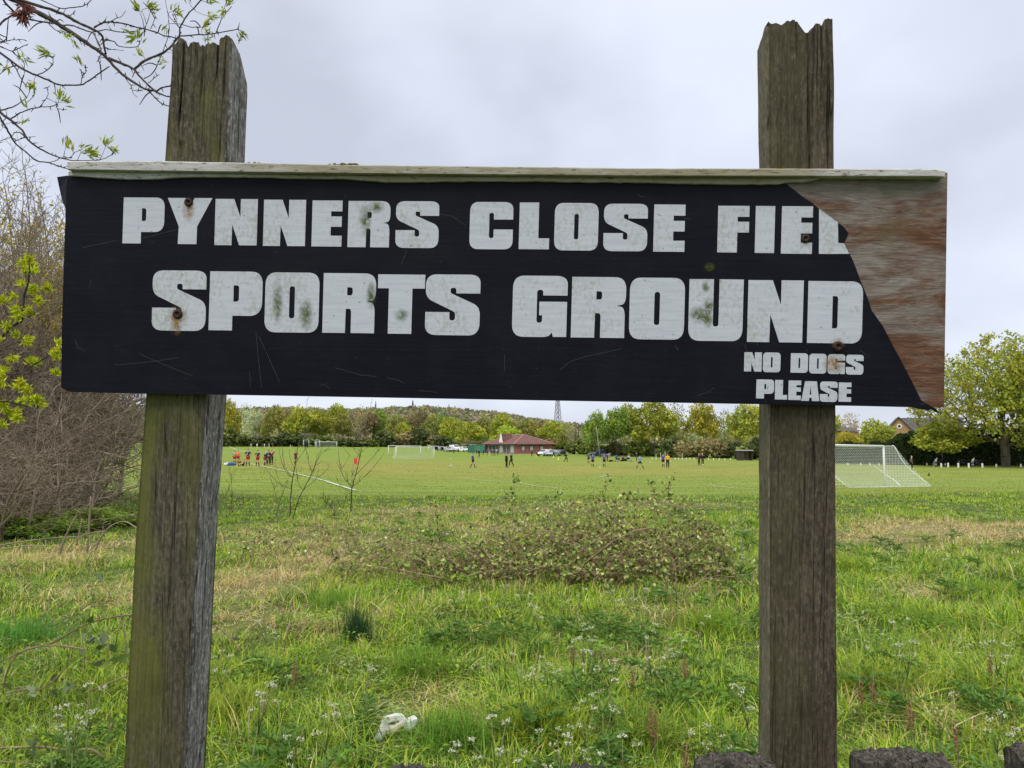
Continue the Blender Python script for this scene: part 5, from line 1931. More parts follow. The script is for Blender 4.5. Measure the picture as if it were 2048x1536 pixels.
# --- yellow-leaved sapling at the left edge
YS = Branchy(15, 2.9, 4.264, 0, 500)
ys = empty('leafy_sapling', (-2.75, 2.9, tz(-2.75, 2.9)), 0, 'sapling with bright yellow-green tufted leaves at the left edge, beside the sign', 'tree')
for pts, a, b in (([(-150, 900), (0, 750), (120, 640), (190, 585), (205, 400), (240, 280), (250, 200), (250, 120)], 14, 5), ([(120, 640), (100, 590), (60, 540), (30, 470)], 7, 4), ([(200, 580), (265, 560), (300, 540)], 6, 4), ([(205, 400), (250, 390), (310, 420)], 5, 3), ([(225, 330), (290, 330), (390, 330)], 5, 3),
                  ([(-150, 1080), (0, 1062), (70, 1060), (180, 1045), (300, 970), (430, 890), (490, 840)], 9, 4), ([(185, 1045), (300, 1050), (490, 985)], 6, 3), ([(180, 1045), (290, 1065), (460, 1090), (540, 1130)], 6, 3), ([(-150, 1280), (0, 1290), (100, 1300), (230, 1330), (300, 1320)], 8, 4), ([(-100, 900), (0, 860), (110, 800), (200, 780)], 6, 3), ([(0, 860), (100, 840), (150, 860), (180, 830)], 5, 3)):
    YS.line(pts, a, b)
cl = []
for x, y, k in ((235, 95, 2.4), (200, 110, 1.2), (275, 110, 1.2), (215, 190, 2.0), (290, 190, 1.4), (190, 300, 1.2), (300, 330, 1.8), (390, 330, 1.5), (260, 350, 1.2), (310, 430, 1.6), (150, 520, 2.0), (150, 570, 1.4), (265, 540, 1.7), (60, 640, 1.5), (140, 740, 1.5), (210, 775, 1.4), (240, 770, 1), (110, 920, 1.6), (30, 440, 1.6), (130, 410, 1), (460, 885, 1.6), (500, 800, 1.2), (480, 930, 1), (270, 960, 1.5), (310, 975, .8), (480, 1065, 1.2), (200, 1130, 2), (240, 1180, 1.8), (150, 1150, 1.2), (230, 1290, 2), (300, 1280, 2), (180, 1300, 1.2), (340, 1310, 1), (20, 1080, 1.8), (30, 1140, 1.5), (120, 1380, 2), (160, 1420, 1.5), (70, 1370, 1), (30, 1330, 1.5), (30, 1480, 1.4), (0, 760, 1.3), (20, 1030, 1.2)):
    t, d = YS.twig_to(x, y, 2.5)
    cl.append((t, d, k))
YS.mb.tube(smooth_poly([(-2.75, 2.9, -.2), (-2.73, 2.9, 1.0), at(-35, 711, 2.9)], 4), [.03] * 4 + [.025] * 4 + [.02], 7)
YS.mb.tube(smooth_poly([(-2.74, 2.9, .8), at(-35, 753, 2.9)], 4), [.016] * 5, 6)
YS.mb.tube(smooth_poly([(-2.74, 2.9, .6), at(-35, 800, 2.9)], 4), [.014] * 5, 6)
m = YS.mb.mesh('branches', True)
m.transform(Matrix.Translation(-ys.location))
link('branches', m, ys, M_TWIG)
_lm = leaf_cluster(cl, np.random.default_rng(4), 42, 0.026, 0.0070, (0.52, 0.56, 0.03), 0.75)
_lm.transform(Matrix.Translation(-ys.location))
link('leaves', _lm, ys, M_PETAL)

# --- bare saplings at the edge of the meadow
for name, lab, sd, lines in (
    ('bare_sapling', 'leafless many-stemmed sapling in the rough grass, in front of the touchline', 21, [
        ([(565, 1330), (600, 1180), (650, 1030), (700, 930)], 8, 3), ([(715, 1290), (725, 1080), (745, 900), (775, 740), (800, 570), (850, 430), (880, 330), (890, 110)], 11, 2.2), ([(755, 1290), (800, 1130), (850, 1030), (940, 850), (980, 750), (1050, 580)], 9, 2.2), ([(725, 1010), (620, 970), (520, 870), (450, 790)], 5, 2),
        ([(720, 890), (650, 790), (610, 640), (605, 560)], 5, 2), ([(745, 900), (670, 800), (645, 690), (640, 560)], 4, 2), ([(850, 1030), (800, 950), (790, 850)], 4, 2), ([(850, 1030), (960, 930), (1060, 850), (1120, 780)], 4, 2), ([(940, 840), (900, 720), (880, 600)], 4, 2), ([(780, 740), (850, 640), (900, 560), (1000, 500)], 4, 2), ([(640, 1010), (580, 850), (565, 690)], 4, 2),
        ([(950, 830), (1040, 650), (1130, 610)], 3.5, 2), ([(800, 570), (820, 480), (825, 400)], 3, 1.6), ([(760, 800), (720, 700), (710, 600)], 3, 1.6), ([(890, 960), (960, 820), (1000, 640)], 3, 1.6), ([(840, 440), (900, 380), (960, 300)], 2.5, 1.5), ([(610, 1150), (560, 1050), (540, 960)], 3, 1.6)]),
    ('bare_sapling', 'leafless single-stemmed sapling forking low down, just left of the corner flag', 22, [
        ([(1335, 1290), (1345, 1100), (1355, 990), (1390, 870), (1420, 740), (1450, 600), (1500, 350), (1560, 85)], 11, 2), ([(1350, 990), (1260, 880), (1225, 750), (1210, 600)], 6, 2), ([(1355, 990), (1430, 930), (1530, 840), (1680, 650)], 5, 2), ([(1380, 880), (1500, 760), (1640, 600)], 5, 2), ([(1430, 680), (1370, 600), (1340, 540)], 4, 2),
        ([(1345, 1050), (1230, 980), (1190, 880)], 4, 1.8), ([(1240, 820), (1290, 740), (1330, 670)], 3, 1.5), ([(1360, 960), (1350, 860), (1370, 760)], 3, 1.5), ([(1440, 640), (1530, 570), (1600, 480)], 3, 1.5), ([(1480, 450), (1440, 380), (1430, 300)], 2.5, 1.5)]),
    ('bare_sapling', 'tiny leafless seedling tree between the two bare saplings, behind the bramble', 23, [([(1165, 1340), (1160, 1230), (1090, 1160), (1050, 1100)], 4, 1.8), ([(1165, 1320), (1200, 1220), (1300, 1110)], 4, 1.8)]),
    ('bare_sapling', 'thin leafless seedling close to the right side of the mossy post', 24, [([(60, 1350), (110, 1200), (120, 1000), (115, 850)], 4, 1.8), ([(80, 1300), (180, 1200), (290, 1130)], 4, 1.8), ([(10, 1180), (60, 1080), (110, 960)], 3, 1.8)])):
    q = lines[0][0][0]
    base = ground_at(440 + q[0] / 5.12, 780 + (q[1] - 25) / 5.12)
    B = Branchy(sd, base.y, 5.12, 440, 780)
    for pts, a, b in lines:
        B.line(pts, a * .62, b * .7, 5, 0.35)
    for _ in range(26):
        p, rad = B.r.choice(B.nodes)
        e = p + Vector((B.r.gauss(0, .10), B.r.gauss(0, .1), B.r.uniform(.05, .3)))
        B.mb.tube([p, p.lerp(e, .5) + Vector((B.r.gauss(0, .015), 0, 0)), e], [0.005, .0045, .003], 4)
    s = empty(name, base, 0, lab, 'sapling', 'bare saplings in the meadow')
    m = B.mb.mesh('branches', True)
    m.transform(Matrix.Translation(-base))
    link('branches', m, s, M_TWIG)
    tips = [(p, (0, 0, 1), 1) for p, rad in B.nodes[::9]]
    m = leaf_cluster(tips, np.random.default_rng(sd), 3, 0.03, 0.012, (0.25, 0.24, 0.06), 1.0, 'buds')
    m.transform(Matrix.Translation(-base))
    link('buds', m, s, M_PETAL)


# --- brambles
class Bramble:
    def __init__(self, seed):
        self.r = random.Random(seed)
        self.mb = MB()
        self.lv = []

    def cane(self, a, b, h, rad=0.004, leaf=0.75, k=5):
        r = self.r
        a, b = Vector(a), Vector(b)
        n = 9
        P = []
        side = Vector((r.gauss(0, .12), r.gauss(0, .12), 0)) * (b - a).length
        for i in range(n + 1):
            t = i / n
            p = a.lerp(b, t)
            p.z += h * (4 * t * (1 - t)) ** 0.8 * (1 if t < .6 else 1)
            p += side * math.sin(PI * t) + Vector((r.gauss(0, .012), r.gauss(0, .012), r.gauss(0, .012)))
            P.append(p)
        self.mb.tube(P, [rad * (1.15 - 0.6 * i / n) for i in range(n + 1)], k)
        for i in range(2, n + 1):
            for q in range(2):
                if r.random() < leaf:
                    self.lv.append((P[i - 1].lerp(P[i], r.random()), (P[i] - P[i - 1]).normalized()))
        return P

    def each_cane(self, root):
        m = self.mb.mesh('cane', True)
        m.transform(Matrix.Translation(-root.location))
        link('cane', m, root, M_CANE)
        self.mb = MB()

    def finish(self, root, colr, size, per, seed):
        if self.mb.v:
            m = self.mb.mesh('tangled_canes', True)
            m.transform(Matrix.Translation(-root.location))
            link('tangled_canes', m, root, M_CANE)
        r = np.random.default_rng(seed)
        P, D = [], []
        for p, d in self.lv:
            n = r.integers(1, per + 1)
            o = r.normal(size=3) * 0.03
            for q in range(n):
                P.append(np.array(p) + o)
                D.append(np.array(d) * 0.3 + r.normal(size=3) + np.array([0, 0, 0.15]))
        P, D = np.array(P), np.array(D)
        V, T = leaf_blades(P, D, size, size * 0.72, r, 0.5)
        c = np.array(colr)[r.integers(0, len(colr), len(P))] * r.uniform(0.7, 1.35, (len(P), 1))
        m = np_mesh('leaves', V, [T], np.repeat(c, 5, 0))
        m.transform(Matrix.Translation(-root.location))
        link('leaves', m, root, M_PETAL)


BRC = [(0.18, 0.28, 0.055), (0.33, 0.44, 0.09), (0.47, 0.54, 0.13), (0.06, 0.09, 0.04), (0.34, 0.24, 0.12), (0.52, 0.53, 0.25), (0.27, 0.38, 0.075)]
br = Bramble(4)
_b0 = ground_at(1185, 1165)
bram = empty('bramble_bush', _b0, 0, 'big bramble mound with tangled brown canes in the middle of the meadow', 'bramble')


def mound_h(u):
    """silhouette height over the mound's length (u 0..1)"""
    return float(np.interp(u, [0, .08, .2, .35, .5, .65, .8, .92, 1], [.10, .24, .40, .66, .86, 1.0, 1.0, .70, .2]))


ML, MR = ground_at(905, 1160).x, ground_at(1425, 1160).x
for i in range(330):
    u = br.r.random()
    x = ML + (MR - ML) * u
    y = _b0.y + 0.45 + br.r.uniform(-0.9, 1.0) * (0.4 + 0.6 * math.sin(PI * u))
    hh = mound_h(u) * br.r.uniform(0.2, 1.0) * min(1, .62 + .4 * max(0, y - _b0.y + .3))
    ln = br.r.uniform(0.4, 1.5) * br.r.choice([-1, 1])
    x2 = min(max(x + ln, ML - .2), MR + .25)
    y2 = y + br.r.uniform(-0.6, 0.3)
    br.cane((x, y, tz(x, y)), (x2, y2, tz(x2, y2) + br.r.uniform(0, .15)), hh, br.r.uniform(.0028, .0058), 0.85 if i % 3 else 1.0)
for i in range(34):
    # long arching canes on the near side, nearly bare
    u = br.r.random()
    x = ML - .1 + (MR - ML) * u
    y = _b0.y + br.r.uniform(-.55, .25)
    x2 = x + br.r.uniform(.5, 1.5) * br.r.choice([-1, 1])
    br.cane((x, y, tz(x, y)), (x2, y + br.r.uniform(-.2, .5), tz(x2, y) + br.r.uniform(0, .3)), mound_h(u) * br.r.uniform(.4, .98), .0078, 0.3)
for i in range(40):
    # straggling canes that trail away to the left of the mound
    x = ML + br.r.uniform(-.5, .8)
    y = _b0.y + br.r.uniform(-.3, 1.0)
    x2 = x - br.r.uniform(.5, 1.5)
    br.cane((x, y, tz(x, y)), (x2, y + br.r.uniform(-.4, .4), tz(x2, y)), br.r.uniform(.18, .5), .0052, 0.5)
for x, y0, y1 in ((1345, 1030, 948), (1330, 1030, 968), (1215, 1030, 962), (1245, 1040, 990), (1032, 1030, 955), (1300, 1040, 970), (1370, 1040, 992), (870, 1035, 1003), (1265, 1030, 985), (1010, 1035, 985), (1120, 1030, 990)):
    a, b = at(x + br.r.uniform(-12, 12), y0 + 40, _b0.y + .6), at(x, y1, _b0.y + .6)
    P = br.cane(a, b, 0.05, .004, 0.5)
    for q in range(7):
        br.lv.append((P[-1 - q % 3] + Vector((br.r.gauss(0, .03), 0, br.r.gauss(0, .02))), Vector((0, 0, 1))))
br.finish(bram, BRC, 0.054, 5, 5)
br = Bramble(14)
_b0 = ground_at(600, 1130)
b2 = empty('bramble_patch', _b0, 0, 'low sparse bramble with arching canes right of the mossy post, left of the big mound', 'bramble')
for a, b, c, h in ((447, 1130, 545, 30), (480, 1120, 560, 34), (520, 1120, 700, 50), (560, 1115, 720, 52), (610, 1110, 715, 44), (690, 1120, 640, 40), (700, 1110, 780, 30), (745, 1130, 860, 56), (690, 1150, 900, 70), (780, 1120, 960, 60), (430, 1100, 500, 26), (580, 1150, 620, 40), (715, 1085, 690, 40), (540, 1100, 510, 26), (860, 1150, 1010, 50), (640, 1165, 760, 44)):
    p, q = ground_at(a, b), ground_at(c, b - br.r.uniform(0, 20))
    br.cane(p, q, h * p.y / F_PX * 1.2, .0065, 0.8)
    br.each_cane(b2)
    br.cane(p, q + Vector((br.r.uniform(-.4, .4), .2, 0)), h * p.y / F_PX * br.r.uniform(.5, 1.1), .005, 0.8)
    br.each_cane(b2)
br.finish(b2, BRC, 0.055, 3, 6)
br = Bramble(24)
_b0 = ground_at(1400, 1215)
b3 = empty('bramble_patch', _b0, 0, 'small bramble with few bare arching canes beside the dark right post', 'bramble')
for a, b, c, d_, h in ((1352, 1215, 1345, 1205, 95), (1358, 1215, 1500, 1190, 70), (1352, 1205, 1490, 1240, 40), (1360, 1210, 1530, 1200, 55), (1345, 1215, 1290, 1200, 50), (1400, 1215, 1480, 1200, 30), (1500, 1190, 1560, 1160, 40)):
    p, q = ground_at(a, b), ground_at(c, d_)
    br.cane(p, q, h * p.y / F_PX, .006, 0.35)
    br.each_cane(b3)
br.finish(b3, BRC[:3] + BRC[4:5], 0.05, 2, 7)
br = Bramble(34)
_b0 = ground_at(120, 1370)
b4 = empty('bramble_patch', _b0, 0, 'straggling bramble runners with a few grey-green leaves, lower left beside the mossy post', 'bramble')
Z7 = lambda x, y: (x / 2.867, 1000 + y / 2.867)
for pts, rr, dp in (([(-60, 1330), (0, 1190), (30, 1020), (80, 910), (150, 855), (300, 820), (420, 750), (560, 690), (760, 655)], 5.0, 5.3), ([(0, 930), (150, 860), (280, 835), (420, 845), (485, 858)], 4.5, 5.2), ([(-30, 1425), (230, 1415), (400, 1435), (520, 1430), (600, 1480), (690, 1545)], 6, 4.3), ([(480, 1110), (600, 1060), (735, 1005)], 4.5, 5.0),
                    ([(640, 1280), (615, 1380), (590, 1440)], 4, 4.4), ([(0, 1500), (150, 1510), (330, 1536)], 4, 4.1), ([(1190, 1310), (1260, 1275)], 4, 4.6), ([(1235, 720), (1310, 780), (1380, 870)], 4.5, 5.6), ([(30, 1110), (120, 1090), (250, 1080), (380, 960)], 4, 4.9), ([(690, 680), (720, 800), (718, 900)], 4, 5.5), ([(500, 500), (590, 490), (640, 565)], 3.5, 7), ([(2600, 760), (2700, 740), (2800, 700)], 3, 7)):
    P = smooth_poly([at(*Z7(x, y), dp) for x, y in pts], 4)
    br.mb.tube(P, [rr / 2.867 * dp / F_PX * br.r.uniform(.8, 1.15) for _ in P], 6)
    br.each_cane(b4)
    for p in P[3:]:
        if br.r.random() < 0.18:
            br.lv.append((p, Vector((0, 0, 1))))
for x, y in ((500, 800), (560, 805), (610, 810), (480, 830), (540, 840), (590, 835), (640, 830), (600, 860), (520, 870), (570, 900), (510, 930), (600, 930), (650, 900), (690, 940), (250, 910), (130, 920), (430, 1070), (320, 1060), (280, 1085), (240, 1120), (360, 1040)):
    br.lv.append((at(*Z7(x, y), 5.1), Vector((0, 0, 1))))
br.finish(b4, [(0.13, 0.17, 0.09), (0.20, 0.24, 0.14), (0.10, 0.16, 0.04), (0.16, 0.22, 0.05)], 0.075, 2, 8)
# brushwood lying at the foot of the thicket
_bw = Bramble(44)
for pts, rr, dp in (([(-20, 265), (120, 240), (330, 215), (480, 212)], 5, 12.6), ([(0, 285), (150, 262), (260, 265)], 5, 12.2), ([(330, 335), (380, 200), (440, 85)], 6, 12), ([(500, 305), (512, 120), (520, -20)], 6, 12.3), ([(440, 260), (470, 105)], 4, 12.2), ([(540, 300), (590, 200), (650, 140), (720, 125), (790, 165)], 5, 12.4), ([(0, 150), (60, 90), (140, -30)], 6, 13.5), ([(170, 140), (190, 20), (200, -60)], 7, 14), ([(560, 240), (480, 330)], 4, 12), ([(600, 180), (520, 190), (430, 230), (360, 350)], 4, 12), ([(20, 380), (90, 375)], 6, 10.5), ([(690, 200), (715, 290)], 4, 12), ([(60, 330), (200, 345), (330, 320)], 4, 11.5), ([(100, 460), (180, 490), (240, 545)], 4, 9.6)):
    P = smooth_poly([at(*Z7(x, y), dp) for x, y in pts], 4)
    _q = Vector(P[0])
    b = MB().tube([p - _q for p in P], [rr / 2.867 * dp / F_PX * _bw.r.uniform(.7, 1.1) * (1.2 - .6 * i / len(P)) for i in range(len(P))], 6)
    o = b.build('fallen_branch', M_SCRUB, None, True)
    o.location = _q
    tag(o, 'grey-brown fallen stick lying in the grass below the thicket, left of the mossy post', 'branch', 'fallen sticks below the thicket')
# small dead sticks standing in the grass near the rush tussock
_sk = Bramble(54)
for x0, y0, x1, y1 in ((585, 1285, 615, 1240), (567, 1310, 577, 1249), (575, 1280, 578, 1250), (513, 1278, 525, 1260), (663, 1350, 676, 1320), (688, 1340, 711, 1322), (600, 1490, 636, 1452), (516, 1475, 528, 1388), (1070, 1400, 1076, 1300), (1288, 1385, 1291, 1270), (940, 1210, 1005, 1275), (1165, 1310, 1185, 1320)):
    g = ground_at(x0, y0)
    a, b = g, at(x1, y1, g.y)
    o = MB().tube([a - a, a.lerp(b, .5) - a + Vector((_sk.r.gauss(0, .01), 0, 0)), b - a], [.006, .005, .004], 5).build('dead_stem', M_CANE, None, True)
    o.location = a
    tag(o, 'thin dark dead stem poking out of the meadow grass', 'stem', 'dead stems in the grass')

# --- dark rush tussock
_p = ground_at(712, 1284)
_r = np.random.default_rng(31)
n = 420
X, Y = _p.x + _r.normal(0, .06, n), _p.y + _r.normal(0, .05, n)
V, Q, T, C = blades(X, Y, _r.uniform(.16, .40, n), np.full(n, .006), np.array([(0.045, 0.10, 0.035)]) * _r.uniform(.6, 1.4, (n, 1)), _r, 0.28)
o = link('rush_tussock', np_mesh('rush_tussock', V, [Q, T], C), None, M_GRASS)
tag(o, 'dark green upright tussock of rush standing alone in the grass right of the mossy post', 'tussock')


def tussock(px, py, rad, h, colr, label, seed, n=500):
    p = ground_at(px, py)
    r = np.random.default_rng(seed)
    X, Y = p.x + r.normal(0, rad, n), p.y + r.normal(0, rad * .8, n)
    c = np.array([colr]) * r.uniform(.65, 1.35, (n, 1)) * (1 + r.normal(0, .06, (n, 3)))
    V, Q, T, C = blades(X, Y, h * r.uniform(.6, 1.2, n), np.full(n, .0075), c, r, 0.75)
    o = link('grass_tussock', np_mesh('grass_tussock', V, [Q, T], C), None, M_GRASS)
    tag(o, label, 'tussock', 'grass tussocks in the meadow')


for k, (px, py, rad, h, c, lab) in enumerate(((838, 1350, .13, .26, (.19, .32, .04), 'bright green grass tussock right of the dark rush tussock'), (1425, 1262, .12, .26, (.26, .38, .04), 'yellow-green grass tussock left of the dark right post'), (690, 1215, .16, .24, (.19, .34, .045), 'green grass clump behind the dark rush tussock'), (35, 1285, .16, .26, (.12, .30, .05), 'deep green grass clump at the left edge'),
                                               (1590 + 150, 1390, .13, .28, (.30, .38, .04), 'yellow-green grass tussock right of the dark right post, low down'), (1990, 1190, .18, .22, (.22, .34, .04), 'fresh green grass tussock at the right edge'), (1840, 1255, .14, .24, (.2, .3, .04), 'green grass tussock in the right-hand grass'), (1700, 1140, .14, .26, (.30, .40, .05), 'yellowish grass tussock just right of the dark post'),
                                               (1090, 1480, .12, .28, (.30, .39, .035), 'yellow-green grass tussock at the bottom, centre'), (900, 1490, .12, .24, (.16, .30, .04), 'green grass tussock right of the white litter'), (470, 1450, .14, .3, (.33, .40, .05), 'yellow grass tussock right of the foot of the mossy post'), (1290, 1490, .12, .28, (.24, .34, .05), 'long-bladed grass tussock left of the dark post foot'))):
    tussock(px, py, rad, h, c, lab, 60 + k)

# --- cow parsley in flower


def parsley(seed, h=0.42, umb=6, big=1.0):
    r = random.Random(seed)
    rn = np.random.default_rng(seed)
    st = MB()
    heads = []
    umbels = []
    top = Vector((r.gauss(0, .03), r.gauss(0, .03), h * .62))
    st.tube([(0, 0, -.03), top * .5 + Vector((r.gauss(0, .01), 0, 0)), top], [.0042, .0038, .003], 5)
    for i in range(umb):
        a = 2.4 * i + r.random()
        e = top + Vector((math.cos(a) * r.uniform(.02, .09), math.sin(a) * r.uniform(.02, .09), h * r.uniform(.12, .42)))
        st.tube([top - Vector((0, 0, h * .1 * r.random())), top.lerp(e, .5) + Vector((0, 0, -.01)), e], [.0022, .002, .0016], 4)
        for j in range(r.choice((3, 4, 5))):
            b = j * 1.35 + r.random()
            f = e + Vector((math.cos(b) * .013, math.sin(b) * .013, .012 + r.uniform(-.008, .004))) * big
            st.tube([e, f], [.0009, .0008], 3)
            heads.append(f)
        umbels.append(heads)
        heads = []
    m = st.mesh('stem', True)
    fl = []
    for hd in umbels:
        H = np.array(hd)
        per = 7
        C = np.repeat(H, per, 0) + rn.normal(0, 1, (len(H) * per, 3)) * np.array([[.004, .004, .0035]]) * big
        V, F = leaf_quads(C, 0.0070 * big * rn.uniform(.7, 1.3, len(C)), rn, -0.4, 0.9)
        c = np.array([(0.66, 0.67, 0.50)]) * rn.uniform(.85, 1.1, (len(C), 1))
        fl.append(np_mesh('flower_head', V, [F], np.repeat(c, 4, 0)))
    P, D = [], []
    for i in range(7):
        a = rn.uniform(0, 6.28)
        d = np.array([math.cos(a), math.sin(a), rn.uniform(.2, .9)])
        z0 = rn.uniform(.02, .4) * h
        for q in range(14):
            t = q / 13
            base = np.array([0, 0, z0]) + d * .16 * t + np.array([0, 0, -.07 * t * t])
            for s in (-1, 1):
                side = np.cross(d, [0, 0, 1])
                P.append(base)
                D.append(side * s + d * .7 + rn.normal(size=3) * .25)
    V, T = leaf_blades(np.array(P), np.array(D), .045, .016, rn)
    c = np.array([(0.12, 0.22, 0.045)]) * rn.uniform(.7, 1.3, (len(P), 1))
    lf = np_mesh('leaves', V, [T], np.repeat(c, 5, 0))
    return m, fl, lf


M_STEM = plain('green_stem', (0.16, 0.20, 0.06), 0.7, 0.3, 20)
PARS = [parsley(70 + i, .40, (2, 3, 4, 3, 2, 5, 3)[i]) for i in range(7)]
for a, b, c in PARS:
    a.materials.append(M_STEM)
    for q in b:
        q.materials.append(M_PETAL)
    c.materials.append(M_PETAL)


def put_parsley(px, py, k, label, scale=1.0):
    above = 0.34 * scale
    g = ground_at(px, py + 2, above)
    o = empty('cow_parsley', g, k * 1.7, label, 'flower', 'white flowering cow parsley in the meadow')
    o.scale = (scale,) * 3
    a, b, c = PARS[k % 7]
    link('stem', a, o)
    link('foliage', c, o)
    for m in b:
        link('flower_head', m, o)
    return o


PL = [(840, 1005), (862, 1035), (880, 1040), (900, 1038), (895, 1065), (1000, 1000), (1015, 1010), (905, 1195), (937, 1197), (985, 1208), (1005, 1165), (1035, 1187), (1080, 1225), (1110, 1195), (1155, 1185), (1210, 1185), (1238, 1195), (1265, 1190), (1290, 1210), (1190, 1270), (1197, 1285), (1300, 1255), (1150, 1300), (1172, 1295), (1200, 1372), (1223, 1410), (1185, 1440), (1055, 1330), (1070, 1345), (1090, 1335), (1180, 1325), (1222, 1330), (1345, 1305), (1360, 1295), (1325, 1300), (1400, 1475), (1425, 1480), (970, 1480), (945, 1500), (1045, 1500), (1120, 1490), (1110, 1510), (1160, 1485), (1145, 1520), (1220, 1515),
      (545, 1255), (555, 1270), (505, 1405), (570, 1390), (590, 1495), (600, 1510), (640, 1440), (1335, 1140), (1440, 1090), (1460, 1060), (1490, 1040), (1495, 1055), (1480, 1095), (1475, 1120), (1415, 1155), (1790, 1285), (1800, 1300), (1745, 1290), (1740, 1075), (1790, 1055), (1780, 1080), (1940, 1140), (1890, 1115), (1980, 1300), (1990, 1330), (1930, 1300), (1895, 1420), (2005, 1450), (2010, 1500), (1785, 1240), (1955, 1080), (1850, 1050), (1760, 1040), (1690, 1060), (1345, 1005), (1365, 1015), (1520, 1290), (1500, 1400), (860, 1220), (1400, 1240), (1640, 1500), (1905, 1040), (2030, 1120), (740, 1330), (455, 1330)]
for k, (x, y) in enumerate(PL):
    put_parsley(x, y, k, 'white cow parsley flower on a thin stalk in the rough meadow grass', 0.75 + 0.35 * ((k * 37) % 10) / 10 + .2)
for k, (x, y, s) in enumerate(((158, 1408, 1.25), (150, 1425, 1.1), (118, 1448, 1.15), (145, 1465, 1.0), (178, 1440, 1.0))):
    put_parsley(x, y, 100 + k, 'large white cow parsley flower at the lower left, left of the mossy post', s)

# --- reddish dock seed heads
_dkr = np.random.default_rng(8)


def dock_mesh():
    st = MB().tube([(0, 0, -.02), (.01, 0, .16), (.0, .01, .30)], [.003, .0026, .0018], 5).mesh('stem', True)
    C = np.array([[0, 0, .2]]) + _dkr.normal(0, 1, (120, 3)) * np.array([[.009, .009, .038]])
    V, F = leaf_quads(C, .013 * _dkr.uniform(.6, 1.3, 120), _dkr)
    return st, np_mesh('seed_head', V, [F], np.repeat(np.array([(0.27, 0.15, 0.08)]) * _dkr.uniform(.7, 1.3, (120, 1)), 4, 0))


DOCK = dock_mesh()
DOCK[0].materials.append(M_CANE)
DOCK[1].materials.append(M_PETAL)
for k, (x, y) in enumerate(((1265, 1365), (1302, 1440), (1310, 1455), (1720, 1385), (1745, 1380), (1820, 1432), (1912, 1485), (1145, 1310), (1370, 1335), (1980, 1330), (1372, 1525), (590, 1345))):
    g = ground_at(x, y, .2)
    o = empty('dock_plant', g, k, 'rust-red dock seed head standing in the green meadow grass', 'plant', 'rust-red dock seed heads')
    link('stem', DOCK[0], o)
    link('seed_head', DOCK[1], o)

# --- crumpled white litter
M_LITTER = plain('dirty_white_plastic', (0.90, 0.90, 0.90), 0.4, 0.04, 20)
M_LITTER_C = plain('clear_plastic', (0.58, 0.58, 0.62), 0.25, 0.3, 40, spec=0.6)
M_LITTER_T = plain('stained_plastic', (0.82, 0.77, 0.66), 0.5, 0.12, 30)
_g = ground_at(790, 1476)
lit = empty('plastic_bottle', _g + Vector((0, 0, .035)), 0, 'crushed white plastic bottle lying torn open in the grass', 'litter')
Z4 = lambda x, y, d=0.0: at(700 + x / 10.24, 1400 + y / 10.24, _g.y + d) - _g


def ribbon(name, outer, inner, mat, th=.007):
    b = MB()
    n = len(outer)
    A = [Z4(*q) for q in outer]
    B = [Z4(*q) for q in inner]
    nrm = Vector((0, .55, -.83)) * th
    vs = []
    for a, c in zip(A, B):
        m = a.lerp(c, .45) - nrm * .8
        vs += [a, m, c, c + nrm, a + nrm]
    fs = []
    for i in range(n - 1):
        for j in range(5):
            fs.append((5 * i + j, 5 * i + (j + 1) % 5, 5 * i + 5 + (j + 1) % 5, 5 * i + 5 + j))
    fs += [(4, 3, 2, 1, 0), tuple(5 * (n - 1) + j for j in range(5))]
    b.add(vs, fs)
    return b.build(name, mat, lit, False)


ribbon('upper_edge', [(600, 690), (640, 560), (680, 465), (800, 430), (940, 392), (1050, 400), (1110, 450), (1155, 520)], [(730, 730), (760, 660), (770, 600), (840, 570), (940, 545), (1000, 540), (1020, 560), (1040, 600)], M_LITTER)
ribbon('torn_wall', [(740, 800), (800, 835), (900, 780), (1000, 700), (1100, 640), (1180, 560)], [(700, 690), (780, 640), (860, 640), (950, 610), (1040, 560), (1120, 500)], M_LITTER_T)
ribbon('crushed_base', [(1090, 660), (1150, 720), (1210, 725), (1290, 690), (1340, 640), (1388, 560)], [(1120, 530), (1180, 490), (1225, 470), (1270, 440), (1320, 440), (1370, 490)], M_LITTER, .016)
b = MB()
P = [Z4(690, 730, .0), Z4(640, 790, -.01), Z4(610, 850, -.02), Z4(580, 920, -.03), Z4(570, 990, -.04)]
b.tube(P, [.020, .028, .024, .026, .021], 12)
b.build('bottle_neck', M_LITTER_C, lit, True)
# ------------------------------------------------------------ goals


def cord(b, pts, r):
    b.tube(pts, r, 4, caps=False)


def net_grid(b, A, B, C, D, nu, nv, r, sag=0.0):
    """net between four corners A-B (top) and D-C (bottom)"""
    def P(s, t):
        p = A.lerp(B, s).lerp(D.lerp(C, s), t)
        return p + Vector((0, 0, -sag * 4 * t * (1 - t)))
    for i in range(nu + 1):
        cord(b, [P(i / nu, j / 8) for j in range(9)], r)
    for j in range(nv + 1):
        cord(b, [P(i / 8, j / nv) for i in range(9)], r)


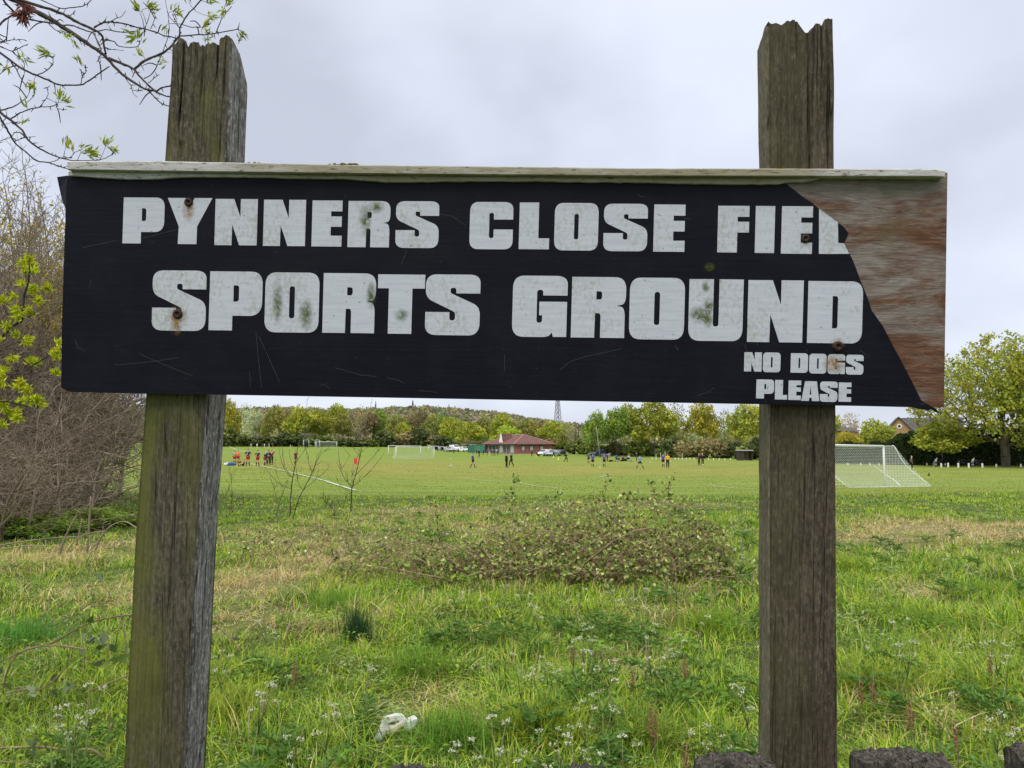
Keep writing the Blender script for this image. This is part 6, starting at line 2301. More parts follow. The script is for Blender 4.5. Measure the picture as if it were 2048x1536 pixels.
def goal(p1, p2, back, h, label, post_r=0.055, top_back=0.6, net=True, cell=0.16, cr=0.006, name='football_goal', group=None, box=False):
    """p1, p2: post feet; back: ground vector from a post to the net's rear"""
    p1, p2, back = Vector(p1), Vector(p2), Vector(back)
    o = empty(name, p1, 0, label, 'goal', group)
    q = p2 - p1
    Z = Vector((0, 0, 1))
    for f in (Vector((0, 0, 0)), q):
        MB().tube([f + Z * -.05, f + Z * h], post_r, 10).build('post', M_WHITE, o, True)
    MB().tube([Z * (h + .0), q + Z * h], post_r, 10).build('crossbar', M_WHITE, o, True)
    bh = back.normalized()
    tb = bh * top_back
    for f in (Vector((0, 0, 0)), q):
        b = MB()
        b.tube(smooth_poly([f + Z * h, f + tb * .7 + Z * h, f + tb + Z * (h - .06), f + tb.lerp(back, .32) + Z * (h * .50), f + back + Z * .03], 4), post_r * .4, 6)
        b.build('stanchion', M_WHITE, o, True)
    MB().tube([back + Z * .03, q + back + Z * .03], post_r * .4, 6).build('ground_bar', M_WHITE, o, True)
    if net:
        b = MB()
        W, D = q.length, back.length
        nu = int(W / cell)
        net_grid(b, Z * h, q + Z * h, q + tb + Z * h, tb + Z * h, nu, max(2, int(top_back / cell)), cr)
        net_grid(b, tb + Z * h, q + tb + Z * h, q + back + Z * .04, back + Z * .04, nu, int((D + h) / cell), cr, .22)
        for f in (Vector((0, 0, 0)), q):
            for i in range(int(h / cell) + 1):
                z = h * (1 - i * cell / h)
                t = 1 - z / h
                cord(b, [f + Z * z, f + tb.lerp(back, t ** 1.1) + Z * z], cr)
            n = int(D / cell)
            for i in range(1, n):
                s = i / n
                zt = h * (1 - max(0, (s * D - top_back) / max(.01, D - top_back)) ** .9) if s * D > top_back else h
                cord(b, [f + back * s + Z * .03, f + back * s + Z * zt], cr)
        b.build('net', M_NET, o)
    return o


_P1 = ground_at(1770, 972)
goal(_P1, _P1 + Vector((-6.35, -3.1, 0)) + Vector((0, 0, tz(_P1.x - 6.35, _P1.y - 3.1) - _P1.z)), Vector((2.35, -0.95, 0)), 2.44, 'big white football goal with sagging pale net, partly hidden behind the dark right post', 0.062, .62, True, .15, .0048)
_a, _b = ground_at(792, 918), ground_at(868, 918)
goal(_a, _b, Vector((-1.0, 2.0, 0)), 2.44, 'white football goal with pale net left of the clubhouse, the nearer of two in line', .06, .7, True, .2, .006)
_a, _b = ground_at(776.5, 913), ground_at(841, 913)
goal(_a, _b, Vector((0.4, 2.0, 0)), 2.44, 'white football goal standing just behind the nearer netted one, left of the clubhouse', .06, .7, False)
_a, _b = ground_at(632, 897), ground_at(673.5, 897)
goal(_a, _b, Vector((-0.8, 2.2, 0)), 2.44, 'small-looking far white football goal in front of the distant tree line', .075, .8, True, .3, .007)
for xa, xb, yb, h, lab in ((857.5, 876.5, 902, 1.5, 'low white training goal just right of the netted goal'), (879.5, 888, 903, 1.4, 'narrow white training goal between two others beside the white van'), (889.5, 894.5, 903, 1.25, 'smallest white training goal nearest the white van')):
    a, b = ground_at(xa, yb), ground_at(xb, yb)
    goal(a, b, Vector((0.9, 1.0, 0)), h, lab, .07, .25, False, group='training goals left of the parked cars')


def dark_goal(xa, xb, yt, yb, label):
    d = 296.0
    a, b = on_ground(xa, d), on_ground(xb, d)
    o = goal(a, b, Vector((0, 1.2, 0)), height_for(yt, d) - a.z, label, .06, .4, False, group='dark-netted goals by the far trees')
    m = MB()
    q = b - a
    h = height_for(yt, d) - a.z
    net_grid(m, Vector((0, .4, h)), q + Vector((0, .4, h)), q + Vector((0, 1.2, .05)), Vector((0, 1.2, .05)), 9, 8, .05)
    m.build('net', M_DARKNET, o)


dark_goal(609.5, 620, 880, 889, 'left one of the small dark-netted goals before the far trees')
dark_goal(632.5, 641.5, 880, 888, 'right one of the small dark-netted goals, seen through the far white goal')

# corner flag
_f = ground_at(714, 982)
fl = empty('corner_flag', _f, 0, 'red corner flag on a yellow pole at the corner of the pitch', 'flag')
MB().tube([(0, 0, -.05), (.0, 0, 1.46)], .017, 8).build('pole', plain('yellow_pole', (0.62, 0.64, 0.06), .5, .05), fl, True)
b = MB()
vs = []
for i in range(7):
    t = i / 6
    yy = 0.035 * math.sin(t * 5)
    vs += [(-.02 - .13 * t, yy, 1.47 - .05 * t), (-.02 - .13 * t, yy, 1.12 + .10 * t)]
fs = [(2 * i, 2 * i + 2, 2 * i + 3, 2 * i + 1) for i in range(6)]
b.add(vs, fs)
b.add([(x, y + .006, z) for x, y, z in vs], [f[::-1] for f in fs])
b.add([(.02, .0, 1.5), (.05, .012, 1.35), (.03, 0, 1.18), (-.02, -.01, 1.2), (-.02, 0, 1.48)], [(0, 1, 2, 3, 4)])
b.build('cloth', plain('red_cloth', (0.72, 0.10, 0.09), .8, .1), fl, True)

# ------------------------------------------------------------ clubhouse
M_BRICK = bpy.data.materials.new('x')
bpy.data.materials.remove(M_BRICK)


def _brick(name, c1, c2, mortar, scale):
    def b(t, p):
        v = t.coord()
        s = t.n('ShaderNodeSeparateXYZ')
        t.put(s.inputs[0], v)
        cb = t.n('ShaderNodeCombineXYZ')
        t.put(cb.inputs[0], t.math('ADD', s.outputs[0], s.outputs[1]))
        t.put(cb.inputs[1], s.outputs[2])
        bt = t.n('ShaderNodeTexBrick')
        t.put(bt.inputs['Vector'], cb.outputs[0])
        bt.inputs['Color1'].default_value = (*c1, 1)
        bt.inputs['Color2'].default_value = (*c2, 1)
        bt.inputs['Mortar'].default_value = (*mortar, 1)
        bt.inputs['Scale'].default_value = scale
        bt.inputs['Mortar Size'].default_value = 0.012
        n = t.noise(v, 1.2, 4, .6)
        t.put(p.inputs['Base Color'], t.mix(t.ramp(n, [(.3, .25), (.7, 0)]), bt.outputs['Color'], tuple(a * .6 for a in c1)))
        p.inputs['Roughness'].default_value = .9
    return material(name, b, spec=.15)


M_BRICK = _brick('red_brick', (0.33, 0.125, 0.085), (0.26, 0.095, 0.065), (0.33, 0.27, 0.22), 4.4)
M_BRICK_Y = _brick('tan_brick', (0.42, 0.255, 0.125), (0.34, 0.20, 0.10), (0.42, 0.35, 0.25), 4.4)
M_TILE = plain('roof_tile', (0.15, 0.072, 0.062), .85, .35, 1.6)
M_SLATE = plain('slate', (0.085, 0.078, 0.085), .75, .3, 1.6)
M_RIDGE = plain('ridge_tile', (0.45, 0.30, 0.25), .8, .15, 2)
M_TIMBER = plain('grey_timber', (0.30, 0.27, 0.24), .8, .2, 2)
M_DKTIMBER = plain('dark_timber', (0.05, 0.04, 0.038), .8, .2, 2)
M_PANE = material('window_pane', color=(0.42, 0.44, 0.47), rough=.15, spec=.6)
M_PAVE = plain('concrete', (0.36, 0.30, 0.26), .9, .2, 1)

CH_D = 203.0
_c = on_ground(1029.5, CH_D)
CHZ = height_for(907.5, CH_D)
club = empty('clubhouse', (_c.x, CH_D, CHZ), math.radians(30), 'low red-brick clubhouse with hipped tile roof and white gable, across the field', 'building')
# local frame: the corner nearest the camera is the origin, x runs along the brick side (to the right), y along the veranda side (to the left, away)
WX, WY, EH, RH = 12.0, 17.0, 2.55, 2.55
Wm = MB()
Wm.box(0.15, WX - .15, 3.2, WY - .1, -1.5, EH - .12)
Wm.box(0.15, WX - .15, 0.0, 3.2, -1.5, EH - .12)
Wm.build('wall', M_BRICK, club)
rf = MB()
ov = .55
A, B, C, D = Vector((-ov, -ov, EH)), Vector((WX + ov, -ov, EH)), Vector((WX + ov, WY + ov, EH)), Vector((-ov, WY + ov, EH))
E, F = Vector((WX / 2, WX / 2 - .6, EH + RH)), Vector((WX / 2, WY - WX / 2 + 1.6, EH + RH))
rf.add([A, B, C, D, E, F], [(0, 1, 4), (1, 2, 5, 4), (2, 3, 5), (3, 0, 4, 5), (3, 2, 1, 0)])
roof = rf.build('roof', M_TILE, club)
rd = MB()
for p, q in ((A, E), (B, E), (E, F), (D, F)):
    rd.tube([p + Vector((0, 0, .06)), q + Vector((0, 0, .06))], .10, 6)
rd.build('ridge_tiles', M_RIDGE, roof)
g = MB()
g.box(-ov - .03, WX + ov + .03, -ov - .06, -ov, EH - .2, EH)
g.box(-ov - .06, -ov, -ov - .06, WY + ov, EH - .2, EH)
g.build('gutter', M_DKTIMBER, club)
for cx in (2.5, 5.1, 8.3):
    w = MB().box(cx - .62, cx + .62, -.10, 0.0, .75, 2.1).build('window', M_DKTIMBER, club)
    MB().box(cx - .46, cx + .46, -.125, -.1, .85, 1.95).build('pane', M_PANE, w)
b = MB()
b.box(10.9, 11.3, -.16, 0, 1.0, 1.25)
b.build('wall_lamp', M_WHITE, club)
gv = MB()
gy = 8.6
gv.prism([(-.9, 0), (.9, 0), (0, 2.45)], -.1, .1, M=Matrix.Translation((.6, gy, EH + .45)) @ Matrix.Rotation(-PI / 2, 4, 'Z'))
gv.build('white_gable', M_WHITE, roof)
gs = MB().prism([(-.9, 0), (.9, 0), (0, 2.40)], .1, 3.4, M=Matrix.Translation((.6, gy, EH + .45)) @ Matrix.Rotation(-PI / 2, 4, 'Z'))
gs.build('gable_roof', M_TILE, roof)
vp = MB()
for i in range(9):
    y = .4 + i * 2.0
    vp.box(-.1, .12, y - .09, y + .09, -.1, EH - .1)
vp.build('veranda_posts', M_TIMBER, club)
for i, (y, col) in enumerate(((1.4, M_WHITE), (3.4, M_GLASS), (5.4, M_GLASS), (7.4, M_WHITE), (9.4, M_GLASS), (11.4, M_GLASS), (13.4, M_GLASS))):
    w = MB().box(.02, .15, y - .85, y + .85, .1, 2.2).build('window', M_TIMBER, club)
    MB().box(-.01, .02, y - .7, y + .7, .25, 2.1).build('pane', M_GLASS if col is M_GLASS else M_PANE, w)
tr = MB()
tr.box(-2.4, 6.0, -1.9, 0.0, -1.6, -.02)
tr.box(-2.4, 0.0, 0.0, 9.0, -1.6, -.02)
tr.build('terrace', M_PAVE, club)
rl = MB()
for i in range(10):
    rl.tube([(-2.3, -1.7 + i * 1.15, 0), (-2.3, -1.7 + i * 1.15, 1.0)], .035, 6)
for z in (.5, 1.0):
    rl.tube([(-2.3, -1.7, z), (-2.3, 8.7, z)], .035, 6)
rl.build('railing', M_TIMBER, club)

# green container
_g = ground_at(953, 905.5)
M_GREENBOX = plain('green_steel', (0.045, 0.17, 0.115), .6, .1, 1)
ct = empty('storage_container', (_g.x, _g.y, _g.z), math.radians(-6), 'green corrugated storage container left of the clubhouse', 'container')
b = MB()
w = 36 * _g.y / F_PX
h = height_for(891, _g.y) - _g.z
b.box(-w / 2, w / 2, 0, 2.2, -.1, h)
for i in range(24):
    x = -w / 2 + w * (i + .5) / 24
    b.box(x - .04, x + .04, -.05, 0, .05, h - .05)
b.build('body', M_GREENBOX, ct)
d = MB().box(-w * .1, w * .42, -.085, -.052, .1, h - .12).build('door', plain('green_door', (0.055, 0.20, 0.14), .6, .1, 1), ct)
MB().tube([(w * .16, -.12, .2), (w * .16, -.12, h - .2)], .03, 6).build('lock_bar', M_CHROME, d)

# ------------------------------------------------------------ cars


def car(px, py, rot, paint, label, h=1.5, length=4.2, width=1.76, van=False, group='cars parked by the clubhouse'):
    g = ground_at(px, py)
    o = empty('parked_car', g, rot, label, 'car', group)
    L2, W2 = length / 2, width / 2
    if van:
        side = [(-L2, .35), (-L2 + .05, h * .9), (-L2 + .25, h), (L2 - 1.5, h), (L2 - .75, h * .66), (L2 - .1, h * .52), (L2, .35)]
    else:
        side = [(-L2, .32), (-L2 + .05, h * .58), (-L2 + .25, h * .66), (-L2 + .75, h * .97), (-L2 + 1.4, h), (L2 - 1.9, h * .97), (L2 - 1.15, h * .63), (L2 - .25, h * .53), (L2, h * .42), (L2, .3)]
    # body as slices from side to side, narrowing above the waist
    b = MB()
    sl = []
    for s, k in ((-1, 1), (-.92, 1), (.92, 1), (1, 1)):
        row = []
        for x, z in side:
            f = 1.0 if z < h * .67 else .80
            inset = .06 if abs(s) == 1 else 0
            row.append((x * (1 - inset * .3), W2 * s * f, z - (inset * .4 if z > h * .6 else 0)))
        sl.append(row)
    n = len(side)
    vs = [v for r in sl for v in r]
    fs = []
    for i in range(3):
        for j in range(n):
            j2 = (j + 1) % n
            fs.append((i * n + j, (i + 1) * n + j, (i + 1) * n + j2, i * n + j2))
    fs.append(tuple(range(n)))
    fs.append(tuple(3 * n + j for j in range(n))[::-1])
    b.add(vs, fs)
    b.build('body', paint, o)
    gl = MB()
    z0, z1 = h * .67, h * .93
    if van:
        gl.add([(L2 - 1.42, -W2 * .74, h * .95), (L2 - 1.42, W2 * .74, h * .95), (L2 - .76, W2 * .76, h * .70), (L2 - .76, -W2 * .76, h * .70)], [(0, 3, 2, 1)])
        xs = (L2 - 2.4, L2 - 1.5, L2 - .95, L2 - 2.4)
    else:
        gl.add([(L2 - 1.86, -W2 * .72, h * .945), (L2 - 1.86, W2 * .72, h * .945), (L2 - 1.17, W2 * .78, h * .66), (L2 - 1.17, -W2 * .78, h * .66)], [(0, 3, 2, 1)])
        gl.add([(-L2 + .72, -W2 * .70, h * .94), (-L2 + .72, W2 * .70, h * .94), (-L2 + .30, W2 * .74, h * .69), (-L2 + .30, -W2 * .74, h * .69)], [(0, 1, 2, 3)])
        xs = (-L2 + .9, L2 - 1.95, L2 - 1.4, -L2 + .6)
    for v in range(len(gl.v)):
        gl.v[v] = tuple(Vector(gl.v[v]) + Vector((.02 if gl.v[v][0] > 0 else -.02, 0, .015)))
    gl.build('windscreen', M_GLASS, o)
    for s in (-1, 1):
        sg = MB()
        y = W2 * .80 * s + .012 * s
        y2 = W2 * 1.0 * s + .012 * s
        sg.add([(xs[0], y, z1), (xs[1], y, z1), (xs[2], y2 * .93, z0), (xs[3], y2 * .93, z0)], [(0, 1, 2, 3)])
        sg.build('side_window', M_GLASS, o)
        hl = MB()
        hl.sphere((L2 - .12, W2 * .72 * s, h * .44), (.10, .20, .09), 8, 5)
        hl.build('headlight', M_PANE, o)
        for x in (-L2 + .78, L2 - .82):
            wh = MB().tube([(x, (W2 - .2) * s, .31), (x, (W2 + .01) * s, .31)], .31, 16).build('wheel', M_RUBBER, o)
            MB().tube([(x, (W2 + .01) * s, .31), (x, (W2 + .025) * s, .31)], .19, 12).build('rim', M_CHROME, wh)
    MB().box(L2 - .02, L2 + .05, -W2 * .9, W2 * .9, .28, .5).build('bumper', M_BLACK, o)
    return o


M_CARW = material('car_white', color=(0.74, 0.75, 0.77), rough=.25, spec=.5)
M_CARS = material('car_silver', color=(0.42, 0.45, 0.50), rough=.3, metal=.3, spec=.5)
M_CARB = material('car_blue', color=(0.03, 0.05, 0.10), rough=.25, spec=.5)
M_CARK = material('car_black', color=(0.012, 0.013, 0.017), rough=.25, spec=.5)
car(896.5, 903.5, math.radians(-70), M_CARS, 'grey car half hidden behind the smallest training goals')
car(909, 903, math.radians(-62), M_CARW, 'tall white van in the row of cars left of the green container', 2.0, 4.8, 1.9, True)
car(927, 903.5, math.radians(-50), M_CARW, 'white hatchback next to the green container', 1.5)
car(1089, 912, math.radians(-128), M_CARW, 'white car at the right end of the clubhouse, leftmost of three', 1.6)
car(1106, 912.5, math.radians(-120), M_CARS, 'pale silver car between two others right of the clubhouse')
car(1119, 911.5, math.radians(-118), M_CARK, 'black and white car at the right of the clubhouse row, beside a runner', 1.5)
car(1197, 912.5, math.radians(-140), M_CARB, 'dark blue car under the green trees behind the blue players', 1.55, group=None)

# ------------------------------------------------------------ motorbikes at the hedge


def motorbike(px, py, rot, front, label):
    g = ground_at(px, py)
    o = empty('motorbike', g, rot, label, 'motorbike', 'motorbikes parked at the hedge')
    for x in (-.72, .74):
        w = MB()
        ring = [(x + .30 * math.cos(a), 0, .31 + .30 * math.sin(a)) for a in [2 * PI * i / 20 for i in range(21)]]
        w.tube(ring, .065, 8, caps=False)
        wh = w.build('wheel', M_RUBBER, o, True)
        MB().tube([(x, -.04, .31), (x, .04, .31)], .17, 14).build('rim', M_CHROME, wh)
    b = MB()
    b.sphere((.12, 0, .82), (.36, .17, .19), 12, 8)
    b.sphere((.0, 0, .50), (.36, .20, .22), 12, 8)
    b.tube([(.62, 0, .95), (.30, 0, .72), (-.1, 0, .55), (-.72, 0, .32)], [.06, .09, .09, .05], 8)
    b.build('body', M_CARK, o, True)
    s = MB()
    s.tube([(-.12, 0, .83), (-.4, 0, .80), (-.75, 0, .88), (-.98, 0, .96)], [.12, .15, .12, .05], 10)
    s.build('seat', M_BLACK, o, True)
    f = MB()
    for y in (-.09, .09):
        f.tube([(.74, y, .31), (.60, y, .98)], .028, 8)
    f.build('fork', M_CHROME, o, True)
    h = MB()
    h.tube([(.50, -.38, 1.04), (.58, -.15, 1.02), (.58, .15, 1.02), (.50, .38, 1.04)], .02, 6)
    h.build('handlebar', M_BLACK, o, True)
    fr = MB()
    fr.sphere((.68, 0, .93), (.17, .17, .16), 10, 7)
    fr.add([(.62, -.17, 1.0), (.62, .17, 1.0), (.50, .12, 1.26), (.50, -.12, 1.26), (.60, -.16, 1.0), (.60, .16, 1.0), (.48, .11, 1.26), (.48, -.11, 1.26)], [(0, 1, 2, 3), (7, 6, 5, 4), (0, 4, 5, 1), (1, 5, 6, 2), (2, 6, 7, 3), (3, 7, 4, 0)])
    fr.build('front_fairing', front, o, True)
    MB().tube([(.05, -.2, .35), (-.3, -.22, .32), (-.9, -.22, .45)], [.04, .05, .06], 8).build('exhaust', M_CHROME, o, True)
    MB().tube(smooth_poly([(.98, 0, .62), (.86, 0, .72), (.66, 0, .72)], 3), .05, 6).build('mudguard', front, o, True)
    return o


motorbike(1881, 933, math.radians(186), M_WHITE, 'motorbike with white front parked by the hedge, leftmost of three')
motorbike(1927, 933, math.radians(176), M_CARK, 'all black motorbike in the middle of three at the hedge')
motorbike(1955, 933.5, math.radians(188), M_WHITE, 'motorbike with white headlamp cowl, rightmost of three, near the oak trunk')

# white marker stumps
M_STUMP = plain('stump_white', (0.75, 0.74, 0.66), .8, .12, 3)
_st = None
for px, py, h in ((1843.5, 929, .38), (1848.7, 930, .36), (1854, 931, .36), (1868, 933, .55), (1882.7, 934.5, .55), (1896.5, 934.5, .6), (1916.8, 935, .62), (1937.7, 935.5, .62), (1965, 935.5, .6), (1992.7, 934.5, .45), (2042, 935, .5)):
    g = ground_at(px, py)
    b = MB().tube([(0, 0, -.05), (0, 0, h * .9), (0, 0, h)], [.12, .12, .09], 10)
    o = b.build('marker_stump', M_STUMP, None, False)
    o.location = g
    tag(o, 'short white-painted stump in the row along the foot of the hedge at right', 'stump', 'white stumps along the hedge')
for px in (1302, 1310, 1319.4, 1348, 1354.6, 1362, 1370, 1377, 1385.5, 1414, 1424, 1435.5, 1446, 1458, 1472, 1484, 1690, 1716, 1734, 1752):
    d = float(np.interp(px, [1300, 1500, 1690, 1760], [160, 150, 120, 117]))
    g = on_ground(px, d)
    h = .34
    b = MB().tube([(0, 0, -.05), (0, 0, h * .9), (0, 0, h)], [.11, .11, .08], 10)
    o = b.build('marker_stump', M_STUMP, None, False)
    o.location = g
    tag(o, 'tiny white stump in the row along the edge of the field under the right-hand trees', 'stump', 'white stumps under the trees')
for px, hh in ((1310, .9), (1319, 1.1), (1328, 1.2), (1362, 1.0), (1474, 1.2)):
    g = on_ground(px, 164 if px < 1400 else 152)
    b = MB().tube([(0, 0, -.05), (0, 0, hh), (0.02, 0, hh + .15)], [.13, .12, .05], 8)
    o = b.build('wooden_stake', plain('stake', (0.30, 0.32, 0.18), .9, .2, 4) if px == 1310 else bpy.data.materials['stake'], None)
    o.location = g
    tag(o, 'pale greenish stake standing in the shade under the right-hand trees', 'stake', 'stakes under the trees')

# shed by the right post
_g = on_ground(1488, 150)
sh = empty('shed', _g, 0, 'small open-fronted shed with pale flat roof, left of the dark right post', 'shed')
w, h = 30 * 150 / F_PX, height_for(901.5, 150) - _g.z
MB().box(-w * .46, -w * .40, 0, 1.6, -.1, h).build('side_wall', M_DKTIMBER, sh)
MB().box(w * .40, w * .46, 0, 1.6, -.1, h).build('side_wall', M_DKTIMBER, sh)
MB().box(-w * .40, w * .40, 1.5, 1.6, -.1, h).build('back_wall', plain('shed_boards', (0.22, 0.16, 0.12), .9, .3, 2), sh)
MB().box(-w * .40, -w * .12, -.02, .06, -.1, h * .98).build('front_panel', M_DKTIMBER, sh)
MB().box(-w * .5, w * .5, -.25, 1.8, h, h + .16).build('roof', plain('pale_roof', (0.50, 0.49, 0.46), .8, .1, 2), sh)

# poles
for a, b_, d, r0, mat, lab, hh in (((1148.5, 906), (1152, 850), 205, .16, M_DKTIMBER, 'slim leaning dark timber pole right of the clubhouse, the left of two', 0), ((1157, 906), (1157, 848), 205, .15, M_DKTIMBER, 'slim upright dark timber pole right of the clubhouse, the right of two', 0), ((1199, 912), (1192.5, 852), 172, .15, plain('pale_pole', (0.24, 0.23, 0.17), .8, .15, 2), 'pale leaning bare pole in front of the green trees behind the blue players', 0)):
    g = on_ground(a[0], d)
    t = at(b_[0], b_[1], d)
    o = MB().tube([g - g, (t - g) * .5, t - g], [r0, r0 * .8, r0 * .55], 8).build('timber_pole', mat, None, True)
    o.location = g
    tag(o, lab, 'pole')

# lattice pylon beyond the trees
_d = 620.0
_g = Vector(((1115.5 - 1024) / F_PX * _d, _d, -2.0))
py_ = empty('lattice_pylon', _g, .5, 'grey steel lattice pylon rising behind the trees right of the clubhouse', 'pylon')
Hh = height_for(788, _d) - _g.z
legs, br_ = MB(), MB()
wz = lambda z: 3.2 * (1 - z / (Hh * 1.12)) + .35
n = 12
for sx, sy in ((1, 1), (1, -1), (-1, -1), (-1, 1)):
    legs.tube([(sx * wz(0), sy * wz(0), 0), (sx * wz(Hh), sy * wz(Hh), Hh)], .30, 5)
cs = [(1, 1), (1, -1), (-1, -1), (-1, 1)]
for i in range(n):
    z0, z1 = Hh * i / n, Hh * (i + 1) / n
    for j in range(4):
        a, b_ = cs[j], cs[(j + 1) % 4]
        br_.tube([(a[0] * wz(z0), a[1] * wz(z0), z0), (b_[0] * wz(z1), b_[1] * wz(z1), z1)], .14, 4)
        br_.tube([(b_[0] * wz(z0), b_[1] * wz(z0), z0), (a[0] * wz(z1), a[1] * wz(z1), z1)], .14, 4)
        br_.tube([(b_[0] * wz(z1), b_[1] * wz(z1), z1), (a[0] * wz(z1), a[1] * wz(z1), z1)], .14, 4)
M_STEEL = plain('grey_steel', (0.33, 0.35, 0.40), .6, .1)
legs.build('legs', M_STEEL, py_)
br_.build('bracing', M_STEEL, py_)

# ------------------------------------------------------------ houses beyond the hedge
_d = 150.0
s_ = _d / F_PX


def HX(px):
    return (px - 1024) * s_


_bz = tz(HX(1797), _d) - .2
ho = empty('brick_house', (HX(1797), _d, _bz), math.radians(-24), 'tan brick house with dark slate roof and round gable window, beyond the hedge', 'building')
Z = lambda py: height_for(py, _d) - _bz
gw = 41 * s_ / math.cos(math.radians(24))
ze, za = Z(850), Z(833)
b = MB()
b.prism([(-gw / 2, 0), (gw / 2, 0), (gw / 2, ze - .8), (0, za - .25), (-gw / 2, ze - .8)], 0, 14)
b.build('wall', M_BRICK_Y, ho)
r = MB()
for sgn in (-1, 1):
    x1, z1 = sgn * (gw / 2 + .45), ze - 1.25
    r.add([(0, -.35, za), (x1, -.35, z1), (x1, 14.4, z1), (0, 14.4, za), (0, -.35, za - .22), (x1, -.35, z1 - .22), (x1, 14.4, z1 - .22), (0, 14.4, za - .22)],
          [(0, 1, 2, 3), (7, 6, 5, 4), (0, 4, 5, 1), (1, 5, 6, 2), (2, 6, 7, 3)])
r.build('roof', M_SLATE, ho)
w = MB().tube([(.05, -.10, Z(852.5)), (.05, 0, Z(852.5))], .46, 24).build('window', M_WHITE, ho)
MB().tube([(.05, -.125, Z(852.5)), (.05, -.1, Z(852.5))], .27, 20).build('pane', M_GLASS, w)
for cx, y0, y1, wd in ((.05, 867.5, 877, .95), (1.75, 866.5, 872, .7), (-1.6, 868, 877, .8)):
    w = MB().box(cx - wd / 2, cx + wd / 2, -.1, 0, Z(y1), Z(y0)).build('window', M_WHITE, ho)
    MB().box(cx - wd / 2 + .12, cx + wd / 2 - .12, -.125, -.1, Z(y1) + .12, (Z(y0) + Z(y1)) / 2 - .05).build('pane', M_GLASS, w)
    MB().box(cx - wd / 2 + .12, cx + wd / 2 - .12, -.125, -.1, (Z(y0) + Z(y1)) / 2 + .05, Z(y0) - .12).build('pane', M_GLASS, w)
# wing to the right with its own slate slope
wg = MB()
wg.box(gw / 2, gw / 2 + 9, 3.5, 11, 0, ze - 1.6)
wg.build('wing_wall', M_BRICK_Y, ho)
wr = MB()
wr.add([(0.4, 7.2, za - .05), (gw / 2 + 9.4, 7.2, za - .05), (gw / 2 + 9.4, 3.0, ze - 1.9), (gw / 2 - .2, 3.0, ze - 1.9), (gw / 2 + 9.4, 11.4, ze - 1.9), (.4, 11.4, ze - 1.9)], [(0, 3, 2, 1), (0, 1, 4, 5)])
wr.add([(0.4, 7.2, za - .28), (gw / 2 + 9.4, 7.2, za - .28), (gw / 2 + 9.4, 3.0, ze - 2.12), (gw / 2 - .2, 3.0, ze - 2.12), (gw / 2 + 9.4, 11.4, ze - 2.12), (.4, 11.4, ze - 2.12)], [(1, 2, 3, 0), (5, 4, 1, 0)])
wr.build('wing_roof', M_SLATE, ho)

_d = 172.0
_x = (1678 - 1024) / F_PX * _d
_bz = tz(_x, _d)
h2 = empty('slate_roofed_house', (_x, _d, _bz), math.radians(8), 'house with grey slate roof showing just right of the dark post, behind the low trees', 'building')
Z = lambda py: height_for(py, _d) - _bz
MB().box(-7, 4.6, 0, 8, 0, Z(863)).build('wall', M_BRICK_Y, h2)
b = MB()
b.add([(-7.4, -.4, Z(862)), (5, -.4, Z(862)), (5, 8.4, Z(862)), (-7.4, 8.4, Z(862)), (-7.4, 4, Z(849)), (2.2, 4, Z(849))], [(0, 1, 5, 4), (1, 2, 5), (2, 3, 4, 5), (0, 4, 3), (3, 2, 1, 0)])
b.build('roof', M_SLATE, h2)

# bench-like pile of kit, pushchair and balls on the field
_g = ground_at(1234, 923)
pc = empty('pushchair', _g, .4, 'dark pushchair with slanting hood standing among the blue players', 'pushchair')
for x, y in ((-.28, -.25), (-.28, .25), (.5, 0)):
    w = MB()
    w.tube([(x + .17 * math.cos(a), y, .18 + .17 * math.sin(a)) for a in [2 * PI * i / 14 for i in range(15)]], .035, 6, caps=False)
    wh = w.build('wheel', M_RUBBER, pc, True)
    MB().tube([(x, y - .02, .18), (x, y + .02, .18)], .07, 10).build('hub', M_WHITE, wh)
b = MB()
b.tube([(-.28, -.25, .18), (.1, -.2, .55), (-.65, -.22, 1.02)], .02, 6)
b.tube([(-.28, .25, .18), (.1, .2, .55), (-.65, .22, 1.02)], .02, 6)
b.tube([(-.65, -.22, 1.02), (-.65, .22, 1.02)], .02, 6)
b.tube([(.1, 0, .5), (.5, 0, .18)], .02, 6)
b.build('frame', M_CHROME, pc, True)
b = MB()
b.tube(smooth_poly([(.62, 0, .62), (.25, 0, .52), (-.1, 0, .62), (-.3, 0, .95)], 3), [.10, .16, .2, .22, .22, .22, .2, .18, .17, .14], 10)
b.build('seat', M_CARB, pc, True)
b = MB().sphere((-.16, 0, 1.0), (.32, .25, .22), 12, 8)
b.build('hood', plain('hood_cloth', (0.05, 0.07, 0.14), .8, .2), pc, True)


def kitbag(px, py, ln, col, label, rot=0.2):
    g = ground_at(px, py)
    o = empty('kit_bag', g, rot, label, 'bag')
    b = MB()
    b.tube(smooth_poly([(-ln / 2, 0, .12), (-ln / 4, .02, .17), (ln / 5, 0, .18), (ln / 2, 0, .11)], 3), [.06, .13, .16, .17, .165, .17, .16, .13, .10, .05][:10], 10)
    b.build('body', col, o, True)
    MB().tube(smooth_poly([(-ln / 4, -.12, .25), (0, -.14, .34), (ln / 4, -.12, .25)], 3), .014, 5).build('handle', M_BLACK, o, True)
    return o


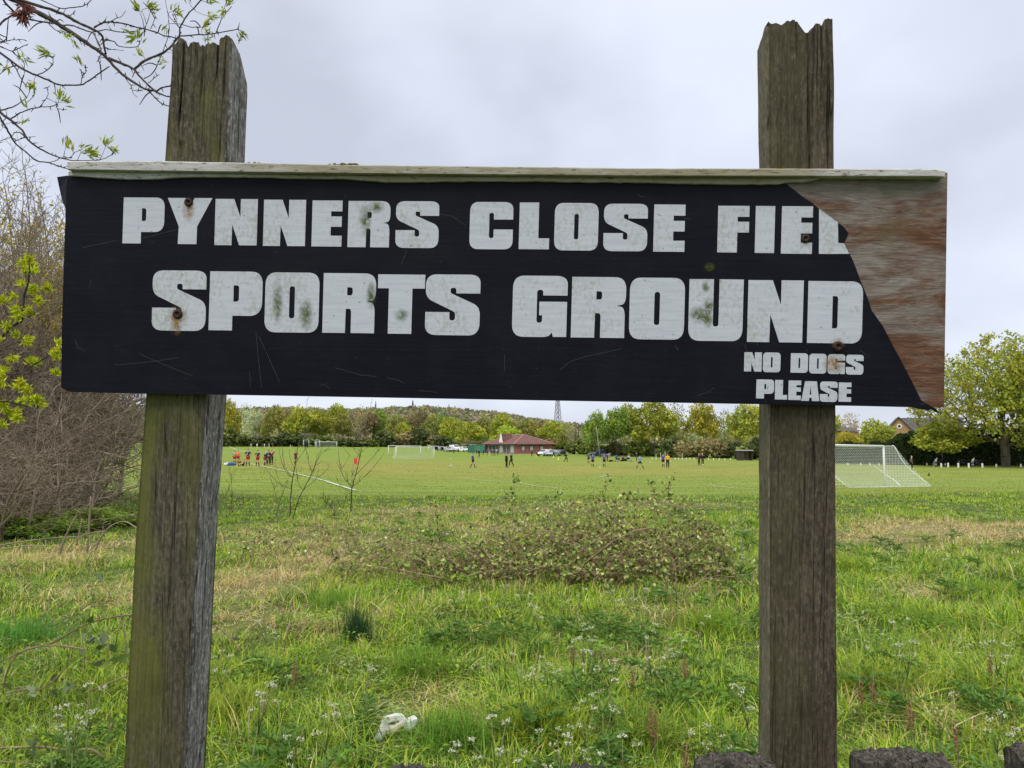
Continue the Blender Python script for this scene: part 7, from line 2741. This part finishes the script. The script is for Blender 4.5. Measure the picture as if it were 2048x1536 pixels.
kitbag(1222, 923.5, .9, M_BLACK, 'black kit bag lying left of the pushchair')
kitbag(1248, 922.5, 1.4, M_BLACK, 'long dark kit bag lying right of the pushchair')
kitbag(1262, 922.5, .8, plain('grey_bag', (.30, .30, .33), .8), 'grey kit bag lying at the right end of the bags', -.1)
kitbag(463, 931.5, 1.0, plain('blue_bag', (0.02, 0.10, 0.40), .7), 'bright blue bag on the grass beside the seated player, far left', .1)
kitbag(453, 931.5, .55, M_WHITE, 'small white bag at the left end, against the mossy post', -.1)


def ball(px, py, label):
    g = ground_at(px, py)
    b = MB().sphere((0, 0, .11), .11, 16, 10)
    for k in range(10):
        a, e = k * 2.4, math.asin(1 - 2 * (k + .5) / 10)
        c = Vector((math.cos(a) * math.cos(e), math.sin(a) * math.cos(e), math.sin(e)))
        o1 = c.orthogonal().normalized()
        o2 = c.cross(o1)
        b.add([Vector((0, 0, .11)) + c * .112 + (o1 * math.cos(q) + o2 * math.sin(q)) * .032 for q in [2 * PI * i / 5 for i in range(5)]], [(0, 1, 2, 3, 4)], 1)
    o = b.build('football', [M_WHITE, M_BLACK], None, True)
    o.location = g
    return tag(o, label, 'ball', 'footballs on the pitch')


ball(902, 933.5, 'white football lying on the open grass left of the lone blue player')
ball(901, 918.5, 'white football lying farther back, right of the netted goal')
ball(1406, 931.5, 'white football at the feet of the two grey-haired men')
ball(1301, 926, 'white football between the striding player and the player in yellow')
ball(1200, 937.5, 'white football on the grass below the blue players')
ball(951, 906.5, 'white football beside the people at the green container')
for px, py in ((1073, 913), (1107, 915), (1117, 919)):
    g = ground_at(px, py)
    b = MB().tube([(0, 0, 0), (0, 0, .03), (0, 0, .05), (0, 0, .5)], [.24, .24, .17, .04], 14)
    o = b.build('marker_cone', plain('cone_yellow', (0.66, 0.75, 0.10), .6) if px == 1073 else bpy.data.materials['cone_yellow'], None)
    o.location = g
    tag(o, 'yellow-green training cone on the grass by the cars right of the clubhouse', 'cone', 'training cones')
g = ground_at(1858, 952)
o = MB().sphere((0, 0, .1), (.07, .07, .14), 8, 6).sphere((.03, 0, .26), (.05, .06, .05), 8, 6).sphere((-.10, 0, .10), (.1, .03, .03), 6, 4).build('bird', [M_BLACK], None, True)
o.location = g
tag(o, 'small dark bird standing on the grass right of the big goal net', 'bird')
# ------------------------------------------------------------ people


def skin_mesh(name, chains, sub=1):
    """chains: list of lists of (point, radius) that share points by position; one continuous surface"""
    pts, rad, edges, idx = [], [], [], {}
    for ch in chains:
        last = None
        for p, r in ch:
            k = tuple(round(c, 4) for c in p)
            if k not in idx:
                idx[k] = len(pts)
                pts.append(k)
                rad.append(r)
            i = idx[k]
            if last is not None and last != i:
                edges.append((last, i))
            last = i
    me = bpy.data.meshes.new(name)
    me.from_pydata(pts, edges, [])
    o = bpy.data.objects.new('tmp_skin', me)
    COL.objects.link(o)
    o.modifiers.new('s', 'SKIN').use_smooth_shade = True
    for i, v in enumerate(me.skin_vertices[0].data):
        r = rad[i]
        v.radius = (r, r) if isinstance(r, (int, float)) else r
        v.use_root = (i == 0)
    if sub:
        o.modifiers.new('u', 'SUBSURF').levels = sub
    dg = bpy.context.evaluated_depsgraph_get()
    out = bpy.data.meshes.new_from_object(o.evaluated_get(dg))
    out.name = name
    bpy.data.objects.remove(o)
    bpy.data.meshes.remove(me)
    out.materials.clear()
    out.polygons.foreach_set('use_smooth', [True] * len(out.polygons))
    return out


V3 = Vector


def pose(kind):
    """joint positions of a 1.75 m figure facing -y"""
    J = dict(pel=V3((0, 0, .96)), waist=V3((0, 0, 1.10)), chest=V3((0, 0, 1.30)), neck=V3((0, .01, 1.46)), head=V3((0, -.005, 1.555)))
    for s, n in ((-1, 'l'), (1, 'r')):
        J['sh' + n] = V3((.185 * s, .01, 1.41))
        J['el' + n] = V3((.25 * s, .03, 1.14))
        J['wr' + n] = V3((.27 * s, -.03, .90))
        J['hip' + n] = V3((.095 * s, 0, .92))
        J['kn' + n] = V3((.105 * s, -.02, .50))
        J['an' + n] = V3((.115 * s, .02, .09))
    if kind == 'hips':
        for s, n in ((-1, 'l'), (1, 'r')):
            J['el' + n] = V3((.41 * s, .10, 1.19))
            J['wr' + n] = V3((.20 * s, .0, 1.02))
            J['kn' + n].x = .13 * s
            J['an' + n].x = .16 * s
    elif kind == 'walk':
        J['knl'], J['anl'] = V3((-.10, -.20, .54)), V3((-.10, -.26, .12))
        J['knr'], J['anr'] = V3((.10, .06, .50)), V3((.10, .33, .16))
        J['ell'], J['wrl'] = V3((-.25, .14, 1.16)), V3((-.25, .10, .92))
        J['elr'], J['wrr'] = V3((.25, -.06, 1.15)), V3((.24, -.26, .98))
    elif kind == 'stride':
        for s, n in ((-1, 'l'), (1, 'r')):
            J['kn' + n] = V3((.26 * s, -.03, .53))
            J['an' + n] = V3((.46 * s, .02, .12))
        J['wrl'], J['wrr'] = V3((-.20, -.16, 1.0)), V3((.14, -.20, .98))
    elif kind == 'run':
        J['knl'], J['anl'] = V3((-.10, -.32, .66)), V3((-.10, -.14, .27))
        J['knr'], J['anr'] = V3((.10, .10, .52)), V3((.10, .45, .30))
        J['ell'], J['wrl'] = V3((-.25, .24, 1.20)), V3((-.24, .10, 1.02))
        J['elr'], J['wrr'] = V3((.25, -.16, 1.18)), V3((.18, -.34, 1.30))
        for k in ('chest', 'neck', 'head', 'shl', 'shr'):
            J[k].y -= .10
    elif kind == 'headhands':
        for s, n in ((-1, 'l'), (1, 'r')):
            J['el' + n] = V3((.40 * s, .02, 1.62))
            J['wr' + n] = V3((.14 * s, .03, 1.70))
    elif kind == 'bend':
        R = Matrix.Rotation(math.radians(62), 4, 'X')
        c = J['pel'].copy()
        for k in ('waist', 'chest', 'neck', 'head', 'shl', 'shr'):
            J[k] = c + R @ (J[k] - c)
        for s, n in ((-1, 'l'), (1, 'r')):
            J['el' + n] = J['sh' + n] + V3((.05 * s, -.03, -.27))
            J['wr' + n] = J['el' + n] + V3((-.06 * s, .10, -.22))
            J['kn' + n] = V3((.13 * s, -.10, .50))
    elif kind == 'sit':
        for k in ('pel', 'waist', 'chest', 'neck', 'head', 'shl', 'shr'):
            J[k].z -= .84
        for k, dy in (('waist', .03), ('chest', .08), ('neck', .08), ('head', .06), ('shl', .08), ('shr', .08)):
            J[k].y += dy
        for s, n in ((-1, 'l'), (1, 'r')):
            J['hip' + n] = V3((.10 * s, -.02, .12))
            J['kn' + n] = V3((.17 * s, -.40, .34))
            J['an' + n] = V3((.15 * s, -.66, .07))
            J['el' + n] = V3((.28 * s, -.06, .36))
            J['wr' + n] = V3((.16 * s, -.28, .34))
    elif kind == 'pockets':
        for s, n in ((-1, 'l'), (1, 'r')):
            J['el' + n] = V3((.30 * s, .10, 1.14))
            J['wr' + n] = V3((.19 * s, -.04, .93))
            J['an' + n].x = .14 * s
    elif kind == 'front':
        for s, n in ((-1, 'l'), (1, 'r')):
            J['el' + n] = V3((.25 * s, .02, 1.14))
            J['wr' + n] = V3((.08 * s, -.24, 1.03))
    return J


def figure_meshes(kind):
    J = pose(kind)
    up = (J['head'] - J['neck']).normalized()
    fwd = V3((0, -1, 0)) if kind != 'bend' else (Matrix.Rotation(math.radians(62), 4, 'X') @ V3((0, -1, 0)))
    fwd = (fwd - up * fwd.dot(up)).normalized()
    H = J['head']
    body = [[(J['pel'], .115), (J['waist'], .105), (J['chest'], .125), (J['neck'], .058), (H, .075), (H + up * .085 + fwd * .012, .098), (H + up * .165 - fwd * .01, .075)],
            [(H + up * .05, .0999), (H + up * .045 + fwd * .085, .022), (H + up * .03 + fwd * .112, .014)]]
    body[1][0] = (H + up * .085 + fwd * .012, .098)
    for n, s in (('l', -1), ('r', 1)):
        body.append([(J['chest'], .125), (J['sh' + n], .062), (J['sh' + n].lerp(J['el' + n], .5), .047), (J['el' + n], .040), (J['wr' + n], .027)])
        d = (J['wr' + n] - J['el' + n]).normalized()
        if kind == 'headhands':
            d = V3((-s * .9, 0, .2)).normalized()
        palm = J['wr' + n] + d * .085
        body[-1].append((palm, .034))
        sd = V3((0, -1, 0)) if abs(d.y) < .8 else V3((1, 0, 0))
        sd = (sd - d * sd.dot(d)).normalized()
        cv = d.cross(sd) * (1 if s > 0 else -1)
        for q in range(4):
            off = sd * (.030 - .020 * q)
            ln = (.062, .074, .068, .052)[q]
            a = palm + d * .018 + off
            body.append([(palm, .034), (a, .010), (a + d * ln * .5 + cv * .006, .0088), (a + d * ln + cv * .022, .0075)])
        body.append([(J['wr' + n].lerp(palm, .55), .030), (palm - d * .03 + sd * .045, .011), (palm + d * .012 + sd * .062, .0088)])
        body.append([(J['pel'], .115), (J['hip' + n], .088), (J['hip' + n].lerp(J['kn' + n], .5), .074), (J['kn' + n], .052), (J['kn' + n].lerp(J['an' + n], .35), .054), (J['an' + n], .036)])
        sh = (J['an' + n] - J['kn' + n]).normalized()
        ff = V3((0, -1, 0)) - sh * V3((0, -1, 0)).dot(sh)
        ff = ff.normalized() if ff.length > .2 else V3((0, -1, 0))
        J['toe' + n] = J['an' + n] + ff * .17 + V3((0, 0, -.045)) if kind != 'run' or n == 'l' else J['an' + n] + ff * .15 + sh * .05
        body.append([(J['an' + n], .036), (J['an' + n] + sh * .03 + ff * .07, .036), (J['toe' + n], .028)])
    out = {'body': skin_mesh('body', body)}
    # eyes sit in the face of the same body mesh
    bm = bmesh.new()
    bm.from_mesh(out['body'])
    sdv = up.cross(fwd)
    for s in (-1, 1):
        c = H + up * .092 + fwd * .098 + sdv * .034 * s
        geo = bmesh.ops.create_icosphere(bm, subdivisions=1, radius=.012, matrix=Matrix.Translation(c))
        for v in geo['verts']:
            for f in v.link_faces:
                f.material_index = 1
        bmesh.ops.create_icosphere(bm, subdivisions=1, radius=.026, matrix=Matrix.Translation(H + up * .075 + sdv * .098 * s) @ Matrix.Diagonal((.45, .8, 1.2, 1)))
    mo = bmesh.ops.create_icosphere(bm, subdivisions=1, radius=.022, matrix=Matrix.Translation(H + up * .012 + fwd * .092) @ Matrix.Diagonal((1.2, .4, .35, 1)))
    for v in mo['verts']:
        for f in v.link_faces:
            f.material_index = 2
    bm.to_mesh(out['body'])
    bm.free()
    tor = [(J['pel'].lerp(J['waist'], .2), .142), (J['waist'], .132), (J['chest'], .150), (J['chest'].lerp(J['neck'], .75), .085)]
    sl = [tor]
    ll = [list(tor)]
    for n in 'lr':
        sl.append([(J['chest'], .150), (J['sh' + n], .078), (J['sh' + n].lerp(J['el' + n], .75), .066)])
        ll.append([(J['chest'], .150), (J['sh' + n], .080), (J['el' + n], .062), (J['el' + n].lerp(J['wr' + n], .85), .050)])
    out['shirt'] = skin_mesh('shirt', sl)
    out['jacket'] = skin_mesh('jacket', ll)
    so, tr, so2, sk, sh_ = [], [], [], [], []
    for n in 'lr':
        so.append([(J['pel'], .142), (J['hip' + n], .112), (J['hip' + n].lerp(J['kn' + n], .68), .108)])
        tr.append([(J['pel'], .140), (J['hip' + n], .106), (J['kn' + n], .078), (J['an' + n] + (J['kn' + n] - J['an' + n]) * .06, .064)])
        sk.append(skin_mesh('sock', [[(J['kn' + n].lerp(J['an' + n], .12), .060), (J['kn' + n].lerp(J['an' + n], .4), .062), (J['an' + n], .046)]]))
        d = (J['toe' + n] - J['an' + n]).normalized()
        sh_.append(skin_mesh('shoe', [[(J['an' + n] - d * .03 + V3((0, 0, -.02)), .046), (J['an' + n] + d * .08 + V3((0, 0, -.02)), .050), (J['toe' + n] + d * .02, .040)]]))
    out['shorts'] = skin_mesh('shorts', so)
    out['trousers'] = skin_mesh('trousers', tr)
    out['sock'] = sk
    out['shoe'] = sh_
    out['hair'] = skin_mesh('hair', [[(H + up * .10 - fwd * .055, .072), (H + up * .165 - fwd * .02, .085), (H + up * .185 + fwd * .035, .060)]])
    for k, m in out.items():
        for q in (m if isinstance(m, list) else [m]):
            q.materials.append(M_SKIN)
    out['body'].materials.append(M_EYE)
    out['body'].materials.append(plain('lips', (0.34, 0.12, 0.10), .5) if 'lips' not in bpy.data.materials else bpy.data.materials['lips'])
    zs = [v.co.z for q in out['shoe'] for v in q.vertices]
    out['floor'] = min(zs) if kind not in ('sit',) else 0.0
    if kind == 'sit':
        out['floor'] = min(min(v.co.z for v in out['shorts'].vertices), min(zs))
    return out


_cm_ = {}


def cloth(c):
    if c not in _cm_:
        _cm_[c] = plain('cloth_%s' % c, {'navy': (0.018, 0.022, 0.055), 'red': (0.42, 0.015, 0.02), 'orange': (0.80, 0.19, 0.03), 'grey': (0.30, 0.30, 0.33), 'black': (0.012, 0.012, 0.014), 'maroon': (0.16, 0.02, 0.03), 'white': (0.72, 0.72, 0.74), 'blue': (0.035, 0.075, 0.36), 'sky': (0.12, 0.32, 0.62), 'yellow': (0.80, 0.43, 0.015), 'dark': (0.05, 0.05, 0.06), 'brown': (0.13, 0.10, 0.10), 'lilac': (0.42, 0.40, 0.55), 'hair_dark': (0.02, 0.015, 0.012), 'hair_brown': (0.08, 0.045, 0.025), 'hair_grey': (0.55, 0.54, 0.52), 'charcoal': (0.035, 0.035, 0.045), 'lime': (0.45, 0.62, 0.20)}[c], .85, .15, 12)
    return _cm_[c]


FIG = {}


def set_mat(o, m, slot=0):
    o.material_slots[slot].link = 'OBJECT'
    o.material_slots[slot].material = m


DIGITS = {'1': [[(.35, 0), (.65, 0), (.65, 1), (.35, 1), (.2, .8), (.35, .8)]], '3': [[(0, 0), (1, 0), (1, 1), (0, 1), (0, .8), (.7, .8), (.7, .6), (.2, .6), (.2, .42), (.7, .42), (.7, .2), (0, .2)]]}


def person(px, head, feet, kind, rot, top, legs, label, top_kind='shirt', leg_kind='shorts', socks='black', hair='hair_dark', group=None, number=False, depth=None, gloves=None, bald=False):
    if kind not in FIG:
        FIG[kind] = figure_meshes(kind)
    fm = FIG[kind]
    g = ground_at(px, feet) if depth is None else on_ground(px, depth)
    tall = {'sit': .93, 'bend': 1.28, 'headhands': 1.80}.get(kind, 1.75)
    want = (feet - head) * g.y / F_PX
    s = max(.72, min(1.12, want / tall))
    o = empty('person', g, rot, label, 'person', group)
    o.scale = (s, s, s)
    o.location.z -= fm['floor'] * s - .01
    b = link('body', fm['body'], o)
    for nm, mat in ((top_kind, cloth(top)), (leg_kind, cloth(legs))):
        q = link(nm, fm[nm], o)
        set_mat(q, mat)
        if nm == top_kind and number:
            J = pose(kind)
            m = MB()
            for lp in DIGITS['1']:
                m.add([((.5 - x) * .10, .152 + .02, 1.16 + y * .22) for x, y in lp], [tuple(range(len(lp)))])
            m.build('shirt_number', M_WHITE, q)
    if leg_kind == 'shorts':
        for m in fm['sock']:
            set_mat(link('sock', m, o), cloth(socks))
    for m in fm['shoe']:
        set_mat(link('shoe', m, o), cloth('black' if socks != 'white' else 'white'))
    if not bald:
        set_mat(link('hair', fm['hair'], o), cloth(hair))
    if gloves:
        J = pose(kind)
        for n in 'lr':
            d = (J['wr' + n] - J['el' + n]).normalized()
            m = skin_mesh('glove', [[(J['wr' + n], .042), (J['wr' + n] + d * .07, .056), (J['wr' + n] + d * .14, .050)], [(J['wr' + n] + d * .07, .056), (J['wr' + n] + d * .11 + V3((0, -.07, 0)), .022)]])
            m.materials.append(M_WHITE)
            link('glove', m, o)
    print('person %4d d=%.0f want=%.2f s=%.2f %s' % (px, g.y, want, s, label[:40]))
    return o


away = PI
GL, GB = 'red and navy players at the left touchline', 'blue team players'
person(469, 902, 928, 'stand', away, 'grey', 'red', 'person in grey top and red shorts standing at the far left, beside the orange bib')
person(475.8, 901, 928, 'stand', away + .2, 'orange', 'red', 'person in a bright orange bib at the far left of the pitch')
person(495.5, 898.5, 932, 'hips', away, 'navy', 'red', 'player in navy shirt and red shorts, hands on hips, beside the seated players', socks='black', number=True)
person(515, 901, 932, 'hips', away - .3, 'navy', 'red', 'player in navy shirt and red shorts, hands on hips, on the white touchline', number=True)
person(528.5, 912, 931, 'bend', 2.0, 'navy', 'red', 'player in navy shirt and red shorts bending forward, left of the man in black')
person(531.5, 904.5, 929.5, 'front', away, 'navy', 'navy', 'person in dark navy with white collar behind the bending player', 'jacket', 'trousers', hair='white')
person(536.5, 900.5, 930.5, 'stand', away, 'black', 'black', 'person in black tracksuit standing in front of the player with raised arms', 'jacket', 'trousers', number=True)
person(543, 900, 930, 'headhands', away, 'maroon', 'black', 'player in maroon with both hands raised to the head', leg_kind='trousers')
person(479, 919, 931.5, 'sit', .6, 'maroon', 'red', 'person in maroon sitting on the grass beside the blue bag', socks='black')
person(487, 920, 932, 'sit', -1.2, 'black', 'black', 'person in black with lime stripes sitting on the grass behind the hands-on-hips player', socks='lime')
person(590.5, 902, 929, 'stand', 1.2, 'maroon', 'maroon', 'player in dark maroon standing alone behind the many-stemmed sapling')
for px, t, k, r in ((502, 'white', 'walk', 1.5), (514, 'white', 'stand', 0.3), (529, 'white', 'hips', 2.2), (538, 'white', 'walk', -1.2)):
    person(px, 886.5, 896, k, r, t, t, 'tiny far player in white on the distant pitch behind the red and navy players', socks='white', group='far players in white')
for px, k, r in ((525.5, 'stand', .5), (545, 'walk', 1.8)):
    person(px, 886.5, 895.5, k, r, 'black', 'black', 'tiny far figure in black among the distant players in white', group='far figures in black')
person(581, 888.5, 897.5, 'walk', -1, 'lilac', 'white', 'tiny far player in pale lilac apart from the others, right of the far group', socks='white')
person(945.5, 906, 936, 'walk', 1.4, 'blue', 'black', 'lone player in blue shirt and black shorts walking on open grass before the container')
person(1013, 907, 935.5, 'front', 1.1, 'black', 'black', 'bald man in black jacket and trousers, left of the pair before the clubhouse', 'jacket', 'trousers', bald=True)
person(1022.5, 906, 934, 'walk', -1.0, 'black', 'black', 'man in black with brown hair, right of the pair before the clubhouse', 'jacket', 'trousers', hair='hair_brown')
person(1132, 904, 924, 'run', 1.5, 'black', 'black', 'person in black running near the timber poles', 'jacket', 'trousers', hair='hair_brown')
person(1177, 907, 927, 'stand', .3, 'blue', 'black', 'blue-shirted player standing farther back, leftmost of the blue group', group=None)
person(1185.5, 908.5, 934, 'stand', 0, 'blue', 'black', 'blue-shirted player facing us beside the leftmost blue player', hair='hair_brown')
person(1208.5, 907, 934, 'headhands', .1, 'blue', 'black', 'blue-shirted player with hands at the head, left of the pushchair', hair='hair_brown')
person(1214, 905, 923, 'bend', 1.2, 'lilac', 'dark', 'person in pale lilac top bending over the bags left of the pushchair', 'jacket', 'trousers')
person(1257, 906.5, 919, 'sit', -.8, 'lilac', 'navy', 'person in pale top sitting low in the shade right of the pushchair', 'shirt', 'trousers')
person(1246, 911, 922, 'sit', .8, 'black', 'black', 'person in black crouching beside the pushchair', 'jacket', 'trousers')
person(1273, 905, 923, 'stand', 1.4, 'dark', 'black', 'person in dark grey standing at the end of the kit bags', 'jacket', 'trousers')
person(1280, 911, 938, 'stride', .1, 'sky', 'black', 'player in light blue with legs wide apart in mid stride')
person(1326.5, 908, 934.5, 'stand', 2.6, 'blue', 'black', 'blue-shirted player close behind the player in yellow')
person(1335.5, 907.5, 937, 'stand', 0, 'yellow', 'black', 'goalkeeper in bright yellow top with white gloves and black trousers', 'jacket', 'trousers', hair='hair_brown', gloves=True)
person(1398, 907.5, 930.5, 'pockets', .5, 'charcoal', 'black', 'grey-haired man in dark jacket, left of the pair under the golden tree', 'jacket', 'trousers', hair='hair_grey')
person(1405.5, 907.5, 931, 'pockets', -.5, 'black', 'black', 'grey-haired man in black coat, right of the pair under the golden tree', 'jacket', 'trousers', hair='hair_grey')
person(1824, 912.5, 941.5, 'pockets', 1.2, 'brown', 'black', 'white-haired man in brown jacket standing between the big goal and the hedge', 'jacket', 'trousers', hair='hair_grey')
person(908.5, 898.5, 906, 'front', 0, 'black', 'black', 'person in black standing in front of the white van', 'jacket', 'trousers', depth=205)
person(917, 898, 904.5, 'stand', 0, 'dark', 'black', 'person in dark clothes between the white van and white hatchback', 'jacket', 'trousers', depth=215)
person(953, 899, 907.5, 'stand', 0, 'dark', 'black', 'person in dark clothes against the green container', 'jacket', 'trousers', depth=200)
person(958.5, 898, 914, 'walk', 1, 'black', 'black', 'person in black walking in front of the green container', 'jacket', 'trousers', depth=172)
person(967, 896, 908, 'stand', .4, 'blue', 'navy', 'person in blue at the left end of the veranda, apart from the others', 'jacket', 'trousers', depth=196)
person(975, 897, 909, 'stand', 1, 'maroon', 'black', 'person in maroon in the group before the clubhouse veranda', depth=192)
person(979, 897, 909, 'front', -.4, 'blue', 'white', 'person in blue in the middle of the group before the veranda', depth=191, socks='white')
person(983, 897, 909, 'stand', .2, 'blue', 'black', 'person in blue next to the dark pair before the veranda', depth=193)
person(986.5, 898, 909, 'stand', .2, 'black', 'black', 'person in black shirt and shorts before the veranda, bare legs', depth=190)
person(989.5, 898, 909.5, 'stand', -.2, 'black', 'black', 'second bare-legged person in black at the right end of the veranda group', depth=188)
person(996, 896.5, 907, 'bend', -1.2, 'white', 'black', 'person in white leaning forward by the clubhouse terrace railing', 'jacket', 'trousers', depth=196)
person(1063.5, 901.5, 911.5, 'stand', 0, 'black', 'black', 'person in black standing at the right end of the clubhouse terrace', 'jacket', 'trousers', depth=182)
person(1073.5, 901, 912, 'stand', .5, 'dark', 'black', 'person in dark clothes left of the white car, behind a cone', 'jacket', 'trousers', depth=180)
person(1106.5, 903, 913, 'bend', .4, 'black', 'black', 'person in black bending in front of the silver car', 'jacket', 'trousers', depth=176)
